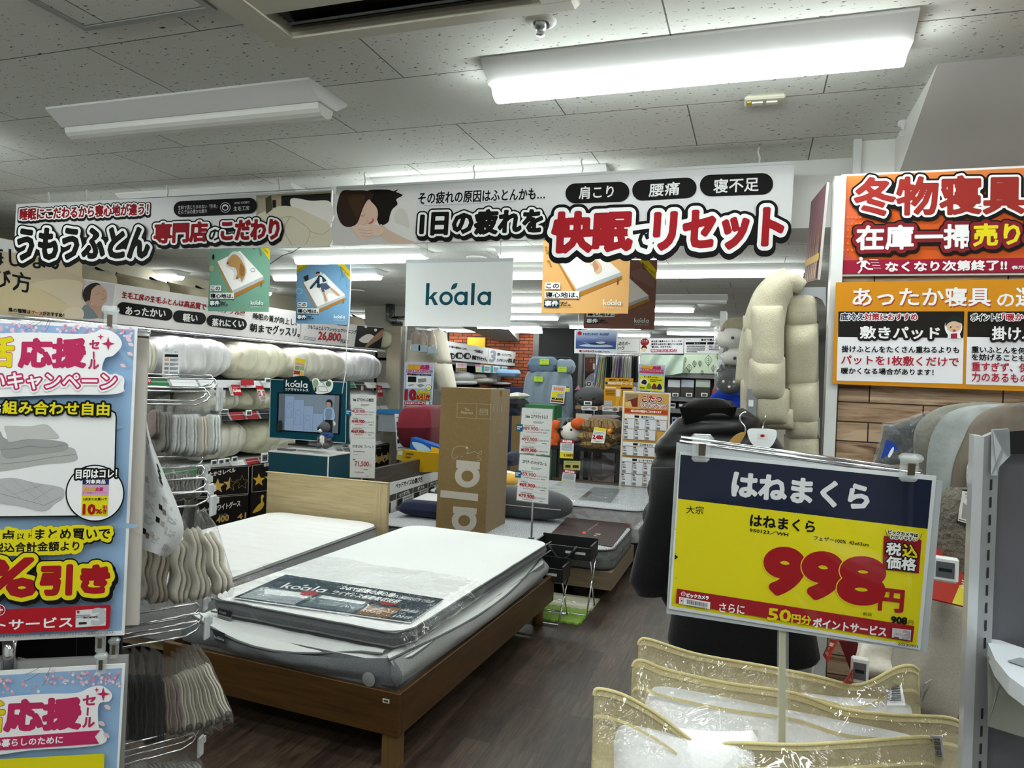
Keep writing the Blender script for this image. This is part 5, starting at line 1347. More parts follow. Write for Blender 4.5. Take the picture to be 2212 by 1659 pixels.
for (by0, by1, cy) in ((885, 958, 1030), (1300, 1362, 1430)):
    off = -28 if by0 > 1000 else 0
    s.k += 1; annulus(s, *g1(1118 + off, cy), 27, 25, .48, LG); s.poly(g((1020 + off, by0), (1232 + off, by0 + 20), (1228 + off, by1 + 12), (1018 + off, by1)), LG)
s.poly(g((880, 1155), (1216, 1190), (1213, 1256), (876, 1218)), LG)
s.line(spline(g((980, 830), (1000, 780), (1040, 762), (1090, 765), (1130, 790), (1115, 830), (1180, 810), (1215, 830), (1240, 805), (1248, 830), (1210, 850), (1245, 885), (1200, 895)), 4, False), .6, LT)
s.line(spline(g((980, 830), (985, 865), (1010, 870), (1035, 850)), 4, False), .6, LT); s.line(g((1060, 850), (1080, 860)), .6, LT); s.disc(*g1(1115, 775), 2.6, 2.6, LT)
s.line(g((1030, 376), (1328, 388), (1322, 520), (1025, 505)), .5, LT, True); s.line(g((1205, 383), (1200, 513)), .5, LT)
s.text('The', g1(1095, 445), g1(1140, 447), 6, LT); s.text('Mattress', g1(1063, 472), g1(1168, 475), 6, LT)
s.line(g((1235, 428), (1303, 430), (1300, 482), (1232, 480)), .8, LT, True)
for k in range(3): s.line(g((1237, 440 + 10 * k), (1300, 442 + 10 * k)), .35, LT)
for k in range(6): s.line(g((1243 + 10 * k, 430), (1241 + 10 * k, 470)), .35, LT)
s.build('front_print', r)
s = Sheet([(1060.7, 840.3), (1102, 843), (1089.6, 1148), (1051, 1144)], PX(xr + .0005), 0)
s.line(g((1330, 388), (1450, 395), (1445, 522), (1325, 520)), .4, '#a3916b', True); s.poly(g((1408, 262), (1432, 264), (1430, 318), (1408, 316)), '#7a5c38'); s.text('お守り', g1(1378, 648), g1(1438, 645), 8, '#a3916b')
for k in range(3): s.line(g((1350 + 35 * k, 405), (1350 + 35 * k, 455)), 2, '#a3916b')
s.build('side_print', r)
# ---- price boards on poles
def price_board(q, Y, lines, label, rows):
    s = Sheet(q, PY(Y), .004, '#cfd0ce', '#b0b2b2'); r_ = s
    for t, u0, v0, u1, v1, c, b_ in lines: s.tuv(t, u0, v0, u1, v1, c, bold=b_)
    return s
RB = '#a32028'
def triple(s, v0, head, subs, prices, sub2):
    s.tuv(head[0], .36, v0 + .02, .62, v0 + .06, '#2a2a2a'); s.tuv(head[1], head[2], v0 + .08, 1 - head[2], v0 + .16, '#1a1a1a', bold=.3)
    s.greek(.4, v0 + .22, .75, v0 + .27, 2, '#555555', 3)
    for k, p in enumerate(prices):
        b0 = v0 + .31 + .235 * k
        s.greek(.1, b0, .5, b0 + .025, 1, '#666666', k); s.ruv(.06, b0 + .05, .13, b0 + .1, RB); s.tuv(p, .14, b0 + .035, .56, b0 + .125, RB, bold=.3); s.tuv('円', .57, b0 + .07, .63, b0 + .12, RB); s.tuv(sub2[k], .66, b0 + .075, .95, b0 + .115, '#333333')
        s.greek(.18, b0 + .14, .72, b0 + .165, 1, '#a05a5a', k + 2); s.greek(.74, b0 + .14, .92, b0 + .165, 1, '#333333', k + 5)
        if k: s.luv([(.06, b0 - .02), (.94, b0 - .02)], .35, '#8a8a8a')
def stand(label, q1, q2, Y, f1, f2, tags, base_z=0.0):
    s = Sheet(q1, PY(Y), .004, '#cfd0ce', '#b0b2b2'); c = s.c; cx = (c[2].x + c[3].x) / 2
    r = thing('price_stand', label, 'price sign', (cx, Y, base_z), 'tall mattress price boards')
    f1(s); s.build('price_board', r)
    s = Sheet(q2, PY(Y - .001), .004, '#cfd0ce', '#b0b2b2'); f2(s); s.build('price_board', r); cb = s.c
    for q in (q1, q2):
        s = Sheet([(q[0][0] - 2, q[0][1] - 1.5), (q[1][0] + 2, q[1][1] - 1.5), (q[2][0] + 2, q[2][1] + 2), (q[3][0] - 2, q[3][1] + 2)], PY(Y - .004), 0); s.k = 0; s.poly(s.q, CLEAR); s.build('sleeve', r)
    for x, y, w_, h_ in tags:
        s = Sheet([(x, y), (x + w_, y + .5), (x + w_ - .5, y + h_), (x - .5, y + h_ - .5)], PY(Y - .008), .003, '#1f5670'); s.greek(.1, .25, .9, .8, 2, '#dfe6ea', 2); s.build('blue_flag', r)
    a = MB(); a.tube([(cx, Y + .012, base_z + .01), (cx, Y + .012, c[0].z)], .007, STEEL, 10); a.tube([(cx, Y + .012, base_z + .01), (cx, Y + .012, base_z + .45)], .011, mat('pole steel', '#7d8084', .35, metal=.7), 10); a.box((cx, Y + .01, base_z + .46), (.035, .03, .05), MATS['pole steel']); a.build('pole', r)
    a = MB(); a.lathe((cx, Y + .012, base_z), [(.11, 0), (.11, .008), (.02, .016), (0, .016)], BLACKM, 20); a.build('base', r)
def f1(s): triple(s, .0, ('マットレス', 'New コアラマットレス BREEZE', .1), 0, ('129,900', '149,900', '169,900'), ('(118,091)', '(136,273)', '(154,455)'))
def f2(s):
    s.tuv('EY-CIF LG NA　フレーム　S', .1, .18, .92, .25, '#1a1a1a', bold=.2); s.greek(.12, .33, .9, .38, 2, '#555', 4) if False else None
    s.greek(.12, .33, .9, .37, 1, '#444444', 4); s.greek(.12, .41, .45, .43, 1, '#666666', 4); s.ruv(.11, .535, .22, .565, RB); s.tuv('71,500', .2, .59, .76, .73, RB, bold=.5); s.tuv('円', .77, .66, .87, .73, RB); s.greek(.55, .78, .9, .81, 1, '#444444', 1); s.greek(.2, .85, .85, .88, 1, '#a05a5a', 1); s.greek(.65, .94, .9, .96, 1, '#444444', 1)
stand('price boards with 129,900 and 71,500 yen beside the teal screen', [(758, 852), (812.8, 853.5), (810.4, 946.4), (756.4, 944.7)], [(757, 945), (811, 947), (808.7, 1033), (755.7, 1031)], 5.2, f1, f2, [(747.5, 883, 11, 15)])
def f1(s): triple(s, .06, ('マットレス', 'New コアラマットレス', .14), 0, ('89,900', '99,900', '109,900'), ('(81,728)', '(90,819)', '(99,910)'))
def f2(s): triple(s, .03, ('ベッドフレーム', 'コアラアーバンベッドフレーム', .1), 0, ('59,900', '69,900', '79,900'), ('(54,455)', '(63,546)', '(72,637)'))
stand('price boards with 89,900 and 59,900 yen standing behind the front bed', [(1127.7, 881), (1194, 884), (1186.8, 983.7), (1121.7, 979)], [(1123, 981), (1188, 988.6), (1183, 1088.6), (1116.4, 1080)], 4.78, f1, f2, [(1116, 916, 13, 16), (1113, 1016, 12, 16)])
# ================================================================== sock rack and sale posters at the left front
pt0 = at_d(297, 705, 1.69); PD = (.833, .553)
PL1 = PDIR(pt0, *PD)
YEL = '#dccf1f'; CRIM = '#b8305f'; SKY = '#93b3d6'
r = thing('sale_poster', 'big sky blue spring sale poster with pink title and percent sign, at the left edge', 'poster', at_d(60, 1380, 1.6), 'spring sale posters')
q = [(-210, 679.5), (297, 705), (268, 1372), (-240, 1397)]
s = Sheet(q, PL1, .004, '#e9eaec')
s.poly([(-205, 688), (291, 712), (263, 1362), (-234, 1387)], SKY)
rr = random.Random(5)
for i in range(16):
    x, y = rr.uniform(-100, 285), rr.uniform(740, 1350); s.disc(x, y, rr.uniform(14, 40), rr.uniform(5, 12), '#9ab8d9', 10)
def blossoms(s, x0, x1, y0, y1, n, seed):
    rr = random.Random(seed)
    for pts in (((55, y0 + 10), (70, y0 + 4), (90, y0 - 8)), ((95, y0 + 20), (104, y0 + 6), (110, y0 - 8))): s.line(pts, .9, '#6f6670')
    for i in range(n):
        x = rr.uniform(x0, x1); y = rr.uniform(y0, y1) + (x - x0) * .03; c = rr.choice(['#dfb4c4', '#e8c9d3', '#cf8aa4', '#eedbe2', '#d9a3b7'])
        a0 = rr.uniform(0, 2); R = rr.uniform(3, 5.5)
        s.poly([(x + R * (1 if k % 2 == 0 else .55) * math.cos(a0 + PI * k / 5), y + R * (1 if k % 2 == 0 else .55) * math.sin(a0 + PI * k / 5)) for k in range(10)], c)
blossoms(s, 125, 285, 703, 722, 55, 2); blossoms(s, -60, 100, 697, 716, 40, 3)
for x, y in ((285, 765), (287, 745), (270, 790), (150, 838), (268, 842), (283, 735), (280, 728)): s.blob([(x - 6, y - 3), (x + 2, y - 4), (x + 6, y + 3), (x - 2, y + 3)], '#e6c4cf', 3)
s.blob([(-150, 740), (40, 720), (190, 722), (225, 712), (255, 722), (268, 745), (250, 768), (232, 775), (228, 805), (268, 812), (272, 832), (258, 850), (150, 852), (-150, 850)], '#ecebee', 5)
s.text('新生活', (-160, 789), (34, 791), 60, YEL, halo=((4.5, CRIM),), bold=3.2)
s.text('応援', (49, 792), (188, 792), 58, CRIM, bold=3.6)
s.text('セ', (199, 753), (219, 754), 17, CRIM, bold=1.1); s.line([(208, 760), (208, 776)], 3.6, CRIM); s.text('ル', (197, 796), (218, 797), 19, CRIM, bold=1.1)
def spark(s, x, y, R):
    s.poly([(x + (R if k % 2 == 0 else R * .3) * math.cos(PI * k / 4), y + (R if k % 2 == 0 else R * .3) * math.sin(PI * k / 4)) for k in range(8)], CRIM)
spark(s, 239, 743, 15); spark(s, 223, 728, 7)
s.text('まとめ買いキャンペーン', (-170, 838), (255, 841), 34, '#efeef0', halo=((8.5, '#ecebee'), (4.6, CRIM)), bold=1.0)
s.poly([(-210, 878), (246, 884), (256, 890), (258, 900), (253, 1104), (249, 1112), (-215, 1116)], INK); s.poly([(-212, 881), (244, 887), (253, 892), (255, 900), (250, 1102), (246, 1109), (-217, 1113)], '#e3e4e6')
g = zf(0, 860, 4.1475); g1 = z1(0, 860, 4.1475)
s.blob(g((-40, 500), (300, 460), (640, 430), (715, 490), (690, 560), (400, 590), (100, 640), (-40, 640)), '#a9aaa8'); s.line(spline(g((-10, 585), (300, 555), (500, 520), (710, 495)), 5, False), 1.0, '#7c7d7b')
s.blob(g((40, 290), (100, 360), (400, 360), (600, 385), (640, 420), (600, 462), (300, 500), (100, 530), (30, 440)), '#989998'); s.line(spline(g((50, 450), (200, 440), (300, 420), (450, 435), (610, 410)), 5, False), .9, '#6f7070')
s.blob(g((75, 255), (110, 240), (300, 245), (440, 228), (520, 290), (555, 350), (400, 352), (250, 365), (120, 385), (95, 320)), '#b9bab8')
s.blob(g((-60, 745), (140, 702), (350, 745), (585, 790), (590, 880), (520, 930), (420, 995), (200, 950), (-60, 900)), '#b2b3b6'); s.line(g((0, 830), (430, 945), (580, 870)), 1, '#85868a')
for a_, b_ in (((20, 750), (220, 880)), ((140, 705), (400, 920)), ((300, 735), (480, 890)), ((420, 760), (150, 850)), ((520, 785), (330, 900))): s.line(g(a_, b_), .7, '#96979b')
s.disc(211.7, 1062, 63, 61, INK, 40); s.disc(211.7, 1062, 60, 58, '#e9e9ea', 40)
s.text('目印はコレ！', (171, 1031), (258, 1029), 19, '#f2f2f2', halo=((4.5, INK),), bold=.6)
s.poly(g((770, 710), (1003, 712), (992, 1040), (755, 1036)), YEL); s.poly(g((770, 710), (1003, 712), (1001, 762), (768, 760)), '#1f2f63'); s.poly(g((768, 762), (1001, 764), (998, 860), (763, 858)), '#c99fc0')
s.text('対象商品', g1(800, 752), g1(970, 752), 8.5, '#efefef', bold=.3); s.text('新生活', g1(782, 818), g1(880, 818), 8, '#d8a52a', bold=.4); s.text('応援', g1(885, 818), g1(950, 818), 8, CRIM, bold=.4); s.text('まとめ買いキャンペーン', g1(772, 843), g1(992, 843), 4.5, CRIM)
s.text('2点まとめ買いで', g1(775, 900), g1(985, 900), 5.5, INK, bold=.2); s.text('10', g1(775, 1020), g1(878, 1020), 20, RED, bold=1.6); s.text('%', g1(885, 1015), g1(940, 1015), 9, RED, bold=.6); s.text('引', g1(948, 978), g1(982, 978), 8, RED, bold=.4); s.text('き', g1(948, 1015), g1(982, 1015), 8, RED, bold=.4)
s.text('から', (-16, 893), (13, 893), 20, '#f0f0f0', halo=((4, INK),), bold=.5)
s.text('組み合わせ自由', (16, 892), (242, 896), 27, YEL, halo=((5, INK),), bold=.9)
s.text('2点', (-4, 1162), (43, 1162), 22, INK, halo=((8, YEL),), bold=.7, drop=(2, 4)); s.text('以上', (47, 1161), (81, 1161), 15, INK, halo=((8, YEL),), bold=.3); s.text('まとめ買いで', (86, 1161), (244, 1159), 23, INK, halo=((9, INK), (8.4, YEL)), bold=.7, drop=(2, 3))
s.text('税込合計金額より', (-4, 1187), (179, 1183), 20, INK, halo=((9, YEL),), bold=.6)
s.text('10%', (-190, 1281), (86, 1278), 76, RED, halo=((17, INK), (14, YEL)), bold=5, drop=(4, 6)); s.text('引き', (99, 1276), (240, 1272), 58, RED, halo=((17, INK), (14, YEL)), bold=4.5, drop=(4, 6))
s.poly([(-230, 1318), (243, 1298), (247, 1302), (244, 1346), (240, 1350), (-235, 1370)], '#a81f2a')
s.text('ポイントサービス', (-110, 1357), (165, 1345), 22, '#ececec', bold=.7); s.disc(11, 1309, 12, 12, '#e6dada'); s.disc(11, 1309, 10.5, 10.5, '#a81f2a'); s.line([(4, 1309), (18, 1308.5)], 3, '#ececec'); s.line([(11, 1302), (11, 1316)], 3, '#ececec')
s.poly([(173, 1310), (237, 1305), (236, 1342), (172, 1346)], '#d3d5d7'); s.text('3', (208, 1340), (234, 1338), 32, '#b4b7bb', bold=3); s.text('BicCamera', (189, 1327), (219, 1325), 4.5, INK, bold=.3); s.poly([(179, 1335), (196, 1334), (196, 1339), (179, 1340)], '#2a2a2a'); s.disc(178, 1313, 3, 3, '#a81f2a'); s.greek(.805, .915, .87, .925, 2, '#777777', 1)
s.text('※予告なく変更となる場合があります※他キャンペーン・他クーポンとの併用はできません。※画像はイメージです。', (-60, 1371), (256, 1359), 5, '#3b4250', res=1)
s.build('sheet', r)
q2 = [(-230, 1463), (270, 1434), (253, 1720), (-250, 1750)]
r = thing('sale_poster', 'lower sky blue spring sale poster with pink ribbon, cut off by the bottom edge', 'poster', at_d(60, 1800, 1.6), 'spring sale posters')
s = Sheet(q2, PL1, .004, '#e9eaec'); s.poly([(-230, 1472), (264, 1443), (249, 1716), (-250, 1745)], SKY)
blossoms(s, 100, 262, 1447, 1478, 60, 6); blossoms(s, -40, 90, 1458, 1490, 40, 7)
s.blob([(-60, 1520), (10, 1500), (100, 1492), (170, 1490), (200, 1478), (225, 1475), (246, 1492), (240, 1508), (218, 1515), (218, 1562), (226, 1568), (224, 1600), (80, 1612), (-60, 1620)], '#ecebee', 5)
s.text('生活', (-140, 1576), (12, 1571), 62, YEL, halo=((4.5, CRIM),), bold=3.2); s.text('応援', (18, 1570), (176, 1564), 62, CRIM, bold=4.4)
s.text('セ', (184, 1516), (210, 1515), 20, CRIM, bold=1.2); s.line([(195, 1521), (194, 1538)], 4, CRIM); s.text('ル', (184, 1563), (208, 1562), 20, CRIM, bold=1.2); spark(s, 228, 1492, 15); spark(s, 214, 1483, 6)
s.poly([(-60, 1590), (222, 1569), (210, 1583), (219, 1598), (-62, 1617)], CRIM); s.text('新しい暮らしのために', (-46, 1608), (141, 1597), 16, '#ececec', bold=.5)
s.poly([(-200, 1642), (228, 1619), (231, 1623), (226, 1714), (-200, 1736)], YEL); s.text('マットレス', (10, 1690), (157, 1683), 34, INK, bold=1.2); s.text('セット', (166, 1680), (217, 1677), 24, INK, bold=.8)
for x, y in ((237, 1520), (225, 1555), (235, 1580)): s.blob([(x - 7, y - 4), (x + 2, y - 5), (x + 7, y + 4), (x - 2, y + 4)], '#dcc2c4', 3)
s.build('sheet', r)
# boards and frame behind the posters
n = PL1[1]
PLB = (PL1[0] - n * .05, n); PLC = (PL1[0] - n * .11, n)
r = thing('sock_rack', 'chrome wire sock rack with white boards standing at the left front', 'display rack', at_d(150, 1900, 1.85))
s = Sheet([(-220, 672), (321, 711), (299, 1350), (-240, 1372)], PLB, .012, '#cfc9c2', '#b9b6b2'); s.build('white_board', r)
s = Sheet([(-230, 1440), (276, 1417), (262, 1740), (-240, 1765)], PLB, .012, '#a9a8a7', '#8f8e8d'); s.build('lower_board', r)
s = Sheet([(-240, 1372), (262, 1352), (258, 1450), (-240, 1470)], PLC, .02, '#0e0e0f'); s.disc(2, 1450, 92, 34, '#b3b0ae', 30); s.disc(2, 1452, 78, 27, '#6f0f1b', 30); s.line([(165, 1380), (165, 1440)], .5, '#6c6c6c'); s.build('black_panel', r)
for dy, o in ((0, 0), (9, .012)): a = MB(); a.tube([hit(-230, 672 + dy, PL1) - n * (.03 - o), hit(318, 716 + dy, PL1) - n * (.03 - o)], .007, CHROME, 8); a.build('rail', r)
a = MB(); a.tube([hit(21, 1365, PLB), hit(20, 1470, PLB)], .016, CHROME, 12); a.build('pole', r)
HD = Vector((.53, .85, 0)).normalized(); HP = Vector((.85, -.53, 0)).normalized()
a = MB(); bz = at_d(285, 1300, 1.98); a.box2((bz.x - .10, bz.y - .05, .0), (bz.x - .06, bz.y, 1.62), STEEL); a.build('upright', r)
# clips
CLP = mat('clip acrylic', '#dfe5e5', .08, spec=.9, alpha=.28)
def clip(px, py, pl, w, h, label, off=.004):
    p = hit(px, py, pl) + pl[1] * off; u = Vector((0, 0, 1)).cross(pl[1]).normalized(); M = Matrix((u, pl[1].cross(u), pl[1])).transposed()
    rr = thing('clear_clip', label, 'clip', p, 'clear sign clips')
    a = MB(); a.box(p, (w, h, .012), CLP, M=M, bevel=.004); a.box(p + M @ Vector((0, h * .42, .004)), (w * 1.25, h * .3, .02), CLP, M=M, bevel=.005); a.build('jaw', rr)
    a = MB(); a.box(p + pl[1] * .0075, (w * .38, h * .45, .002), mat('clip spring', '#5f574a', .4, metal=.6), M=M); a.build('spring', rr)
clip(240, 693, PL1, .028, .06, 'clear clip holding the top of the upper sale poster'); clip(219, 1385, PL1, .022, .05, 'clear clip under the upper sale poster', .006); clip(221, 1432, PL1, .022, .05, 'clear clip at the top of the lower sale poster', .006); clip(248, 1400, PLB, .02, .05, 'clear clip on the grey board edge')
# hooks
def zc_pt(px, py, d): return at_d(px, py, d)
TAGW = mat('hook tag white', '#c9ccce', .4)
hooks = [(455, 838, 2.2), (462, 846, 2.17), (440, 866, 2.12), (447, 874, 2.08), (432, 1010, 2.2), (436, 1034, 2.16), (440, 1060, 2.12), (446, 1090, 2.08), (424, 1330, 2.2), (430, 1352, 2.14), (424, 1370, 2.10), (424, 1595, 2.12), (416, 1612, 2.08)]
for px, py, d in hooks:
    t = at_d(px, py, d); b0 = t - HD * .30
    a = MB(); a.tube([b0, t - HD * .03, t + Vector((0, 0, .012)), t + Vector((0, 0, .026)) + HD * .008, t + Vector((0, 0, .038)), b0 + Vector((0, 0, .035))], .0032, CHROME, 8); a.build('hook', r)
for px, py, d, w, h, t in ((474, 862, 2.17, .035, .075, 'long price tag holder at the end of the top hooks'), (452, 850, 2.2, .05, .03, 'second price tag holder at the top hooks'), (443, 1020, 2.2, .03, .045, 'back price tag holder of the middle hooks'), (448, 1045, 2.16, .03, .055, 'third price tag holder of the middle hooks'), (455, 1065, 2.12, .03, .055, 'second price tag holder of the middle hooks'), (460, 1092, 2.08, .035, .06, 'front price tag holder of the middle hooks'), (443, 1305, 2.2, .03, .04, 'back price tag holder of the lower hooks'), (447, 1355, 2.12, .03, .07, 'front price tag holder of the lower hooks'), (433, 1612, 2.1, .03, .06, 'price tag holder of the bottom hook')):
    p = at_d(px, py, d); rr = thing('price_tag_holder', t, 'price tag', p, 'sock rack tag holders'); M = Matrix((HP, Vector((0, 0, 1)), -HD)).transposed() @ Matrix.Rotation(-.75, 3, 'Y')
    a = MB(); a.box(p, (w, h, .008), TAGW, M=M, bevel=.003); a.box(p + M @ Vector((-w * .55, h * .2, -.002)), (w * .5, h * .3, .006), TAGW, M=M); a.build('plate', rr)
    a = MB(); a.box(p + M @ Vector((0, 0, .0045)), (w * .72, h * .8, .001), C('#dfe1e2'), M=M); a.build('card', rr)
p = at_d(474, 900, 2.17); a = MB(); a.box(p, (.012, .15, .002), mat('clear tag strip', '#c6c8c8', .3, alpha=.7), M=Matrix((HP, Vector((.0, .03, 1)).normalized(), -HD)).transposed()); tag(a.build('tag_strip'), 'thin translucent strip hanging below the top hook tags', 'tag')
# sock packets
PF = film('sock bag film', .03, '#e6ebea', .10, .30, 14)
def packet(top, bot, d, cloth, label, w=.105, th=.030, dot=None, wv_=.002, group='sock packets on the rack'):
    T = at_d(top[0], top[1], d); B = at_d(bot[0], bot[1], d - .02); dn = (B - T); H = dn.length; dn.normalize()
    wv = HP - dn * HP.dot(dn); wv.normalize(); tv = dn.cross(wv).normalized()
    rr = thing('sock_packet', label, 'socks', T, group)
    a = MB()
    for k in range(3):
        def fn(u, v, k=k):
            z = .10 * H + u * .88 * H; wob = wv_ * math.sin(u * 13 + k * .5 + top[0]) * (1 if u > .15 else u / .15)
            off = (k - 1) * th * .30 + wob; a_ = 2 * PI * v
            e = min(1, (1 - abs(2 * u - 1) ** 8)) ** .5
            return T + dn * z + tv * (off + th * .155 * math.sin(a_) * e) + wv * (w * .5 * math.copysign(abs(math.cos(a_)) ** .5, math.cos(a_)) * e)
        a.grid(fn, 18, 12, cloth, closev=True)
    a.build('folded_socks', rr)
    a = MB()
    def fn(u, v):
        a_ = 2 * PI * v; z = -.22 * H + u * 1.27 * H; e = .12 + .88 * min(1, max(0, (u - .02) / .22)) if u < .9 else 1 - (u - .9) * 7
        return T + dn * z + tv * (th * .66 * e * math.sin(a_)) + wv * (w * .62 * math.copysign(abs(math.cos(a_)) ** .6, math.cos(a_))) 
    a.grid(fn, 14, 14, PF, closev=True); a.build('clear_bag', rr)
    if dot:
        c = T + dn * (H * .90) + wv * (w * .51); a = MB(); a.lathe(c, [(.0, .001), (.0095, .001), (.0095, -.001)], mat('size dot', '#3c3935', .5), 16, wv); a.build('size_sticker', rr)
CRM = fabric('sock cream', '#c9c2b2', '#d6d0c2', 260, .3); BEI = fabric('sock beige', '#a89d8b', '#b8ae9d', 260, .3); PNK = fabric('sock pink beige', '#97837a', '#a8958c', 260, .3); BLK = fabric('sock black', '#121214', '#1c1c1f', 260, .3); PAL = fabric('packet pale', '#c6c8c6', '#d6d8d6', 90, .2); GRY = fabric('sock grey', '#8a8984', '#9c9a94', 260, .3)
for k, (t, b_, nm) in enumerate((((314, 1140), (316, 1300), 'first from the board'), ((345, 1135), (337, 1308), 'second from the board'), ((386, 1150), (386, 1308), 'middle one'), ((415, 1120), (430, 1300), 'second from the outer end'), ((440, 1135), (484, 1285), 'leaning outermost one'))):
    packet(t, b_, 2.16 - k * .012, BEI if k < 2 else CRM, 'bagged cream knit socks on the middle hooks, ' + nm, .11, .046, None, .0045)
for k, (t, b_) in enumerate((((276, 1440), (276, 1600)), ((296, 1440), (295, 1606)), ((317, 1440), (316, 1610)), ((338, 1440), (337, 1610)))):
    packet(t, b_, 2.14 - k * .01, BLK, 'black socks bag on the lower hooks, %s from the board' % ('first', 'second', 'third', 'fourth')[k], .12, .024)
for k, (t, b_, c) in enumerate((((356, 1450), (363, 1586), PNK), ((371, 1450), (382, 1586), PNK), ((384, 1440), (402, 1580), CRM), ((396, 1432), (423, 1578), CRM), ((408, 1430), (446, 1574), CRM), ((420, 1425), (468, 1568), CRM), ((432, 1420), (492, 1556), CRM))):
    packet(t, b_, 2.11 - k * .008, c, ('pinkish beige' if c is PNK else 'cream') + ' socks in a clear bag on the lower hooks, %s of the fan' % ('left end', 'second', 'third', 'fourth', 'fifth', 'sixth', 'outermost')[k], .10, .026, True)
for k, (t, b_, c) in enumerate((((332, 880), (332, 950), PNK), ((352, 880), (352, 980), GRY), ((378, 885), (374, 985), PAL), ((396, 885), (394, 985), PAL), ((412, 888), (412, 990), PAL), ((432, 890), (434, 990), CRM), ((455, 885), (455, 985), PAL))):
    packet(t, b_, 2.2 - k * .012, c, ('pink' if c is PNK else 'grey' if c is GRY else 'pale') + ' packet on the top hooks, %s from the board' % ('first', 'second', 'third', 'fourth', 'fifth', 'sixth', 'last')[k], .12, .028, None, .0008)
for k, x in enumerate((352, 372, 395, 415)):
    packet((x, 1020), (x, 1075), 2.2, GRY, 'short crumpled packet on the middle hooks, %s from the board' % ('first', 'second', 'third', 'last')[k], .1, .03)
for k, x in enumerate((300, 330, 362, 392, 416)):
    packet((x, 1640), (x, 1720), 2.1, GRY, 'grey packet on the bottom hook, %s from the board' % ('first', 'second', 'third', 'fourth', 'last')[k], .1, .034)
# curled catalogue page
r = thing('catalogue', 'curled white sock catalogue page hanging beside the poster board', 'leaflet', at_d(345, 1200, 1.8))
PAP = C('#c9cbcc')
edge = [(316, 905), (326, 950), (345, 1000), (368, 1055), (388, 1105), (397, 1140), (392, 1165), (376, 1190), (358, 1204)]
es = spline(edge, 5, False)
def cpt(u, v):
    i = min(int(u * (len(es) - 1)), len(es) - 2); t = u * (len(es) - 1) - i; ex = es[i][0] + (es[i + 1][0] - es[i][0]) * t; ey = es[i][1] + (es[i + 1][1] - es[i][1]) * t
    lx, ly = 312 - 12 * u, 905 + 278 * u
    return at_d(lx + (ex - lx) * v, ly + (ey - ly) * v, 1.86 - .05 * math.sin(PI * v) - .04 * v)
a = MB(); a.grid(cpt, 30, 10, PAP); a.build('page', r)
a = MB(); rr = random.Random(4)
def mark(u0, v0, u1, v1, c, lift=.0015):
    pts = [cpt(u0, v0), cpt(u0, v1), cpt(u1, v1), cpt(u1, v0)]; a.add([p + (ORG - p).normalized() * lift for p in pts], [(0, 1, 2, 3)], C(c))
for u, v in ((.18, .2), (.48, .15), (.48, .55), (.60, .1), (.60, .62), (.72, .1), (.72, .6), (.84, .35), (.86, .7), (.35, .5)):
    for k in range(6): mark(u + .012 * k, v, u + .012 * k + .004, min(.93, v + rr.uniform(.12, .25)), '#7a7c7d')
for u, v, c in ((.12, .5, '#6d6a66'), (.27, .72, '#1d1d1e'), (.31, .66, '#262627'), (.35, .62, '#303031'), (.42, .1, '#9b9b9b'), (.56, .42, '#2a2a2a'), (.58, .5, '#7a6f64'), (.68, .36, '#202021'), (.69, .48, '#a99f94'), (.83, .08, '#1b1b1c'), (.85, .18, '#6b6156'), (.82, .28, '#b5aea5')): mark(u, v, u + .045, v + .09, c)
a.build('print', r)
# ================================================================== right side: wood-faced gondola with signs
YW = 2.5
def m_splitwood():
    m = mat('split wood facing', '#9b7d63', .7)
    v = coords(m, (1, 1, 1), (PI / 2, 0, 0)); br = N(m, 'ShaderNodeTexBrick'); br.inputs['Color1'].default_value = rgb('#d3bfa9'); br.inputs['Color2'].default_value = rgb('#b59c85'); br.inputs['Mortar'].default_value = rgb('#2c1f18')
    br.inputs['Scale'].default_value = 1; br.inputs['Mortar Size'].default_value = .0022; br.inputs['Brick Width'].default_value = .36; br.inputs['Row Height'].default_value = .062; br.offset = .42
    L(m, v, br.inputs['Vector'])
    v2 = coords(m, (2.2, 1, 22)); f = noise_t(m, v2, 2.2, 7, .62, .9); g = ramp(m, [(.33, '#7b5f4a'), (.45, '#cdb9a4'), (.58, '#f3e9dc')], f)
    mx = N(m, 'ShaderNodeMix', data_type='RGBA', blend_type='MULTIPLY'); mx.inputs[0].default_value = .95; L(m, br.outputs['Color'], mx.inputs[6]); L(m, g, mx.inputs[7]); L(m, mx.outputs[2], bsdf(m).inputs['Base Color']); bump(m, f, .25, .006)
    return m
pl = at_y(1818, 700, YW).x; ztop = at_y(1803, 386, YW).z
r = thing('gondola_unit', 'wood-faced gondola unit with white upright post behind the orange signs', 'shelving', (pl + .6, YW + .2, 0))
a = MB(); a.box2((pl, YW, 0), (pl + 1.5, YW + .03, ztop - .04), m_splitwood()); a.build('wood_panel', r)
a = MB(); px0 = at_y(1790, 700, YW - .03).x; px1 = at_y(1815, 700, YW - .03).x
WP = mat('post white', '#d3d5d4', .4)
a.box2((px0, YW - .03, 0), (px1, YW + .05, ztop), WP); a.build('post', r)
a = MB()
for k in range(60): a.box((px1 + .001, YW - .01, .5 + k * .028), (.002, .008, .014), BLACKM)
a.build('slot_row', r)['kind'] = 'stuff'
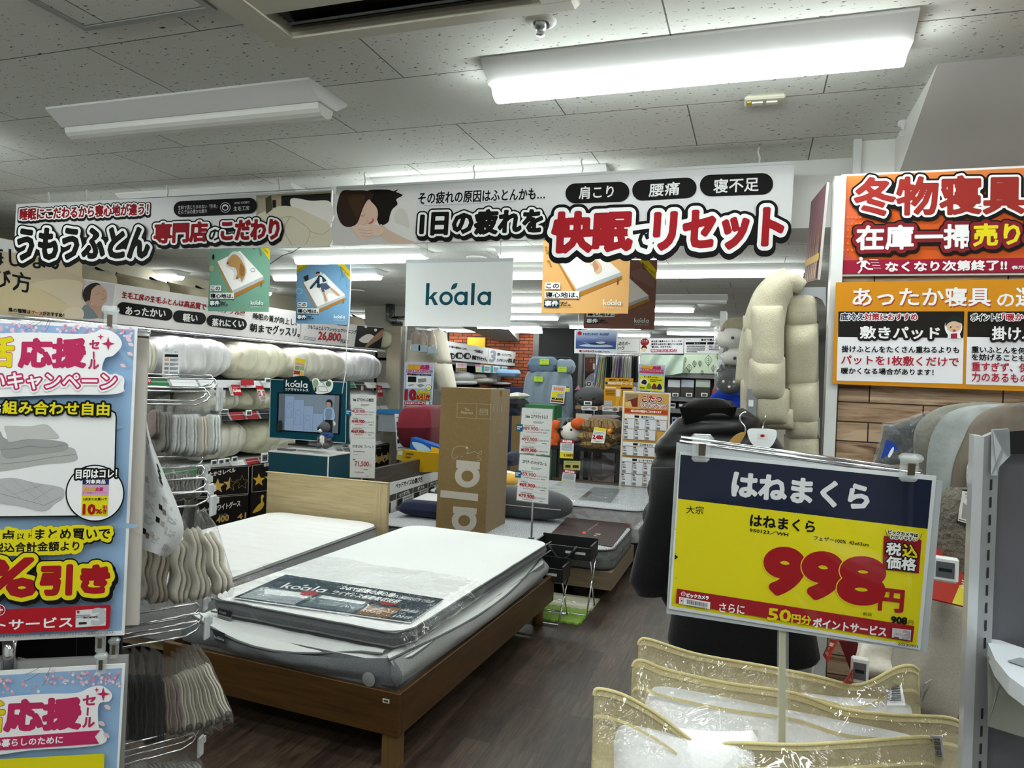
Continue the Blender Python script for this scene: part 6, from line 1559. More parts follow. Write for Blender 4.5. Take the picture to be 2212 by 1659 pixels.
# winter bedding signs
s = Sheet([(1818, 377), (2330, 352), (2330, 593), (1811, 597)], PY(YW - .02), .006, '#e3dfdc')
GR = mat('orange gradient print', '#c8541f', .5); tc = coords(GR, (1, 1, 1)); sp = N(GR, 'ShaderNodeSeparateXYZ'); L(GR, tc, sp.inputs[0]); mr = N(GR, 'ShaderNodeMapRange'); mr.inputs[1].default_value = 0; mr.inputs[2].default_value = .42; L(GR, sp.outputs['Z'], mr.inputs[0])
L(GR, ramp(GR, [(0.1, '#c2381f'), (.55, '#d0591d'), (1.0, '#cb8a1c')], mr.outputs[0]), bsdf(GR).inputs['Base Color'])
s.poly([(1822, 381), (2330, 357), (2330, 588), (1815, 592)], GR)
s.blob([(1830, 500), (1900, 440), (2000, 420), (2200, 400), (2300, 420), (2300, 545), (2000, 560), (1850, 560)], '#cf5a24', 8)
for i in range(5):
    for j in range(6): s.disc(1822 + 9 * i, 470 + 14 * j, 2.6, 2.6, '#d9773c', 8)
s.poly([(1816, 563), (2330, 556), (2330, 588), (1815, 592)], '#96213a')
s.text('冬物寝具', (1846, 466), (2210, 461), 80, '#97302a', halo=((12, INK), (8, '#ece9e8')), bold=3.2, drop=(3, 4))
s.text('在庫一掃', (1850, 540), (2096, 536), 50, '#ebe8ea', halo=((13, INK), (10, '#7d2329')), bold=1.8, drop=(3, 4)); s.text('売り', (2102, 532), (2200, 529), 46, '#e0d024', halo=((13, INK), (10, '#7d2329')), bold=1.8, drop=(3, 4)); s.text('尽', (2214, 530), (2262, 528), 48, '#e0d024', halo=((13, INK), (10, '#7d2329')), bold=1.8)
s.disc(1859, 560, 4, 4, '#ebe8ea'); s.line([(1850, 570), (1858, 566), (1870, 565), (1878, 572)], 3, '#ebe8ea'); s.poly([(1862, 564), (1872, 564), (1868, 578), (1857, 577)], '#ebe8ea'); s.line([(1866, 576), (1874, 582), (1885, 582)], 3.4, '#ebe8ea'); s.line([(1860, 576), (1860, 583), (1853, 591)], 3.4, '#ebe8ea')
for k in range(4): s.line([(1877 + 3 * k, 562 + 6 * k), (1896 + 2 * k, 562.5 + 6 * k)], 1, '#ebe8ea')
s.text('なくなり次第終了!!', (1912, 588), (2172, 584), 21, '#ebe8ea', bold=1.0); s.text('表示の価格', (2183, 583), (2252, 582), 8, '#ebe8ea', bold=.2)
tag(s.build('sale_sign'), 'red and orange winter bedding clearance sign at the top right', 'sign', 'signs on the wood-faced gondola')
s = Sheet([(1806, 610), (2330, 601), (2330, 850), (1798, 829)], PY(YW - .06), .006, '#cf8a1f', '#c07a18')
s.text('あったか寝具', (1844, 664), (2141, 664), 40, '#a4442a', bold=.9); s.text('あったか寝具', (1842, 661), (2139, 661), 40, '#eceaec', bold=.9); s.text('の', (2154, 662), (2190, 662), 27, '#eceaec', bold=.7); s.text('選', (2194, 662), (2240, 662), 40, '#eceaec', bold=.9)
for x0, x1, z in ((1811, 2083, 0), (2090, 2340, 1)):
    yb0, yb1 = (822, 829.5) if not z else (830, 838)
    s.poly([(x0, 673), (x1, 672.5), (x1 - 4, yb1), (x0 - 4, yb0)], '#e6e5ea'); s.poly([(x0, 673), (x1, 672.5), (x1 - 2, 730), (x0 - 1, 728)], '#221f1c')
s.text('底冷え', (1816, 692), (1866, 692), 15, '#252a57', halo=((2.2, '#ecebee'),), bold=.5); s.text('対策におすすめ', (1867, 692), (1981, 692), 15, '#a3283a', halo=((2.2, '#ecebee'),), bold=.5)
s.text('敷きパッド', (1858, 731), (2029, 732.5), 26, '#eceaec', halo=((6, '#221f1c'),), bold=.9)
s.text('掛けふとんをたくさん重ねるよりも', (1818, 761), (2071, 763), 14, INK, bold=.4); s.text('パットを1枚敷くだけで', (1817, 787), (2070, 792), 20, '#a3283a', bold=.5); s.text('暖かくなる場合があります！', (1817, 807), (2016, 811), 13, INK, bold=.4)
s.disc(2059, 706, 19, 22, '#ecebee'); s.blob([(2043, 700), (2046, 690), (2060, 684), (2074, 690), (2077, 702), (2074, 712), (2060, 718), (2047, 713)], '#d9b596', 4); s.blob([(2042, 705), (2044, 690), (2058, 682), (2074, 686), (2079, 700), (2074, 698), (2060, 694), (2048, 698)], '#1f2a28', 4)
s.disc(2053, 707, 1.6, 2.2, '#2a2420', 8); s.line([(2065, 707), (2071, 706)], .9, '#2a2420'); s.blob([(2057, 713), (2062, 712), (2064, 715), (2059, 717)], '#a3484a', 3); s.poly([(2047, 720), (2058, 718), (2072, 719), (2075, 731), (2046, 731)], '#ecebee'); s.poly([(2053, 721), (2067, 720), (2067, 731), (2053, 731)], '#a3283a')
s.text('ポイントは', (2097, 693), (2163, 693), 15, INK, halo=((2.2, '#ecebee'),), bold=.5); s.text('「暖かさ」', (2164, 693), (2236, 693), 15, '#a3283a', halo=((2.2, '#ecebee'),), bold=.5); s.text('掛けふとん', (2142, 734), (2300, 736), 28, '#eceaec', halo=((6, '#221f1c'),), bold=.9)
for t, y, c, x1, h in (('重いふとんを何枚も', 762, INK, 2246, 14), ('を妨げることもあり', 778, INK, 2246, 14), ('重すぎず、保温', 801, '#a3283a', 2240, 19), ('力のあるものを', 824, '#a3283a', 2240, 20)): s.text(t, (2098, y), (x1, y + 4), h, c, bold=.4)
tag(s.build('info_sign'), 'orange sign explaining warm bedding with a black headed white panel', 'sign', 'signs on the wood-faced gondola')
# narrow sign on the gondola's end, seen from the side
a = MB(); ex = px0 - .05
s = Sheet([(1752, 436), (1786, 394), (1766, 604), (1737, 612)], P3(at_y(1786, 394, YW + .02), at_y(1766, 604, YW + .02), at_y(1737, 612, YW + .55)), .008, '#7d5a5e', '#b9b4b0')
for k in range(12): s.puv([(.06 + .07 * k, .98), (.09 + .075 * k, .35 + .03 * (k % 3)), (.11 + .075 * k, .98)], ['#a5898a', '#8a5a3a', '#b89a5a', '#6b4550'][k % 4])
s.ruv(0, .72, 1, .80, '#c9a24a'); tag(s.build('side_sign'), 'purple brown sign seen edge-on at the gondola end', 'sign')
# display arms and the hanging quilts
LIN = fabric('linen quilt', '#b3ad95', '#c0baa4', 240, .3, dist=.01, wrinkle=3.0)
YQ = YW - .05
def arm(q, bracket, label):
    rr = thing('quilt_bracket', label, 'bracket', hit(*q[1], PY(YQ)), 'grey display arms')
    a = MB(); a.prism([hit(x, y, PY(YQ)) for x, y in q], Vector((0, -1, 0)), .02, mat('arm grey', '#8b8d90', .4, metal=.4)); a.build('arm_plate', rr)
    return rr
r = thing('hanging_quilt', 'cream linen quilt folded over the grey arms in puffy blocks', 'quilt', at_y(1690, 960, YQ))
def puff(cx, cy, w, h, Y, dz, name='quilted_block', rot=0):
    c = at_y(cx, cy, Y); ax = (at_y(cx + w / 2, cy + w / 2 * rot, Y) - c) * 1.06; ay = (at_y(cx, cy + h / 2, Y) - c) * 1.08
    a = MB(); cushion(a, c, ax, ay * 1.06, (0, -dz, 0), LIN, p=3.6, n=22, wr=.02, seed=cx, pinch=.0); a.build(name, r)
for t in ((1657, 745, 70, 155, YQ - .03, .10), (1655, 820, 78, 90, YQ - .04, .10), (1661, 880, 84, 70, YQ - .03, .09), (1675, 905, 76, 40, YQ - .01, .07), (1727, 675, 72, 72, YQ + .06, .08), (1728, 768, 76, 128, YQ + .05, .09), (1730, 872, 74, 92, YQ + .05, .09), (1733, 925, 70, 48, YQ + .06, .08), (1731, 968, 72, 52, YQ + .06, .08), (1631, 790, 50, 190, YQ + .02, .10), (1622, 868, 44, 90, YQ + .02, .08)): puff(*t)
a = MB(); pts = [at_y(x, y, YQ - .02) for x, y in ((1648, 720), (1654, 680), (1668, 645), (1690, 622), (1712, 612), (1735, 622))]
a.tube([Vector(p) for p in spline([tuple(p) for p in pts], 4, False)], [.060, .061, .062, .062, .061, .06, .058, .056, .054, .052, .05, .048, .045, .042, .04, .037, .034, .03, .027, .024, .02], LIN, 16); a.build('top_fold', r)
a = MB(); pts = [at_y(x, y, YQ + .03) for x, y in ((1618, 830), (1625, 760), (1640, 690), (1655, 645), (1680, 618), (1705, 606))]
a.tube(spline([tuple(p) for p in pts], 4, False), .045, LIN, 14); a.build('back_fold', r)
arm([(1700, 621), (1784, 620), (1784, 664), (1776, 648), (1764, 641), (1697, 641)], 0, 'upper grey arm holding the cream linen quilt'); arm([(1607, 893), (1771, 902), (1771, 946), (1762, 928), (1750, 921), (1608, 913)], 0, 'lower grey arm with hanging clothes hangers')
a = MB(); p = at_y(1614, 840, YQ - .1); p2 = at_y(1610, 905, YQ - .1); a.box2((p.x, YQ - .12, p2.z), (p.x + .03, YQ - .1, p.z), mat('rail end grey', '#7d8085', .4)); a.box2((p.x + .006, YQ - .122, p2.z + .04), (p.x + .02, YQ - .12, p2.z + .06), C('#e3e3e3')); tag(a.build('rail_end'), 'short grey upright with a white sticker left of the linen quilt', 'bracket')
a = MB(); a.poly([at_y(x, y, YQ + .12) for x, y in ((1597, 768), (1617, 766), (1612, 830), (1602, 828))], C('#b3a284')); a.poly([at_y(x, y, YQ + .118) for x, y in ((1610, 768), (1622, 770), (1619, 785), (1611, 782))], C('#8a6a3a')); tag(a.build('care_tag'), 'tan cloth tag beside the left edge of the linen quilt', 'tag')
# black coats
BLKC = fabric('black nylon', '#08090a', '#101113', 60, .5, rough=.68, dist=.02, wrinkle=3); BLKW = fabric('black wool', '#070708', '#0d0d0e', 160, .3, rough=.95)
YJ = 2.22
r = thing('puffer_jacket', 'black quilted puffer jacket hanging left of the price sign', 'jacket', at_y(1500, 1290, YJ), 'black coats on hangers')
a = MB(); secs = []; base = [(1505, 1600, 882), (1462, 1635, 905), (1440, 1640, 940), (1418, 1645, 985), (1408, 1645, 1030), (1404, 1645, 1080), (1394, 1645, 1130), (1388, 1645, 1165)]
for i in range(len(base) - 1):
    for k in range(5):
        t = k / 5; b0, b1 = base[i], base[i + 1]; bl = 9 * math.sin(PI * t) ** .6 if i > 1 else 0
        secs.append((b0[0] + (b1[0] - b0[0]) * t - bl, b0[1] + (b1[1] - b0[1]) * t + bl, b0[2] + (b1[2] - b0[2]) * t, YJ, .09 + .012 * math.sin(PI * t)))
loft(a, secs, BLKC, 24, 2.2, .012, 3); a.build('body', r)
a = MB(); cushion(a, at_y(1530, 915, YJ - .06), (at_y(1590, 905, YJ) - at_y(1530, 905, YJ)), (0, .06, -.05), (0, -.03, .05), BLKC, 3, 16, .02, 9, 2); a.build('hood', r)
a = MB(); secs = [(1412, 1600, 1010, YJ - .09, .05), (1400, 1520, 1090, YJ - .1, .06), (1385, 1500, 1160, YJ - .1, .06), (1368, 1480, 1215, YJ - .1, .055), (1356, 1455, 1255, YJ - .1, .05), (1372, 1440, 1282, YJ - .1, .045)]
loft(a, secs, BLKW, 20, 2.2, .012, 6); a.build('sleeve', r)
a = MB(); loft(a, [(1425, 1650, 1160, YJ, .08), (1420, 1650, 1230, YJ, .08), (1428, 1650, 1290, YJ, .07), (1436, 1650, 1305, YJ, .06)], BLKW, 20, 2.4, .01, 8); a.build('hem', r)
r = thing('black_coat', 'long black coat hanging behind the price sign, hem showing below it', 'coat', at_y(1600, 1430, 2.0), 'black coats on hangers')
a = MB(); loft(a, [(1625, 1672, 945, 2.02, .05), (1585, 1700, 975, 2.02, .07), (1560, 1730, 1020, 2.02, .09), (1500, 1745, 1150, 2.0, .10), (1455, 1755, 1300, 2.0, .11), (1440, 1765, 1370, 2.0, .11), (1455, 1770, 1412, 2.0, .10), (1475, 1760, 1425, 2.0, .09)], BLKW, 24, 2.6, .012, 4); a.build('body', r)
r = thing('maroon_coat', 'dark maroon garment just showing beneath the black coat hem', 'coat', at_y(1580, 1440, 2.25))
a = MB(); loft(a, [(1470, 1700, 1250, 2.25, .06), (1455, 1710, 1340, 2.25, .06), (1468, 1705, 1390, 2.25, .06), (1500, 1700, 1425, 2.25, .05)], fabric('maroon velvet', '#2a1214', '#371a1b', 90, .3), 20, 2.4, .012, 2); a.build('body', r)
# hangers
HW = mat('hanger white', '#dfe3e6', .25)
r = thing('clothes_hanger', 'white padded display hanger with a small red logo', 'hanger', at_y(1647, 970, 1.94))
a = MB(); a.prism([at_y(x, y, 1.925) for x, y in spline([(1617, 928), (1647, 927), (1675, 930), (1677, 944), (1668, 962), (1655, 969), (1638, 968), (1624, 958), (1616, 942)], 4)], Vector((0, -1, 0)), .025, HW); a.build('bust', r)
a = MB(); a.tube([at_y(x, y, 1.94) for x, y in ((1647, 929), (1649, 915), (1653, 903), (1654, 896))], .0018, CHROME, 6); a.build('hook', r)
s = Sheet([(1636, 936.5), (1658, 937.5), (1657, 951), (1636, 950)], PY(1.897), .0005, '#d3cfcd'); s.disc(1647, 941.5, 5, 3, '#9c1f26'); s.greek(.15, .72, .85, .82, 1, '#b08a8a', 1); s.build('logo_sticker', r)
r = thing('clothes_hanger', 'wooden clothes hanger with tall wire hook beside the puffer jacket', 'hanger', at_y(1600, 960, 1.98))
a = MB(); a.prism([at_y(x, y, 1.975) for x, y in spline([(1573, 962), (1580, 948), (1595, 937), (1611, 935), (1603, 950), (1594, 962)], 3)], Vector((0, -1, 0)), .02, wood('hanger wood', '#a8813f', '#c39b55', 0, 6, .4)); a.build('shoulder', r)
a = MB(); a.tube([at_y(x, y, 1.98) for x, y in spline([(1612, 890), (1603, 893), (1598, 902), (1601, 912), (1609, 922), (1610, 934)], 4, False)], .0025, CHROME, 6); a.build('hook', r)
# ---------------------------------------------------------------- foreground 998 yen sign
s0q = [(1466, 957), (2033, 1040), (2000, 1406), (1443, 1321)]
PLS = Pquad(s0q, 1.16)
r = thing('price_sign', 'yellow and navy price sign reading 998 in a clear stand-up holder', 'price sign', hit(1700, 1420, PLS))
s = Sheet([(1469, 976), (2023, 1028.5), (1988, 1404), (1445, 1315)], PLS, .002, '#d9dcdf')
s.poly([(1470.4, 982), (2013.4, 1037.6), (1981, 1395.7), (1449.8, 1309)], YEL); s.poly([(1470.4, 982), (2013.4, 1037.6), (2003.6, 1142.5), (1464.5, 1077)], '#1d2338')
s.text('はねまくら', (1581, 1071), (1874, 1101), 52, '#d9dade', bold=2.8)
s.text('大宗', (1482, 1109), (1519, 1111), 17, '#2a2a1c', bold=.2); s.text('はねまくら', (1620, 1136), (1759, 1151), 25, INK, bold=.9); s.text('950123／WH', (1619, 1149), (1702, 1159), 9, INK, bold=.3); s.text('フェザー100%  43x63cm', (1757, 1166), (1876, 1181), 9, INK, bold=.2)
for t, a_, b_ in (('9', (1653, 1275), (1727, 1281)), ('9', (1735, 1284), (1810, 1291)), ('8', (1814, 1294), (1901, 1302))): s.text(t, a_, b_, 88, RED, halo=((11.5, YEL),), bold=9.5, res=7, det=80)
s.text('円', (1897, 1316), (1948, 1322), 46, RED, bold=2.2)
s.poly([(1908.5, 1157), (1989.6, 1166), (1983.7, 1238), (1905, 1229)], '#8b1c24')
s.text('税', (1913, 1197), (1944, 1200), 26, '#ebebeb', halo=((3.4, INK),), bold=1.0); s.text('込', (1948, 1201), (1979, 1204), 26, YEL, halo=((3.4, INK),), bold=1.0); s.text('価格', (1913, 1226), (1976, 1232), 26, '#ebebeb', halo=((3.4, INK),), bold=1.0)
s.text('ビックカメラは', (1917, 1152), (1981, 1160), 8, INK, halo=((1.8, '#e8e8d8'),), bold=.5); s.text('わかりやすい', (1922, 1162), (1978, 1168), 7.5, INK, halo=((1.8, '#e8e8d8'),), bold=.3)
s.line([(1910, 1144), (1916, 1158)], 1, INK); s.line([(1990, 1152), (1983, 1166)], 1, INK)
s.text('税抜', (1862, 1328), (1882, 1330), 8, INK); s.text('908', (1923, 1344), (1956, 1347), 14, INK, bold=1.2); s.text('円', (1960, 1347), (1970, 1348), 9, INK)
s.poly([(1461.7, 1269.8), (1973, 1350.6), (1968.7, 1385), (1459, 1301)], '#9a2129')
s.text('さらに', (1552, 1319.5), (1606, 1325), 19, '#e8e8e8', bold=.5); s.text('50', (1657, 1337), (1705, 1342), 25, YEL, bold=1.3); s.text('円分', (1708, 1343), (1749, 1349), 19, YEL, bold=.8); s.text('ポイントサービス', (1754, 1352), (1911, 1373), 20, '#e8e8e8', bold=.8)
s.disc(1475, 1281, 5, 5, '#e8e8e8'); s.text('B', (1472.5, 1284), (1478, 1284.5), 6, '#9a2129', bold=.4); s.text('ビックカメラ', (1482, 1287.5), (1529, 1294), 8, '#e8e8e8', bold=.6)
s.poly([(1466, 1287), (1533, 1299), (1532, 1314), (1465.5, 1302)], '#dfe0e2'); s.line([(1468.5, 1290), (1475, 1291.2), (1474.5, 1301.5), (1468, 1300.4)], .8, '#a02a30', True); s.disc(1471.5, 1295.5, 1.8, 1.8, '#a02a30', 10)
for k in range(22):
    x = 1482 + k * 2.05; w_ = [.5, 1.0, .7, 1.3][k * 7 % 4]; s.line([(x, 1292 + (x - 1482) * .17), (x - .2, 1301.5 + (x - 1482) * .17)], w_, INK)
s.text('4 976 034 027853', (1481, 1306), (1524, 1312.5), 3, INK)
s.poly([(1922.8, 1352.5), (1963.4, 1357), (1962, 1379.5), (1921.8, 1373)], '#c3b9bd'); s.text('3', (1945, 1376), (1960, 1378), 18, '#9a9aa2', bold=1.4); s.text('BicCamera', (1930, 1367), (1950, 1370), 3.5, '#4a4a4a'); s.poly([(1926, 1371), (1937, 1372.5), (1937, 1375), (1926, 1373.5)], '#4a4a4a')
s.text('20230901', (1934, 1389), (1977, 1395), 5, '#3a3a1c', bold=.2)
for k, (y, t) in enumerate(((1140, 3), (1192, 3), (1245, 3))): s.line([(1456, y), (1459, y + .4)], .8, INK)
s.poly([(1456, 1194), (1463, 1200), (1455.5, 1206)], INK)
s.build('sheet', r)
s = Sheet(s0q, (PLS[0] + PLS[1] * .004, PLS[1]), 0); s.k = 0; s.poly(s0q, film('holder film', .0, '#ffffff', .04, .05, 2.0, .03)); s.build('front_cover', r)
s = Sheet([(1462, 956), (2036, 1040), (2003, 1410), (1440, 1325)], (PLS[0] - PLS[1] * .004, PLS[1]), .003, mat('holder back', '#b9bfc2', .2, spec=.6)); s.build('back_plate', r)
a = MB()
for k in range(2): a.tube([hit(1470 + 6 * k, 955 - 6 * k, PLS) - PLS[1] * .012 * (k + .5), hit(1998 + 4 * k, 1004 - 6 * k + 24, PLS) - PLS[1] * .012 * (k + .5)], .0035, CHROME, 8)
a.build('top_wire', r)
a = MB(); c0 = hit(1690, 1350, PLS) - PLS[1] * .012; c1 = hit(1703, 1350, PLS) - PLS[1] * .012; b0 = hit(1688, 1620, PLS) - PLS[1] * .012; b1 = hit(1702, 1620, PLS) - PLS[1] * .012
a.slab([c0, c1, b1, b0], PLS[1], .004, mat('pole cream', '#b9b28c', .4)); a.build('pole', r)
a = MB(); e0 = hit(1684, 1350, PLS) - PLS[1] * .011; e1 = hit(1709, 1350, PLS) - PLS[1] * .011; f0 = hit(1682, 1620, PLS) - PLS[1] * .011; f1_ = hit(1708, 1620, PLS) - PLS[1] * .011; a.poly([e0, e1, f1_, f0], mat('pole clear', '#dfe5e5', .1, alpha=.25)); a.build('pole_sleeve', r)
clip(1512, 968, PLS, .028, .042, 'clear clip at the upper left corner of the 998 sign', .008); clip(1958, 1010, PLS, .028, .042, 'clear clip at the upper right corner of the 998 sign', .008)
# ---------------------------------------------------------------- feather pillow bags
TRIM = fabric('bag trim cream', '#c9ba86', '#d5c795', 300, .2); MESH = fabric('bag cream cloth', '#bfb18a', '#cbbe98', 260, .2); PIL = fabric('pillow white', '#e9e9ea', '#f1f1f1', 200, .12, wrinkle=1.0)
BAGF = film('pillow bag film', .015, '#f1efe4', .06, .9, 12, .07)
def pillow_bag(edge, D, pc, label, hang=300, tilt=.12):
    es = spline(edge, 5, False); n = len(es); mid = es[n // 2]
    rr = thing('pillow_bag', label, 'pillow', at_d(mid[0], mid[1] + hang, D - .05), 'feather pillows in clear bags')
    def E(u):
        i = min(int(u * (n - 1)), n - 2); t = u * (n - 1) - i
        return (es[i][0] + (es[i + 1][0] - es[i][0]) * t, es[i][1] + (es[i + 1][1] - es[i][1]) * t)
    xl, xr = es[0][0], es[-1][0]
    def S(u, v, d):
        x, y = E(u); fl = min(1, v * 3)
        base = es[0][1] + (es[-1][1] - es[0][1]) * u
        yy = y + v * hang + (base - y) * .45 * v
        return at_d(x + (u - .5) * 24 * v, yy, D + d * math.sin(PI * min(1, .08 + u * .84)) * fl - tilt * v * v * .5)
    a = MB(); a.grid(lambda u, v: S(u, v, .030), 40, 10, MESH); a.build('back_cloth', rr)
    a = MB(); a.grid(lambda u, v: S(.012 + u * .976, v, -.05) + Vector((0, 0, .006 * noise.noise(Vector((u * 14, v * 7, D * 9))))), 60, 18, BAGF); a.build('clear_front', rr)
    a = MB()
    def tr(u, v): return S(u, v * .045, -.003 - .012 * v)
    a.grid(tr, 50, 3, TRIM); a.grid(lambda u, v: S(u, .165 + v * .022, -.034), 50, 2, TRIM)
    for u0, u1 in ((0, .022), (.978, 1)): a.grid(lambda u, v: S(u0 + (u1 - u0) * u, v, -.012), 2, 12, TRIM)
    a.tube([S(k / 50, 0, 0) for k in range(51)], .003, TRIM, 6); a.build('trim', rr)
    cx, cy, hw, hh = pc; c = at_d(cx, cy, D - .012); ax = at_d(cx + hw, cy + hw * (es[-1][1] - es[0][1]) / (xr - xl), D - .012) - c; ay = at_d(cx - 4, cy + hh, D - .05) - c
    a = MB(); cushion(a, c, ax, ay, ax.cross(ay).normalized() * -.045, PIL, 2.5, 26, .014, 9, cx); a.build('pillow', rr)
    return rr
b1_ = pillow_bag([(1379, 1393), (1384, 1382), (1405, 1382), (1505, 1413), (1640, 1437), (1760, 1460), (1838, 1479), (1880, 1472), (1935, 1443), (1970, 1438), (1985, 1448)], 1.39, (1700, 1620, 290, 150), 'rearmost feather pillow bag, its barcode at the right corner', 300)
b2_ = pillow_bag([(1366, 1440), (1374, 1428), (1395, 1429), (1441, 1447), (1567, 1475), (1714, 1497), (1817, 1531), (1931, 1544), (2040, 1549), (2076, 1562), (2081, 1580)], 1.27, (1690, 1700, 320, 205), 'middle feather pillow bag with wide glossy front', 320)
b3_ = pillow_bag([(1283, 1502), (1291, 1488), (1340, 1499), (1391, 1525), (1441, 1558), (1502, 1606), (1537, 1614), (1580, 1605), (1719, 1609), (1848, 1602), (1994, 1592), (2018, 1600)], 1.15, (1475, 1800, 165, 262), 'front feather pillow bag cut off by the bottom edge', 320)
def barcode(q, d, parent):
    s = Sheet(q, Pquad(q, d), .001, '#d9dbe0')
    for k in range(16): s.ruv(.25 if k % 5 else .2, .1 + k * .05, .85, .1 + k * .05 + [.02, .035, .015, .03][k % 4], '#26262a')
    s.greek(.06, .1, .2, .9, 6, '#55575c', 2); s.build('barcode_label', parent)
barcode([(1921, 1470), (1945, 1466), (1956, 1524), (1916, 1524)], 1.325, b1_); barcode([(2008, 1588), (2034, 1590), (2040, 1640), (2018, 1636)], 1.20, b2_)
a = MB(); c = at_d(1700, 1760, 1.25); a.box2((.02, .95, .0), (.80, 1.55, .60), mat('wagon steel', '#a9abac', .5), .01); tag(a.build('display_wagon'), 'grey display wagon below the feather pillow bags', 'table')
# ---------------------------------------------------------------- grey perforated upright, shelf bracket
r = thing('shelf_upright', 'grey slotted steel shelf upright with backing panel at the right edge', 'shelving', at_d(2110, 1659, 1.0))
UP = mat('upright zinc', '#9a9d9f', .35, metal=.55); UPF = mat('upright edge', '#c9ccd0', .3, metal=.4)
q = [(2104, 941), (2126, 944), (2098, 1700), (2076, 1700)]; pu = Pquad([(2104, 941), (2152, 935), (2122, 1700), (2076, 1700)], 1.03); nn = pu[1]
a = MB(); a.slab([hit(x, y, pu) for x, y in q], nn, .02, UPF); a.build('front_edge', r)
a = MB(); a.slab([hit(x, y, pu) for x, y in [(2126, 944), (2160, 930), (2130, 1700), (2098, 1700)]], nn, .012, UP)
a.build('slotted_face', r)
a = MB()
for k in range(20):
    y = 1036 + 38 * k; x = 2143 - (y - 1036) * .0395 - 2
    if 1380 < y < 1520: continue
    a.poly([hit(x + dx, y + dy, pu) + nn * .0008 for dx, dy in ((-2.6, 0), (2.6, -1), (2, 22), (-3.2, 23))], BLACKM)
a.build('slot', r)['kind'] = 'stuff'
pg = (hit(2160, 1200, pu) - nn * .02, nn)
a = MB(); a.slab([hit(x, y, pg) for x, y in [(2152, 936), (2420, 905), (2420, 1760), (2122, 1760)]], nn, .01, mat('panel grey', '#55545a', .5)); a.build('back_panel', r)
a = MB(); a.slab([hit(x, y, pu) + nn * .004 for x, y in [(2178, 931), (2420, 918), (2420, 978), (2180, 980)]], nn, .012, mat('rail black', '#0b0d0f', .3)); a.build('black_rail', r)
a = MB(); a.slab([hit(x, y, pu) + nn * .008 for x, y in [(2140, 927), (2176, 925), (2178, 982), (2168, 985), (2150, 1025), (2136, 1025)]], nn, .006, mat('bracket clear grey', '#a9adb0', .3)); a.build('bracket', r)
r = thing('steel_shelf', 'white steel shelf on a grey bracket at the lower right edge', 'shelf', hit(2150, 1450, pu))
zsf = hit(2130, 1388, pu).z
tp = [at_z(x, y, zsf) for x, y in ((2132, 1384), (2146, 1378), (2330, 1440), (2330, 1570), (2180, 1462), (2150, 1425))]
a = MB(); a.prism(tp, Vector((0, 0, 1)), .022, mat('shelf white', '#cfd4dc', .35)); a.build('shelf_board', r)
a = MB(); a.slab([hit(x, y, pu) + nn * .03 for x, y in [(2122, 1402), (2150, 1430), (2330, 1610), (2330, 1660), (2136, 1490), (2118, 1545)]], nn, .01, mat('bracket olive', '#9a9d93', .4, metal=.3)); a.build('bracket', r)
a = MB(); a.box(at_z(2208, 1430, zsf + .002), (.03, .02, .001), C('#8b9096'), rz=.8); a.build('sticker', r)
# ---------------------------------------------------------------- draped blankets
def drape(edge, D, ext, m, label, thick=.05, grp='draped blankets on the right'):
    es = spline(edge, 6, False); n = len(es); ex = Vector(ext)
    P_ = [at_d(x, y, D) for x, y in es]
    rr = thing('blanket', label, 'blanket', P_[0], grp)
    a = MB()
    def fn(u, v):
        i = min(int(u * (n - 1)), n - 2); t = u * (n - 1) - i; p = P_[i].lerp(P_[i + 1], t)
        if v < .25:
            b = v / .25 * PI / 2; return p + ex.normalized() * thick * (1 - math.cos(b)) + Vector((0, 1, -.2)) * thick * (1 - math.sin(b)) * 1.0
        w = (v - .25) / .75; return p + ex.normalized() * thick + ex * w + Vector((0, 0, .012 * noise.noise(Vector((u * 5, w * 5, D * 7)))))
    a.grid(fn, 40, 24, m); a.build('folded_cloth', rr)
    return rr
VEL = fabric('silver velvet', '#7d8280', '#a3a8a6', 9, .4, rough=.6, dist=.02); OLV = fabric('olive grey fleece', '#74736a', '#807f76', 120, .2); PLD = fabric('taupe plaid', '#5d554b', '#7a7063', 10, .4, (1, 1, .4)); FUR = fabric('taupe fur', '#6d675b', '#857e70', 70, 1.0, dist=.03)
EXT = (.42, -.05, .01)
drape([(2004, 1045), (1990, 1000), (1979, 955), (1986, 915), (2006, 893), (2035, 876), (2066, 870)], 1.62, EXT, OLV, 'olive grey fleece blanket, outermost left of the draped blankets', .03)
drape([(2012, 1090), (2010, 1010), (2018, 945), (2040, 900), (2075, 878), (2110, 872)], 1.57, EXT, VEL, 'silver grey velvet blanket draped over the olive one', .04)
drape([(2058, 1110), (2066, 1010), (2085, 950), (2106, 905), (2140, 880), (2180, 868)], 1.52, EXT, PLD, 'taupe plaid blanket with dark stripe on the right of the drape', .04)
drape([(2094, 1050), (2094, 1010), (2102, 990), (2112, 980)], 1.49, (.3, -.03, 0), fabric('cream boucle', '#c3bfae', '#d3cfbf', 60, .9, dist=.02), 'small cream boucle blanket edge beside the slotted upright', .02)
drape([(2050, 1240), (2036, 1190), (2034, 1130), (2040, 1080), (2058, 1050)], 1.47, (.3, -.03, 0), FUR, 'taupe fur blanket carrying a black framed label', .05)
s = Sheet([(2074, 1056), (2106, 1060), (2098, 1140), (2066, 1130)], Pquad([(2074, 1056), (2106, 1060), (2098, 1140), (2066, 1130)], 1.42), .004, '#1f1b18')
s.ruv(.08, .05, 1.0, .92, '#d6d5d2'); s.ruv(.3, .36, .85, .82, '#8f8c88'); s.puv([(.3, .36), (.85, .36), (.85, .5)], '#d9d4c8'); s.tuv('50cm', .45, .19, .8, .25, INK); s.greek(.4, .1, .85, .16, 1, '#6a6a6a', 1); s.greek(.15, .85, .9, .9, 1, '#3a3a3a', 3)
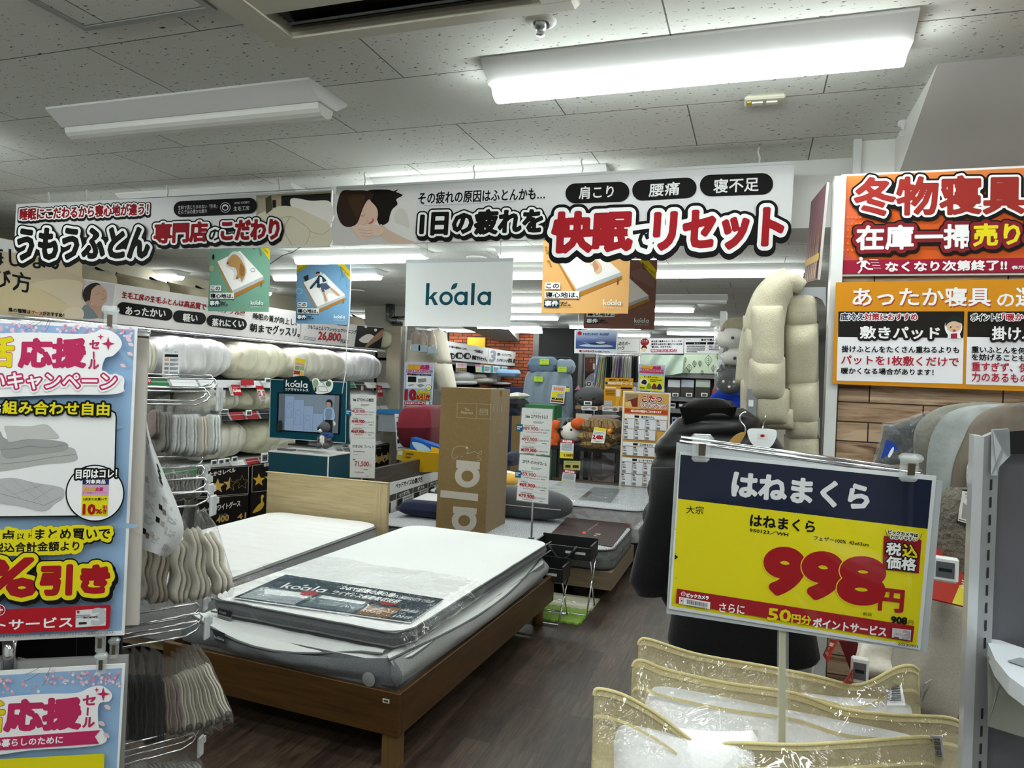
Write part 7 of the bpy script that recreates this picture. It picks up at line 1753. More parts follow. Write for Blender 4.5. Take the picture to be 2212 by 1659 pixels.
tag(s.build('blanket_label'), 'black framed product label on the taupe fur blanket', 'label')
s = Sheet([(2022, 1180), (2094, 1222), (2094, 1312), (2000, 1290)], Pquad([(2030, 1182), (2094, 1222), (2080, 1318), (2012, 1274)], 1.45), .004, '#a33a30')
s.puv([(.75, .55), (1, .5), (1, 1), (.6, 1)], '#c9bb45'); s.greek(.8, .4, .98, .62, 4, '#ddd6d0', 2); tag(s.build('shelf_card'), 'red and yellow shelf card leaning behind the 998 sign', 'card')
esl(2042, 1228, face_plane(2042, 1228, 1.32), .042, .046, 'white electronic price tag on the red shelf card', None)
esl(1857, 1446, face_plane(1857, 1446, 1.48), .034, .056, 'white electronic price tag hanging below the 998 sign', None)
def rc(s): s.tuv('ビックカメラ', .15, .1, .85, .35, '#e8dccc', bold=.2); s.tuv('の', .3, .4, .6, .55, '#d9c43a'); s.tuv('ふとん', .2, .6, .85, .8, '#e8dccc')
card([(1793, 1382), (1808, 1383), (1786, 1429), (1777, 1415)], Pquad([(1793, 1382), (1808, 1383), (1786, 1429), (1777, 1415)], 1.6), 'slanted dark red tag left under the 998 sign', '#8a2420', rc, 'dark red slanted tags'); card([(1846, 1440), (1856, 1452), (1844, 1478), (1824, 1476)], Pquad([(1846, 1440), (1858, 1452), (1846, 1478), (1826, 1470)], 1.55), 'slanted dark red tag right under the 998 sign', '#8a2420', rc, 'dark red slanted tags')
# beige cushion, cream cloth, brown board, packaged gloves
r = thing('floor_cushion', 'big greige square cushion standing behind the pillow bags', 'cushion', at_d(2020, 1560, 1.48)); GRG = fabric('greige cloth', '#8c857b', '#979086', 260, .2)
a = MB(); c = at_d(2010, 1420, 1.50); ax = at_d(2068, 1445, 1.50) - c; ay = at_d(1968, 1560, 1.46) - c; cushion(a, c, ax * 1.1, ay, ax.cross(ay).normalized() * .06, GRG, 7, 20, .004, 6, 1); a.build('cover', r)
s = Sheet([(2000, 1476), (2012, 1468), (2003, 1505), (1985, 1528)], Pquad([(2003, 1472), (2014, 1468), (2000, 1510), (1987, 1528)], 1.40), .001, '#b0aca6'); s.greek(.1, .4, .9, .9, 3, '#55504a', 1); s.build('care_label', r)
r = thing('folded_cloth', 'crumpled cream cloth below the 998 sign', 'cloth', at_d(1900, 1470, 1.55)); a = MB(); c = at_d(1905, 1425, 1.56); cushion(a, c, at_d(1965, 1440, 1.56) - c, at_d(1895, 1470, 1.52) - c, (0, -.05, .03), fabric('cream cotton', '#c6c0b2', '#d2ccbf', 120, .3, wrinkle=2), 2.4, 24, .05, 16, 3); a.build('cloth', r)
a = MB(); a.prism([at_d(x, y, 1.75) for x, y in ((1812, 1384), (1852, 1388), (1882, 1470), (1848, 1478))], Vector((0, -1, 0)), .02, C('#6d2a2c')); tag(a.build('maroon_board'), 'dull maroon board slanting behind the cream cloth', 'board')
a = MB(); a.prism([at_d(x, y, 1.62) for x, y in ((2060, 1440), (2082, 1400), (2076, 1659), (2056, 1659))], Vector((0, -1, 0)), .1, C('#7d6040')); tag(a.build('brown_cushion'), 'narrow brown cushion edge beside the slotted upright', 'cushion')
r = thing('packaged_socks', 'dark folded goods in clear bags with a blue card before the wood panel', 'socks', at_d(1925, 995, 1.9)); a = MB(); c = at_d(1940, 958, 1.9); cushion(a, c, at_d(1985, 945, 1.9) - c, at_d(1925, 1010, 1.9) - c, (0, -.05, 0), fabric('charcoal knit', '#1f2226', '#2b2e33', 120, .4), 3, 16, .02, 9, 4); a.build('goods', r)
a = MB(); cushion(a, c + Vector((0, -.006, 0)), (at_d(1990, 943, 1.9) - c) * 1.05, (at_d(1924, 1014, 1.9) - c) * 1.08, (0, -.06, .0), film('goods film', .08, '#dfe6e6', .08, .8, 20), 3, 18, .03, 9, 4); a.build('clear_bag', r)
s = Sheet([(1915, 950), (1930, 955), (1942, 970), (1902, 992)], PY(1.76), .002, '#27408f'); s.blob([(1918, 985), (1924, 972), (1930, 965), (1930, 975), (1922, 988)], '#d6dae2', 3); s.build('blue_card', r)
# ================================================================== far part of the shop
# pale partition, quilt and slippers hanging at the end of the left aisle
a = MB(); p0, p1 = at_y(873, 712, 9.2), at_y(965, 712, 9.2); a.box2((p0.x, 9.2, 0), (p1.x, 9.26, p0.z), mat('partition grey', '#a3a19d', .5), .03); tag(a.build('partition_board'), 'pale grey rounded partition behind the hanging slippers', 'partition')
a = MB(); p0 = at_y(874, 700, 9.1); a.box2((p0.x - .02, 9.08, 0), (p0.x + .03, 9.13, p0.z + .05), WHITE); tag(a.build('shelf_post'), 'white shelf post between the quilt shelves and grey partition', 'post')
CQ = fabric('cream hanging quilt', '#cfc8b6', '#dad4c4', 200, .2, wrinkle=1.5)
r = thing('hanging_quilt', 'long cream quilt hanging in the aisle behind the cardboard box', 'quilt', at_y(965, 850, 8.6))
for sc in ([(935, 955, 712, 8.6, .06), (928, 961, 722, 8.6, .10), (930, 967, 750, 8.6, .12), (935, 972, 775, 8.6, .12), (940, 973, 783, 8.6, .10)], [(940, 972, 786, 8.6, .10), (938, 976, 800, 8.6, .12), (946, 984, 830, 8.6, .12), (952, 988, 852, 8.6, .10)], [(880, 900, 735, 8.75, .06), (879, 940, 765, 8.75, .1), (880, 944, 800, 8.75, .1), (884, 950, 840, 8.75, .08)]):
    a = MB(); loft(a, sc, CQ, 20, 2.6, .02, sc[0][0]); a.build('quilt_block', r)
SLB = fabric('slipper brown', '#7d6246', '#947656', 90, .2)
for k, (x, y0, y1, t) in enumerate(((897, 712, 758, 'left'), (913, 714, 760, 'middle'), (932, 716, 763, 'right'))):
    r = thing('slipper_pack', 'brown slippers in a shiny clear bag, %s of three hanging from a hook' % t, 'slippers', at_y(x, y1, 8.3), 'bagged slippers')
    a = MB(); loft(a, [(x - 2, x + 2, y0, 8.3, .01), (x - 6, x + 6, y0 + 14, 8.3, .04), (x - 8, x + 9, y0 + 32, 8.3, .05), (x - 7, x + 8, y1, 8.3, .05)], SLB, 12, 2, .01, k); a.build('slipper', r)
    a = MB(); loft(a, [(x - 3, x + 3, y0 - 2, 8.3, .015), (x - 9, x + 9, y0 + 14, 8.3, .06), (x - 11, x + 12, y0 + 34, 8.3, .075), (x - 10, x + 12, y1 + 3, 8.3, .075)], film('slipper bag', .12, '#e8eded', .06, 1.0, 12), 12, 2, .02, k); a.build('clear_bag', r)
    s = Sheet([(x - 9, y1 - 14), (x + 10, y1 - 15), (x + 11, y1), (x - 9, y1)], PY(8.21), .002, '#9fb4bd'); s.build('label_card', r)
a = MB(); a.tube([at_y(950, 714, 9.19), at_y(945, 708, 8.6), at_y(893, 705, 8.6), at_y(900, 706, 8.3), at_y(936, 712, 8.3)], .008, CHROME, 8); tag(a.build('hanging_hook'), 'chrome hook carrying the bagged slippers', 'hook')
# campaign poster on a stand
def mini_campaign(s, big):
    s.ruv(.02, .01, .98, .99, '#9db8d6'); s.ruv(.02, .01, .98, .10, '#c3bcd2'); s.tuv('新生活', .12, .06, .52, .16, '#d8a52a', bold=1.0); s.tuv('応援', .54, .06, .84, .16, CRIM, bold=.8); s.tuv('まとめ買いキャンペーン', .09, .18, .95, .235, '#efeaf0', halo=((1.2, CRIM),))
s = Sheet([(874.6, 781), (938, 784), (933, 877), (871, 876.7)], PY(8.2), .006, '#c9d3e0'); r = thing('campaign_poster', 'small sky blue campaign poster with 10 percent off on a stand', 'poster', at_y(903, 880, 8.2), 'far spring sale posters')
mini_campaign(s, True); s.duv(.15, .285, .05, .035, '#a81f2a'); s.tuv('対象商品から組み合わせ自由', .2, .265, .92, .305, INK, bold=.2); s.ruv(.08, .31, .93, .60, '#dfe2e4'); s.ruv(.13, .33, .42, .46, '#1a1a1b'); s.puv([(.47, .38), (.75, .36), (.78, .44), (.5, .47)], '#8d8d8b'); s.puv([(.12, .53), (.3, .5), (.38, .52), (.2, .56)], '#9c9d9e'); s.puv([(.44, .52), (.6, .49), (.73, .53), (.55, .58)], '#8f9092'); s.duv(.86, .57, .1, .07, INK); s.duv(.86, .57, .085, .06, '#e6e6e6'); s.ruv(.82, .55, .9, .61, YEL)
s.tuv('10', .07, .64, .42, .86, RED, halo=((2.2, INK), (1.5, YEL)), bold=1.6); s.tuv('%引き', .46, .74, .92, .86, RED, halo=((2.2, INK), (1.5, YEL)), bold=.8); s.tuv('2点以上まとめ買いで', .46, .65, .93, .69, INK, halo=((1, YEL),)); s.ruv(.05, .90, .93, .97, '#a81f2a'); s.tuv('さらにポイントサービス', .08, .915, .78, .96, '#ececec', bold=.2); s.ruv(.8, .905, .91, .965, '#cfd1d3')
s.build('sheet', r); a = MB(); p = at_y(903, 870, 8.22); a.tube([Vector((p.x, 8.22, .012)), p], .012, STEEL, 8); a.lathe((p.x, 8.22, 0), [(.16, 0), (.16, .012), (.02, .02)], STEEL, 18); a.build('stand_pole', r)
# second shelf run on the left
XG = -4.72
r = thing('gondola_shelf', 'far shelving run with white word signs and folded white quilts', 'shelving', (-5.1, 11.6, 0))
zt2 = at_x(1052, 786, XG).z; zb2 = at_x(1050, 838, XG).z
a = MB(); a.box2((-5.4, 9.5, 0), (-5.36, 13.7, zt2 + .3), mat('shelf black back', '#2a2827', .8)); a.build('back_panel', r)  # back panel is black in itself
for z in (zt2 - .02, zb2, zb2 - .5, .2):
    a = MB(); a.box2((-5.36, 9.5, z - .04), (XG, 13.7, z), SHG); a.build('shelf_board', r)
a = MB(); 
for k in range(26): a.box2((XG + .001, 9.7 + k * .15, zb2 - .04), (XG + .004, 9.78 + k * .15, zb2 - .005), C(['#d8d8d8', '#2a2a2c', '#c2c4c6'][k % 3]))
a.build('price_strip', r)['kind'] = 'stuff'
s = Sheet([(950, 734), (1055.6, 752), (1052, 785.6), (945, 775)], PX(XG + .02), .02, '#cfced0', '#bdbdbf')
s.text('その疲れの原因はふとんかも…', (970, 751), (1011, 757), 5, INK, bold=.2)
for t, x0, x1, y in (('肩こり', 955, 983, 769), ('腰痛', 983, 1001, 768), ('寝不足', 1001, 1017, 769)): s.pill((x0, y - .5), (x1, y + 1), 14, INK); s.text(t, (x0 + 6, y + 4), (x1 - 3, y + 5), 8, '#d0d0d0', bold=.2)
s.text('一日の疲れを', (1023, 760), (1042, 764), 7, INK, bold=.2); s.text('快眠でリセット。', (1019, 776), (1051, 781), 9, INK, bold=.4); tag(s.build('shelf_sign'), 'far white shelf sign with black pills and bold reset words', 'sign', 'signs over the far shelves')
s = Sheet([(1056.5, 752), (1124, 762), (1117, 791), (1053, 785.8)], PX(XG + .02), .02, '#cfced0', '#bdbdbf')
s.tuv('3', .06, .15, .22, .85, '#8f9196', bold=1.6); s.text('寝具・インテリアでも', (1074, 768), (1104, 771), 6, INK, bold=.2); s.text('ビックポイントが', (1073, 781), (1096, 783), 7, INK, bold=.2); s.text('貯まる、使える。', (1097, 783), (1117, 785), 9, INK, bold=.4); tag(s.build('shelf_sign'), 'far white shelf sign with big grey 3 and points words', 'sign', 'signs over the far shelves')
def f(s): s.tuv('ビックカメラ', .2, .1, .9, .4, '#b8506a', bold=.2); s.ruv(.03, .6, .97, .95, INK); s.tuv('寝具を買取', .1, .65, .9, .9, '#d9c43a')
card([(985, 784), (1008, 785), (1008, 802), (985, 802)], PX(XG + .02), 'pink and black card under the far shelf sign', '#d3c3ca', f, None, .004, 'shelf_card')
def f(s):
    s.ruv(0, 0, .16, .3, '#c98a9a'); s.duv(.1, .6, .05, .2, '#d8cf5a')
    for k in range(3): s.ruv(.19 + .28 * k, .05, .27 + .28 * k, .95, '#4a9a9c'); s.greek(.29 + .28 * k, .2, .44 + .28 * k, .8, 4, '#4a4d50', k)
card([(1027, 787), (1096, 792), (1095, 807), (1028, 804)], PX(XG + .02), 'long white and teal card strip under the far shelf sign', '#cfd8da', f, None, .004, 'shelf_card')
for q, m_, t in (((977, 1034, 803, 824), QW[1], 'upper white folded quilt on the far shelf'), ((985, 1040, 821, 832), QW[1], 'lower white folded quilt on the far shelf'), ((1028, 1057, 807, 818), QW[0], 'small cream folded quilt on the far shelf'), ((1033, 1082, 815, 829), QW[0], 'cream folded quilt in the middle of the far shelf'), ((1080, 1112, 826, 832), QW[1], 'knobbly white roll under the clear plastic roll')):
    p0, p1 = at_x(q[0], q[2], XG - .05), at_x(q[1], q[3], XG - .05); z0, z1 = at_x((q[0] + q[1]) / 2, q[3], XG - .05).z, at_x((q[0] + q[1]) / 2, q[2], XG - .05).z
    a = MB(); roll(a, (XG - .25, (p0.y + p1.y) / 2, (z0 + z1) / 2), (0, 1, 0), abs(p1.y - p0.y) / 2, .22, (z1 - z0) / 2 * 1.1, m_, wr=.03, seed=q[0], folds=4, n=18, seg=18); tag(a.build('folded_quilt'), t, 'quilt', 'folded quilts on the far shelf')
a = MB(); p0, p1 = at_x(1072, 818, XG), at_x(1118, 822, XG); a.tube([p0 + Vector((-.42, 0, .03)), p1 + Vector((-.42, 0, .03))], .15, mat('plastic roll', '#b9c0c4', .2, spec=.7), 16); tag(a.build('plastic_roll'), 'shiny rolled bedding in clear plastic at the end of the far shelf', 'roll')
a = MB(); p0 = at_y(1098, 806, 13.0); cushion(a, p0, (.22, 0, 0), (0, .15, 0), (0, 0, .07), fabric('pale blue cloth', '#7fa0c0', '#8fb0cf', 200, .2), 9, 14, .01, 6, 1); tag(a.build('folded_blanket'), 'pale blue folded blanket above the shiny plastic roll', 'blanket')
# yellow panel on the bricks
a = MB(); p0, p1 = at_y(1010, 735, 13.95), at_y(1047, 775, 13.95); a.box2((p0.x, 13.94, p1.z), (p1.x, 13.97, p0.z + .06), mat('yellow panel', '#c9a800', .5)); tag(a.build('yellow_board'), 'plain yellow panel on the far brick wall', 'panel')
# folded blankets, bags and brown cartons to the right of the big box
def soft(px0, px1, py0, py1, Y, dp, m_, name, label, cat, grp=None, p=4, wr=.02):
    c = at_y((px0 + px1) / 2, (py0 + py1) / 2, Y); ax = at_y(px1, (py0 + py1) / 2, Y) - c; az = at_y((px0 + px1) / 2, py0, Y) - c
    a = MB(); cushion(a, c, ax, (0, dp, 0), az, m_, p, 16, wr, 8, px0); return tag(a.build(name), label, cat, grp)
soft(1101, 1133, 849, 862, 8.4, .25, QW[0], 'folded_blanket', 'cream folded blanket on a dark stack right of the cardboard box', 'blanket'); soft(1101, 1131, 861, 881, 8.38, .25, fabric('black quilt', '#15181b', '#1e2226', 120, .3, wrinkle=1.5), 'folded_blanket', 'black folded blanket under the cream one right of the box', 'blanket'); soft(1104, 1128, 880, 899, 8.4, .25, MATS['navy cloth'], 'floor_cushion', 'navy cushion under the dark stack right of the box', 'cushion')
def bx_(px0, px1, py0, py1, Y, d, m_, name, label, cat, grp=None, bev=0):
    p0, p1 = at_y(px0, py0, Y), at_y(px1, py1 or py0, Y); a = MB(); a.box2((p0.x, Y, p1.z if py1 else 0.0), (p1.x, Y + d, p0.z), m_, bev); o = a.build(name)
    if label: tag(o, label, cat, grp)
    return o
bx_(1106, 1126, 898, None, 8.2, .4, CBK, 'cardboard_box', 'small brown carton behind the right price board', 'box'); soft(1098, 1123, 975, 1005, 7.4, .3, MATS['navy cloth'], 'floor_cushion', 'navy cushion low behind the right price board', 'cushion')
bx_(1092, 1132, 836, None, 12.5, .5, mat('navy board', '#1f2d55', .5), 'navy_board', 'navy board at the foot of the brick wall', 'panel')
# bedding set on display
BL = fabric('slate blue cotton', '#788693', '#8693a0', 200, .2, wrinkle=1.6); BLD = fabric('deep slate blue', '#586b7f', '#64778b', 200, .2, wrinkle=1.6); YB2 = 9.1
r = thing('duvet_cover', 'slate blue duvet hanging on display with green tag and price card', 'duvet', at_y(1185, 905, YB2))
a = MB()
DS = [(1141, 1228, 803), (1135, 1236, 815), (1132, 1237, 835), (1128, 1237, 860), (1126, 1238, 880), (1150, 1238, 892), (1190, 1237, 905), (1212, 1237, 918), (1228, 1236, 925)]
def fn(u, v):
    i = min(int(v * (len(DS) - 1)), len(DS) - 2); t = v * (len(DS) - 1) - i; x0_, x1_, y_ = [DS[i][k] + (DS[i + 1][k] - DS[i][k]) * t for k in range(3)]
    p = at_y(x0_ + (x1_ - x0_) * u, y_, YB2); e = (max(0, 1 - abs(2 * u - 1) ** 4)) ** .5
    return p + Vector((0, -.12 * e - .03 * e * math.sin(u * 26 + v * 3 + 2 * math.sin(v * 5)) * min(1, .3 + v), 0))
a.grid(fn, 60, 30, BL); a.grid(lambda u, v: fn(u, v) * 1 + Vector((0, 2 * (YB2 - fn(u, v).y), 0)), 20, 16, BL); a.build('cover', r)
soft(1142, 1206, 771, 806, YB2 - .05, .1, BLD, 'pillow', 'deep slate pillow above the slate blue duvet, left of the pair', 'pillow', 'slate blue pillows', 5, .02); soft(1203, 1241, 776, 808, YB2, .1, BL, 'pillow', 'paler square pillow above the slate blue duvet, right of the pair', 'pillow', 'slate blue pillows', 5, .02)
a = MB(); p0, p1 = at_y(1150, 772, YB2 + .19), at_y(1232, 772, YB2 + .19)
for x in (p0.x, p1.x): a.tube([(x, YB2 + .19, 0), (x, YB2 + .19, p0.z)], .015, BLACKM, 8)
for z in (p0.z, p0.z - .3): a.tube([(p0.x, YB2 + .18, z), (p1.x, YB2 + .18, z)], .015, BLACKM, 8)
tag(a.build('display_stand'), 'black frame stand carrying the slate blue bedding', 'stand')
LM = '#a9c53a'
for q, t in (((1166, 775, 1186, 788), 'lime green tag on the deep slate pillow'), ((1205, 792, 1224, 804), 'lime green tag on the paler square pillow'), ((1154, 813, 1173, 825), 'lime green tag at the top of the slate blue duvet')):
    s = Sheet([(q[0], q[1]), (q[2], q[1] + .5), (q[2] - .5, q[3]), (q[0] - .5, q[3] - .5)], PY(YB2 - .16), .003, LM); s.tuv('羽毛ふとん', .2, .2, .8, .4, INK); s.tuv('カバー', .3, .65, .7, .8, INK); tag(s.build('green_tag'), t, 'tag', 'lime green tags')
def f(s): s.ruv(.05, .04, .95, .32, '#b9b3d3'); s.tuv('新生活応援', .15, .12, .85, .26, '#d6863a', bold=.4); s.ruv(.05, .34, .95, .84, '#d6c936'); s.ruv(.45, .45, .9, .65, '#9aa0a6'); s.tuv('¥9,800円', .1, .7, .9, .82, INK, bold=.4); s.ruv(.05, .86, .95, .94, '#9a2129')
card([(1193, 832), (1222, 834), (1218, 873), (1188, 869.5)], PY(YB2 - .17), 'blue and yellow 9,800 yen card on the slate blue duvet', '#d3d8de', f, None, .004)
def f(s): s.ruv(.1, 0, .9, .2, '#2c3a5c'); s.ruv(.1, .25, .9, .95, '#d6c936')
card([(1222, 835), (1231, 836), (1230, 846.5), (1221, 846)], PY(YB2 - .17), 'tiny yellow tag beside the 9,800 yen card', '#cfd3d6', f)
o = bx_(1134, 1198, 873, None, 8.3, .35, mat('basket green', '#1f6a36', .5), 'shopping_basket', 'green shopping basket below the slate blue duvet', 'basket'); bx_(1196, 1226, 903, 925, 8.4, .3, mat('storage grey', '#8f969b', .3, alpha=.7), 'storage_box', 'clear storage box below the duvet tail', 'box')
# dark recess behind, posters and curtain samples
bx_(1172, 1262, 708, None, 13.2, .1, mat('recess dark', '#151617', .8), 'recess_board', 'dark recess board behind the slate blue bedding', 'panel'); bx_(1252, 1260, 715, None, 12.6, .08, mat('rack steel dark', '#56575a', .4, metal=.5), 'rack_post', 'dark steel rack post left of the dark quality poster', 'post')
s = Sheet([(1264, 772), (1302, 772), (1300, 1026), (1262, 1026)], PY(12.2), .01, '#2c2829'); s.q = [(1264, 772), (1302, 772), (1300, 880), (1262, 880)]; s.ruv(0, 0, 1, .28, '#55352d'); s.ruv(.45, .12, .62, .24, '#b8b0a8'); s.tuv('ふとんの', .25, .03, .95, .1, '#a88a80'); s.buv([(.05, .45), (.4, .32), (1, .28), (1, .55), (.1, .55)], '#7a7b80'); s.tuv('品質', .08, .49, .82, .68, '#2a2526', halo=((1.4, '#d9d4d4'),), bold=.4); s.tuv('絶対', .06, .71, .82, .90, '#2a2526', halo=((1.4, '#d9d4d4'),), bold=.4); tag(s.build('quality_poster'), 'dark poster with white outlined quality words behind the grey cat plush', 'poster')
CC = [('#a3b3c4', 1296, 1284), ('#c9bd8c', 1303, 1294), ('#8ba193', 1310, 1304), ('#111417', 1317, 1315), ('#b9b9b6', 1331, 1324), ('#b79aa8', 1336, 1331), ('#6a6590', 1342, 1337), ('#b3b0a8', 1350, 1345), ('#d0cdc4', 1358, 1354), ('#0e1012', 1372, 1372)]
for k, (c, xt, xb) in enumerate(CC):
    w = 7 if k not in (3, 9) else 13; a = MB(); hb = 847 if k < 4 else 826
    def fn(u, v):
        return at_y(xt + (xb - xt) * v + (u - .5) * w * (1 + .3 * v), 770 + (hb - 770) * v, 11.2) + Vector((0, -.05 * math.sin(u * PI * 3) - .004 * k, 0))
    a.grid(fn, 14, 4, fabric('sample ' + c, c, c, 200, .2)); tag(a.build('curtain_sample'), '%s curtain sample, %s from the left under the blue sleeping sign' % (('pale blue', 'yellow', 'sage green', 'black', 'light grey', 'pink', 'purple', 'warm grey', 'black and white plaited', 'wide black')[k], ('first', 'second', 'third', 'fourth', 'fifth', 'sixth', 'seventh', 'eighth', 'ninth', 'last')[k]), 'curtain', 'curtain samples')
a = MB(); a.tube([at_y(1286, 766, 11.2), at_y(1384, 768, 11.2)], .012, CHROME, 8); a.tube([at_y(1288, 766, 11.25), Vector((at_y(1288, 766, 11.25).x, 11.25, 0))], .015, CHROME, 8); a.tube([at_y(1382, 768, 11.25), Vector((at_y(1382, 768, 11.25).x, 11.25, 0))], .015, CHROME, 8); tag(a.build('curtain_rail'), 'chrome rail carrying the curtain samples', 'rail')
# sleeping man sign and sheet signs
s = Sheet([(1241, 713), (1335.6, 713), (1332.5, 765), (1240.5, 763)], PY(8.8), .005, '#dfe3ea'); r = thing('hanging_sign', 'blue hanging sign of a man lying on a glowing mattress', 'sign', (s.c[0] + s.c[2]) / 2)
SB = mat('mizuno gradient', '#2b4a86', .5); tc = coords(SB, (1, 1, 1)); sp = N(SB, 'ShaderNodeSeparateXYZ'); L(SB, tc, sp.inputs[0]); mr = N(SB, 'ShaderNodeMapRange'); zc0, zc1 = (s.c[3].z - s.c[0].z) / 2, (s.c[0].z - s.c[3].z) / 2; mr.inputs[1].default_value = zc0; mr.inputs[2].default_value = zc1; L(SB, sp.outputs['Z'], mr.inputs[0]); L(SB, ramp(SB, [(0, '#152246'), (.5, '#1f3f86'), (1, '#b9c6de')], mr.outputs[0]), bsdf(SB).inputs['Base Color'])
s.ruv(.03, .03, .97, .80, SB); s.duv(.12, .14, .05, .09, '#a3262e'); s.tuv('MIZUNO SLEEP', .2, .13, .8, .22, '#2b4a78', bold=.3); s.buv([(.12, .68), (.3, .60), (.7, .60), (.9, .68), (.6, .72)], '#a9bfe0'); s.buv([(.2, .50), (.35, .56), (.6, .53), (.75, .55), (.78, .60), (.4, .62)], '#2a3038'); s.buv([(.5, .52), (.65, .48), (.72, .54), (.6, .58)], '#b9c3cf'); s.duv(.78, .55, .03, .05, '#6b5548'); s.puv([(.16, .47), (.22, .5), (.34, .57), (.3, .6)], '#8d7a70'); s.greek(.36, .3, .64, .34, 1, '#b9c6de', 1)
s.tuv('ビックカメラ', .16, .85, .46, .95, '#8f2129', bold=.3); s.tuv('ならお試しできます。', .48, .87, .84, .95, INK, bold=.1); s.duv(.14, .9, .025, .05, '#8f2129'); s.build('panel', r)
for t in (.08, .92):
    p = s.c[0].lerp(s.c[1], t); cord([p, Vector((p.x, p.y, CEIL))], .004, CORDW, r)
YD = 12.0
s = Sheet([(1318, 731), (1382, 731), (1380, 764), (1316, 763)], PY(YD), .02, '#c9c8c6'); s.text('ふとんのカバー', (1318, 746), (1361, 746), 8, INK, bold=.3); s.text('シーツ', (1332, 756), (1348, 756), 8, INK, bold=.3); s.greek(.4, .85, .95, .92, 1, '#6a6a6a', 2); tag(s.build('shelf_sign'), 'white cover and sheets sign half behind the blue sleeping sign', 'sign', 'signs over the sheet shelves')
s = Sheet([(1383, 731), (1477, 730), (1476, 764), (1381, 764)], PY(YD), .02, '#d3cfd3'); s.duv(.11, .25, .1, .24, '#8f2129'); s.tuv('ここが', .04, .1, .18, .25, '#e8dcdc'); s.duv(.1, .7, .06, .2, '#d9b596'); s.buv([(.04, .68), (.06, .5), (.14, .5), (.17, .68), (.1, .6)], '#2a1f1c')
for k, t in enumerate(('毎日使う寝具のカバーやシーツは、', '通気性＆吸水性に優れている生地', '「綿100%」がおすすめ！')): s.tuv(t, .26, .14 + .18 * k, .97 if k < 2 else .72, .27 + .18 * k, INK, bold=.15)
s.tuv('睡眠の質を高める', .27, .72, .84, .88, '#efe6ea', halo=((1.1, '#8f2140'),)); tag(s.build('shelf_sign'), 'pinkish white sheet sign with a red speech bubble', 'sign', 'signs over the sheet shelves')
s = Sheet([(1478, 730), (1600, 729), (1600, 765), (1477, 764)], PY(YD), .02, '#cfcdd0'); s.tuv('素材で選ぶ', .3, .06, .54, .2, INK, bold=.2); s.ruv(.03, .27, .39, .42, INK); s.ruv(.41, .27, .8, .42, INK); s.tuv('コットン', .17, .3, .28, .4, '#e0e0e0'); s.greek(.05, .48, .37, .95, 4, '#3a3a3a', 1, .5); s.greek(.44, .48, .8, .8, 3, '#3a3a3a', 2, .5); s.greek(.03, .08, .17, .14, 1, '#6a6a6a', 3); tag(s.build('shelf_sign'), 'white fabric choice sign with black headings beside the plush display', 'sign', 'signs over the sheet shelves')
MINT = fabric('mint sheet', '#aebfb0', '#bccbbd', 200, .2, wrinkle=2); GL = '#c3d1b9'
p0, p1 = at_y(1381, 765, YD - .05), at_y(1476, 806, YD - .05); a = MB()
a.grid(lambda u, v: Vector((p0.x + (p1.x - p0.x) * u, YD - .1 + .05 * math.sin(u * 14 + v * 4), p0.z + (p1.z - p0.z) * v - .05 * math.sin(u * PI) * v)), 30, 8, MINT); tag(a.build('display_sheet'), 'plain mint green sheet hung under the pinkish sheet sign', 'sheet', 'hung display sheets')
s = Sheet([(1477, 765), (1600, 765), (1600, 808), (1475, 806)], PY(YD - .05), .02, GL)
DG = '#3d4a3a'
for x, y, R in ((1530, 779, 12), (1489, 795, 9), (1500, 786, 7), (1512, 785, 6), (1541, 796, 7), (1483, 803, 9), (1517, 805, 5), (1550, 770, 6), (1481, 777, 5)):
    for sg in (-1, 1): s.line(spline([(x, y - R), (x + sg * R * .62, y - R * .1), (x, y + R)], 5, False), .7, DG)
    s.line([(x, y - R), (x, y + R * 1.4)], .6, DG)
    for k in range(4):
        for sg in (-1, 1): s.line([(x, y - R * .3 + k * R * .35), (x + sg * R * .4, y - R * .55 + k * R * .35)], .5, DG)
tag(s.build('display_sheet'), 'pale green leaf print sheet hung under the fabric choice sign', 'sheet', 'hung display sheets')
# sheet shelves with grey packs
r = thing('gondola_shelf', 'dark grey shelving of packaged sheets on the far side', 'shelving', at_y(1480, 1000, YD)); DK = mat('shelf charcoal', '#3a3a3b', .6)
xa, xb = at_y(1375, 850, YD).x, at_y(1625, 850, YD).x
a = MB(); a.box2((xa, YD + .4, 0), (xb, YD + .45, at_y(1480, 730, YD).z), DK); a.build('back_panel', r)
ys = (807, 858, 884, 918, 962, 1000)
for y in ys:
    z = at_y(1480, y, YD - .02).z; a = MB(); a.box2((xa, YD - .03, z - .07), (xb, YD + .4, z), SHG); a.build('shelf_board', r)
for k, (x0, x1, c, t) in enumerate(((1443, 1471, '#c3c5c8', 'pale grey'), (1472, 1501, '#b3b8c8', 'bluish'), (1503, 1536, '#b3bdb0', 'greenish'))):
    rr = thing('sheet_pack', t + ' packaged sheet with dark band on the upper far shelf', 'bedding pack', at_y(x0, 857, YD), 'packaged sheets'); zb_ = at_y(1480, 857.5, YD - .02).z
    p0, p1 = at_y(x0, 820, YD), at_y(x1, 837, YD); a = MB(); a.box2((p0.x, YD + .02, p1.z), (p1.x - .02, YD + .2, p0.z), C(c)); a.build('sheet', rr)
    a = MB(); a.box2((p0.x - .005, YD + .01, zb_), (p1.x - .015, YD + .2, p1.z), C('#48433f')); a.build('band', rr)
    esl((x0 + x1) / 2 + 2, 853, PY(YD - .045), .10, .06, 'price tag under the %s packaged sheet' % t, 'far shelf price tags')
k = 0
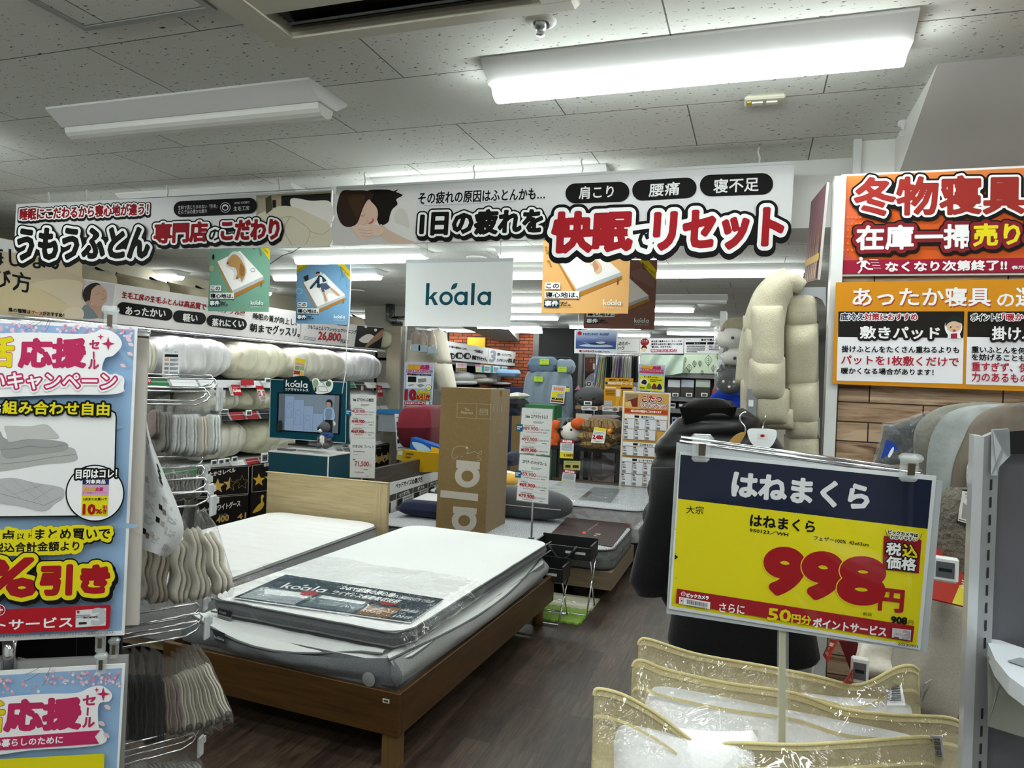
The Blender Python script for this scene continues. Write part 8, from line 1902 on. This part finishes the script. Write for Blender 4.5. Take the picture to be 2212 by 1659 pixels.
for row, (yb_, xs, w, h, cs) in enumerate(((883, (1444, 1466, 1483, 1500, 1520), 16, 13, ('#b9babb', '#4a4845')), (917, (1452, 1466, 1480, 1486, 1493, 1500), 12, 16, ('#8fa6bc', '#b9c4cb', '#9db0a6')), (961, (1446, 1453, 1460, 1467), 5, 28, ('#a9a9a7', '#2a2a2a')), (999, (1446, 1453, 1460, 1467), 5, 26, ('#4a6a4c', '#b9a9b3', '#a9a9a7')))):
    z = at_y(1480, yb_ + 1, YD - .02).z + .004
    for i, x in enumerate(xs):
        p0, p1 = at_y(x, yb_ - h, YD), at_y(x + w, yb_, YD); a = MB(); a.box2((p0.x, YD + .0, z), (p1.x - .01, YD + .2, p0.z), C(cs[i % len(cs)])); k += 1
        a.box2((p0.x + .01, YD - .004, z + (p0.z - z) * .4), (p1.x - .02, YD, z + (p0.z - z) * .75), C('#d6d6d4' if i % 2 else '#2a2b2d'))
        tag(a.build('bedding_pack'), '%s pack in row %s of the far shelves, %s along' % (('grey', 'blue', 'slim grey', 'slim green')[row], ('one', 'two', 'three', 'four')[row], ('first', 'second', 'third', 'fourth', 'fifth', 'sixth')[i]), 'bedding pack', 'small packs on the far shelves')
# floor-standing boards
s = Sheet([(1380, 786), (1436.7, 789), (1434.4, 847), (1378, 843.6)], PY(8.0), .006, '#c3cbe0'); r = thing('campaign_poster', 'yellow and pink bead cushion poster standing behind the kotatsu board', 'poster', at_y(1407, 850, 8.0), 'far spring sale posters')
mini_campaign(s, False); s.ruv(.04, .26, .96, .33, '#c2405a'); s.ruv(.03, .42, .97, .97, '#d8cf2a'); s.tuv('ビーズクッション', .22, .44, .78, .5, INK, bold=.3); s.duv(.22, .66, .17, .13, '#dfdfd8'); s.buv([(.12, .72), (.2, .58), (.32, .62), (.3, .75)], '#2a2a2c')
for u, c in ((.42, '#6f8a2a'), (.62, '#6b2a2a'), (.82, '#1f2a55')): s.buv([(u - .1, .88), (u - .04, .72), (u + .04, .72), (u + .1, .88), (u, .92)], c)
s.greek(.45, .54, .9, .66, 2, '#4a4a2a', 1); s.tuv('MOGU', .08, .86, .26, .91, INK, bold=.2); s.build('sheet', r)
a = MB(); p = at_y(1407, 845, 8.03); a.tube([Vector((p.x, 8.03, 0)), p], .012, STEEL, 8); a.build('stand_pole', r)
OR_ = '#d99a2c'
s = Sheet([(1306, 816), (1368, 817.5), (1366, 878), (1304, 876)], PY(8.9), .006, OR_); s.tuv('"感触が良く、耐久性がある"', .15, .04, .85, .1, INK, bold=.2); s.duv(.07, .19, .05, .05, '#2c4a66'); s.tuv('MOGUパウダービーズ', .14, .14, .97, .23, '#f0ead8', bold=.4); s.greek(.1, .26, .9, .29, 1, INK, 1); s.ruv(.03, .32, .42, .38, '#e6dcc4'); s.ruv(.58, .33, .97, .39, INK); s.ruv(.42, .40, .57, .66, '#e6e2d6'); s.greek(.05, .42, .38, .64, 4, '#7a5a1c', 3); s.greek(.62, .42, .95, .64, 4, '#7a5a1c', 4); s.ruv(.02, .82, .3, .97, '#a9bccb'); s.puv([(.45, .66), (.58, .66), (.52, 1), (.4, 1)], '#e0ac3c'); tag(s.build('bead_board'), 'orange powder bead information board on the small table', 'sign')
# small tables
def table(px0, px1, py, Y, d, top, leg, label, name='side_table'):
    p0, p1 = at_y(px0, py, Y), at_y(px1, py, Y); r = thing(name, label, 'table', ((p0.x + p1.x) / 2, Y + d / 2, 0))
    a = MB(); a.box2((p0.x, Y, p0.z - .04), (p1.x, Y + d, p0.z), top); a.build('top', r)
    for x in (p0.x + .04, p1.x - .04):
        for y in (Y + .04, Y + d - .04): a = MB(); a.box2((x - .03, y - .03, 0), (x + .03, y + .03, p0.z - .04), leg); a.build('leg', r)
    return p0.z
WT = wood('table oak', '#7d5c3a', '#9a7850', 0, 6, .5)
zt3 = table(1243, 1345, 876, 8.7, .6, WT, BLACKM, 'oak topped table carrying the grey cat plush')
zt4 = table(1190, 1345, 962, 7.75, .6, mat('black lacquer', '#0d0d0f', .3), BLACKM, 'low black kotatsu table under the plaid blankets', 'kotatsu_table')
bx_(1192, 1345, 1032, None, 7.68, .06, wood('bench walnut', '#3a2c20', '#54402f', 0, 5, .5), 'display_plinth', 'dark wood plinth below the black kotatsu table', 'plinth')
# plush animals
def animal(px, py, Y, rx, rz, ry, m, ears, eyes, label, name, extra=None, grp=None):
    c = at_y(px, py, Y); r = thing(name, label, 'plush toy', c - Vector((0, 0, rz)), grp); a = MB(); a.ball(c, (rx, ry, rz), m, 22, 14); a.build('body', r)
    for ex, ez, w, mm in ears:
        a = MB(); p = c + Vector((ex * rx, -.3 * ry, ez * rz)); a.add([p + Vector((-w, 0, -w * .6)), p + Vector((w, 0, -w * .6)), p + Vector((0, 0, w)), p + Vector((0, .04, -w * .3)), p + Vector((0, -.035, -w * .3))], [(0, 4, 2), (4, 1, 2), (1, 3, 2), (3, 0, 2), (0, 1, 4), (1, 0, 3)], mm, False); a.build('ear', r)
    for ex, ez, w, mm in eyes:
        k = max(.05, 1 - ex * ex - ez * ez) ** .5; a = MB(); a.ball(c + Vector((ex * rx, -ry * k, ez * rz)), (w, w * .5, w), mm, 10, 8); a.build('eye', r)
    if extra: extra(c, r)
    return r
GC = mat('plush grey', '#4b4c50', .9); PKE = mat('plush pink', '#a8697a', .9); EYE = mat('plush eye', '#171513', .3); EYY = mat('plush eye yellow', '#b9ab4a', .5); WPL = mat('plush white', '#dfdcd4', .9)
def ex_(c, r):
    for ex in (-.45, .32): a = MB(); a.ball(c + Vector((ex * .21, -.166, -.02)), (.022, .012, .026), EYY, 12, 8); a.build('eye_ring', r)
animal(1277, 857, 9.0, .215, .135, .2, GC, [(-.75, .75, .045, PKE), (.3, .78, .05, PKE)], [(-.45, -.12, .018, EYE), (.32, -.12, .018, EYE)], 'round dark grey cat plush on the oak topped table', 'plush_cat', ex_)
def ex_(c, r):
    O = mat('plush orange', '#c9571c', .9); a = MB(); a.ball(c + Vector((.10, -.14, .11)), (.10, .1, .07), O, 14, 8); a.build('patch', r)
    a = MB(); a.tube(spline([tuple(at_y(x, y, 7.9)) for x, y in ((1207, 920), (1196, 918), (1194, 935), (1200, 948), (1193, 962), (1206, 962))], 5, False), .055, O, 10); a.build('tail', r)
animal(1238, 934, 7.98, .145, .12, .13, WPL, [(-.55, .8, .04, EYE), (.25, .9, .06, mat('plush orange', '#c9571c', .9))], [(-.75, .25, .015, EYE), (.05, .3, .015, EYE)], 'white and orange cat plush leaning on the black kotatsu table', 'plush_cat', ex_)
# plaid blankets and price cards on the kotatsu table
PL2 = mat('brown plaid', '#7d6238', .85); v = coords(PL2, (1, 1, 1), (.5, .3, .4)); wv = N(PL2, 'ShaderNodeTexBrick'); wv.inputs['Color1'].default_value = rgb('#7f6439'); wv.inputs['Color2'].default_value = rgb('#8a6f42'); wv.inputs['Mortar'].default_value = rgb('#3a2c1c'); wv.inputs['Scale'].default_value = 1; wv.inputs['Brick Width'].default_value = .045; wv.inputs['Row Height'].default_value = .045; wv.inputs['Mortar Size'].default_value = .003; wv.offset = 0; L(PL2, v, wv.inputs['Vector']); L(PL2, wv.outputs['Color'], bsdf(PL2).inputs['Base Color'])
r = thing('folded_blanket', 'stack of brown plaid padded blanket folded on the black kotatsu table', 'blanket', at_y(1300, 965, 7.8))
for (x0, x1, y0, y1, Y) in ((1262, 1343, 904, 936, 7.85), (1256, 1338, 930, 956, 7.82), (1262, 1328, 950, 968, 7.8)):
    c = at_y((x0 + x1) / 2, (y0 + y1) / 2, Y); a = MB(); cushion(a, c, at_y(x1, (y0 + y1) / 2 + 2, Y) - c, (0, .25, .0), at_y((x0 + x1) / 2, y0, Y) - c, PL2, 4.5, 18, .012, 8, x0); a.build('fold', r)
bx_(1244, 1278, 893, 915, 8.1, .02, C('#b3aea6'), 'back_card', 'plain pale card behind the white and orange plush', 'card'); soft(1278, 1335, 896, 908, 8.2, .2, fabric('mauve cloth', '#7a6a68', '#877674', 150, .2), 'folded_blanket', 'mauve folded cloth behind the brown plaid blanket', 'blanket')
def f(s): s.ruv(0, 0, 1, .22, '#d6c446'); s.tuv('2,480', .08, .5, .8, .78, RED, bold=.7); s.tuv('円', .82, .66, .95, .78, RED); s.greek(.1, .28, .9, .46, 2, '#7a8a9a', 2); s.puv([(.1, .84), (.5, .86), (.9, .84), (.5, .95)], '#c98a7a')
card([(1284, 922), (1310, 926), (1305, 958), (1276, 956)], PY(7.53), 'white 2,480 yen card clipped to the brown plaid blanket', '#dcdcd8', f, None, .003)
def f(s): s.tuv('PR', .2, .3, .8, .7, '#e8c060', bold=.3)
card([(1310, 925), (1324, 920), (1322, 934), (1311, 938)], PY(7.53), 'small orange tag beside the 2,480 yen card', '#b3602c', f)
def f(s): s.ruv(0, 0, 1, .2, '#a8262c'); s.tuv('展示品特価', .15, .04, .85, .16, '#ececec', bold=.2); s.greek(.1, .24, .9, .6, 6, '#6a6c70', 2); s.ruv(0, .68, 1, 1, '#d8cc2e'); s.tuv('5,180円', .3, .76, .95, .92, '#7a3a1c', bold=.4)
card([(1211, 948), (1240, 950), (1238, 991), (1209, 989)], PY(7.72), 'red white and yellow 5,180 yen card on the kotatsu table front', '#d8dade', f, 'display item price cards', .003); card([(1217, 1013), (1245, 1018), (1241, 1052), (1211, 1048)], PY(7.66), 'lower red white and yellow price card by the rear mattress', '#d8dade', f, 'display item price cards', .003)
def f(s): s.greek(.15, .1, .9, .25, 2, '#6a6a3a', 1); s.ruv(.1, .45, .42, .75, '#2a2a26'); s.ruv(.55, .45, .9, .75, '#2a2a26')
card([(1218, 995), (1254, 996), (1253, 1016), (1217, 1015)], PY(7.68), 'pale yellow card of two black units under the kotatsu table', '#a9a560', f, None, .003)
def f(s): s.greek(.1, .2, .6, .8, 2, '#5a5a5a', 1); s.duv(.75, .5, .15, .35, '#8a6a5a')
card([(1256, 877), (1291, 878), (1291, 887), (1256, 886)], PY(8.66), 'white strip card under the grey cat plush', '#cfd0d2', f); card([(1301, 878), (1338, 880), (1337, 890), (1301, 888)], PY(8.66), 'white strip card with maroon picture under the orange board', '#cfd0d2', f)
esl(1270, 871, PY(8.68), .10, .05, 'white price tag before the grey cat plush', 'far shelf price tags')
a = MB(); cushion(a, at_y(1290, 1010, 7.95), (.25, 0, 0), (0, .10, 0), (0, 0, .12), film('dust sheet film', .3, '#6a6c70', .15, 1, 9), 2.6, 18, .05, 9, 2); tag(a.build('wrapped_bundle'), 'bundle in grey plastic beneath the black kotatsu table', 'bundle')
# kotatsu line-up board
s = Sheet([(1346.4, 844), (1449, 849), (1441, 1060), (1337, 1052)], PY(7.62), .012, '#d9d6cf'); r = thing('kotatsu_board', 'tall tan board listing kotatsu models in small white cards', 'sign', (s.c[2] + s.c[3]) / 2)
TAN = '#c79a52'; s.ruv(.03, .015, .97, .99, TAN); s.ruv(.05, .03, .32, .16, '#8a7a5c'); s.puv([(.1, .1), (.31, .06), (.31, .16), (.2, .16)], '#6f2a2c'); s.puv([(.05, .12), (.16, .1), (.2, .16), (.06, .16)], '#c9b06a')
s.tuv('こたつ', .40, .035, .82, .105, '#9a2a2a', halo=((2.6, INK), (1.9, '#efe6e0')), bold=.9); s.tuv('ラインナップ', .38, .115, .95, .165, '#7d2a2a', halo=((2.2, INK), (1.5, '#efe6e0')), bold=.3); s.ruv(.05, .18, .95, .225, '#ad3a22'); s.tuv('展示以外の商品もご注文承ります', .18, .19, .82, .215, '#efe0d8', bold=.2)
for v0, v1, t, rows in ((.24, .50, '長方形モデル', (4, 3)), (.525, .665, '正方形モデル', (4,)), (.685, .975, 'ヒーターモデル', (4, 3))):
    s.ruv(.05, v0, .95, v0 + .04, '#d8d9dc'); s.ruv(.26, v0 + .008, .36, v0 + .032, '#1a1a1a'); s.tuv(t, .40, v0 + .008, .68, v0 + .034, INK, bold=.2)
    rh = (v1 - v0 - .045) / len(rows)
    for i, nn_ in enumerate(rows):
        for j in range(nn_):
            u0 = .05 + .225 * j; w0 = v0 + .045 + rh * i; u1, w1 = u0 + .215, w0 + rh * .96
            s.ruv(u0, w0, u1, w1, '#cfd0d3'); s.ruv(u0 + .005, w0 + .004, u0 + .055, w0 + .014, '#1a1a1a'); s.puv([(u0 + .02, w0 + rh * .42), (u0 + .08, w0 + rh * .42), (u0 + .085, w0 + rh * .50), (u0 + .015, w0 + rh * .50)], ['#4a3a2c', '#26221f', '#5c2a26'][(i + j) % 3]); s.ruv(u0 + .01, w0 + rh * .68, u0 + .085, w0 + rh * .92, '#77797c'); s.greek(u0 + .01, w0 + rh * .18, u0 + .08, w0 + rh * .36, 3, '#55585c', j)
s.build('board', r); c = s.c; 
for k in (.15, .85):
    a = MB(); p = c[3].lerp(c[2], k); a.tube([Vector((p.x, 7.66, 0)), Vector((p.x, 7.65, p.z + .1))], .014, BLACKM, 8); a.build('easel_leg', r)
a = MB(); p = c[3].lerp(c[2], .5)
for k in (.25, .84): a = MB(); a.box(c[0].lerp(c[1], k) + Vector((0, -.01, .02)), (.03, .02, .05), CLP); a.build('clip', r)
# red cushion, blue packs, crate and leaning price signs between shelf and box
soft(889, 962, 876, 965, 6.9, .4, fabric('crimson cotton', '#5a0f1c', '#6a1523', 200, .2, wrinkle=1.2), 'floor_cushion', 'big crimson cushion behind the cardboard box', 'cushion', None, 8, .02)
a = MB(); s = Sheet([(888, 945), (950, 966), (950, 985), (884, 978)], PY(6.4), .12, '#27549a'); s.buv([(.05, .3), (.4, .2), (.7, .6), (.3, .8)], '#9fc0dc'); s.ruv(.7, .2, 1, 1, '#d0a51f'); tag(s.build('storage_bag'), 'blue printed storage pack below the crimson cushion', 'bag'); s = Sheet([(870, 972), (950, 980), (950, 1020), (866, 1020)], PY(6.3), .08, '#a98414'); s.greek(.1, .1, .3, .4, 2, '#4a3a1c', 2); tag(s.build('yellow_box'), 'yellow printed box below the blue storage pack', 'box')
r = thing('storage_crate', 'clear storage crate with bright blue lid left of the price stands', 'box', at_y(842, 935, 8.3)); p0, p1 = at_y(818, 893, 8.3), at_y(862, 934, 8.3); a = MB(); a.box2((p0.x, 8.3, p1.z), (p1.x, 8.7, p0.z), mat('crate clear', '#b9c3c9', .2, alpha=.55)); a.build('tub', r); a = MB(); a.box2((p0.x - .02, 8.28, p0.z), (p1.x + .03, 8.72, p0.z + .05), mat('crate lid blue', '#2a7ab8', .4)); a.build('lid', r)
bx_(847, 868, 935, None, 8.3, .45, mat('crate stand', '#55504c', .6), 'display_plinth', 'dull grey plinth under the blue lidded crate', 'plinth')
def f(s):
    s.tuv('29,800', .35, .22, .95, .32, RED, bold=.3); s.ruv(.1, .22, .28, .42, INK); s.ruv(.1, .5, .28, .62, INK); s.ruv(.1, .7, .28, .82, INK); s.tuv('18,800', .35, .5, .9, .58, RED, bold=.2); s.tuv('16,800', .35, .7, .9, .78, RED, bold=.2); s.greek(.3, .35, .9, .45, 2, '#5a5a5a', 1); s.greek(.1, .08, .5, .12, 1, '#5a5a5a', 2); s.ruv(.1, .93, .85, .95, INK)
s = Sheet([(852.5, 894), (884, 896), (880, 968), (857, 973)], PY(6.7), .006, '#cdcfd0'); f(s); r = thing('price_stand', 'slim white price board on chrome legs beside the crimson cushion', 'price sign', at_y(868, 1000, 6.7)); s.build('price_board', r)
a = MB(); p = at_y(884, 905, 6.72); q_ = at_y(858, 970, 6.72)
a.tube([Vector((q_.x, 6.72, .012)), Vector((q_.x + .02, 6.72, q_.z + .1)), Vector((p.x, 6.72, p.z - .05)), Vector((p.x + .05, 6.72, p.z - .12)), Vector((p.x + .05, 6.9, .012))], .012, CHROME, 8); a.build('frame', r)
def f(s): s.ruv(0, 0, 1, .12, '#a9b6c9'); s.ruv(.1, .3, .9, .95, YEL); s.tuv('10%', .15, .5, .85, .75, RED, bold=.4)
card([(877, 898), (884, 899), (886, 925), (878, 923)], PY(6.66), 'tiny yellow 10 percent tag on the slim price board', '#cfd3d6', f); s = Sheet([(866, 887), (893, 884), (880, 1128), (870, 1133)], PY(7.2), .01, '#8b8d8f'); s.ruv(.08, .02, .92, .3, '#a9abad'); tag(s.build('grey_board'), 'grey edged board behind the slim price board', 'board')
card([(858, 972), (886, 970), (885, 1000), (856, 992)], PY(6.68), 'crumpled yellow and white leaflet below the slim price board', '#b9a94a', lambda s: s.ruv(.1, .1, .9, .5, '#d0cfc4'), None, .002, 'leaflet', 'leaflet')
# ---------------------------------------------------------------- plush display left of the linen quilt
YP = 4.3
xp0, xp1 = at_y(1551, 790, YP).x, at_y(1640, 790, YP).x
r = thing('peg_display', 'white perforated display with hooks for bagged plush toys', 'display rack', ((xp0 + xp1) / 2, YP, 0)); a = MB(); a.box2((xp0 + .03, YP + .17, 0), (xp1 + .3, YP + .19, at_y(1555, 700, YP).z), mat('peg board', '#b9b3a6', .6)); a.build('peg_board', r)
a = MB(); a.box2((xp0, YP + .0, 0), (xp0 + .035, YP + .15, at_y(1555, 672, YP).z), WP); a.build('upright', r)
s = Sheet([(1557, 788), (1610, 788), (1610, 796), (1557, 796)], PY(YP + .05), .006, '#4f7a2c'); s.build('green_rail', r)
esl(1585, 791, PY(YP + .03), .055, .035, 'white price tag on the green rail between the plush toys', 'far shelf price tags')
soft(1556, 1640, 689, 745, YP + .06, .1, fabric('beige canvas', '#938a76', '#a0977f', 120, .2), 'round_cushion', 'beige cushion with black piping at the top of the plush display', 'cushion')
PBF = film('plush bag film', .08, '#e8eeee', .06, 1, 14)
def bagged(px, py, rx, rz, m, ears, eyes, label):
    rr = animal(px, py, YP - .03, rx, rz, .09, m, ears, eyes, label, 'plush_toy', None, 'bagged plush toys'); a = MB(); c = at_y(px, py, YP - .03); cushion(a, c, (rx * 1.15, 0, 0), (0, 0, rz * 1.2), (0, -.11, 0), PBF, 2.6, 18, .03, 14, px); a.build('clear_bag', rr)
bagged(1580, 732, .09, .062, WPL, [(-.5, .75, .022, PKE)], [(.1, .0, .009, EYE)], 'white cat plush with pink ear in a clear bag, uppermost'); bagged(1590, 771, .085, .055, WPL, [(-.55, .7, .03, EYE)], [(-.05, -.2, .009, EYE), (.5, .6, .01, mat('plush red', '#a3261c', .8))], 'white cat plush with black ear in a clear bag, below the uppermost')
bagged(1577, 822, .082, .078, mat('plush black', '#17191b', .8), [(.55, .8, .035, mat('plush black', '#17191b', .8)), (-.6, .8, .03, mat('plush black', '#17191b', .8))], [(-.4, -.1, .008, WPL), (.3, -.1, .008, WPL), (.0, -.45, .008, WPL)], 'black bear plush in a clear bag above the blue cushion')
r = thing('ring_cushion', 'bright blue cushion with an oval hole hanging below the black bear plush', 'cushion', at_y(1572, 895, YP)); BLU2 = fabric('royal blue', '#0c2f9a', '#1238ad', 200, .15); c = at_y(1573, 868, YP - .02); a = MB()
a.grid(lambda u, v: c + Vector(((.062 + .038 * math.cos(2 * PI * v)) * math.cos(2 * PI * u) * 1.05, -.03 * math.sin(2 * PI * v), (.046 + .038 * math.cos(2 * PI * v)) * math.sin(2 * PI * u) * .95)), 30, 12, BLU2, True, True); a.build('cover', r)
soft(1538, 1553, 842, 856, YP + .03, .05, fabric('red cloth', '#8f1f2a', '#a02a35', 100, .2), 'small_pouch', 'small red pouch beside the blue ring cushion', 'pouch')
a = MB(); cushion(a, at_y(1545, 905, YP), (.12, 0, 0), (0, .08, 0), (0, 0, .03), film('film roll', .25, '#b9c0c2', .06, 1, 14), 3, 16, .02, 12, 2); tag(a.build('plastic_pack'), 'clear plastic pack just under the blue ring cushion', 'pack')
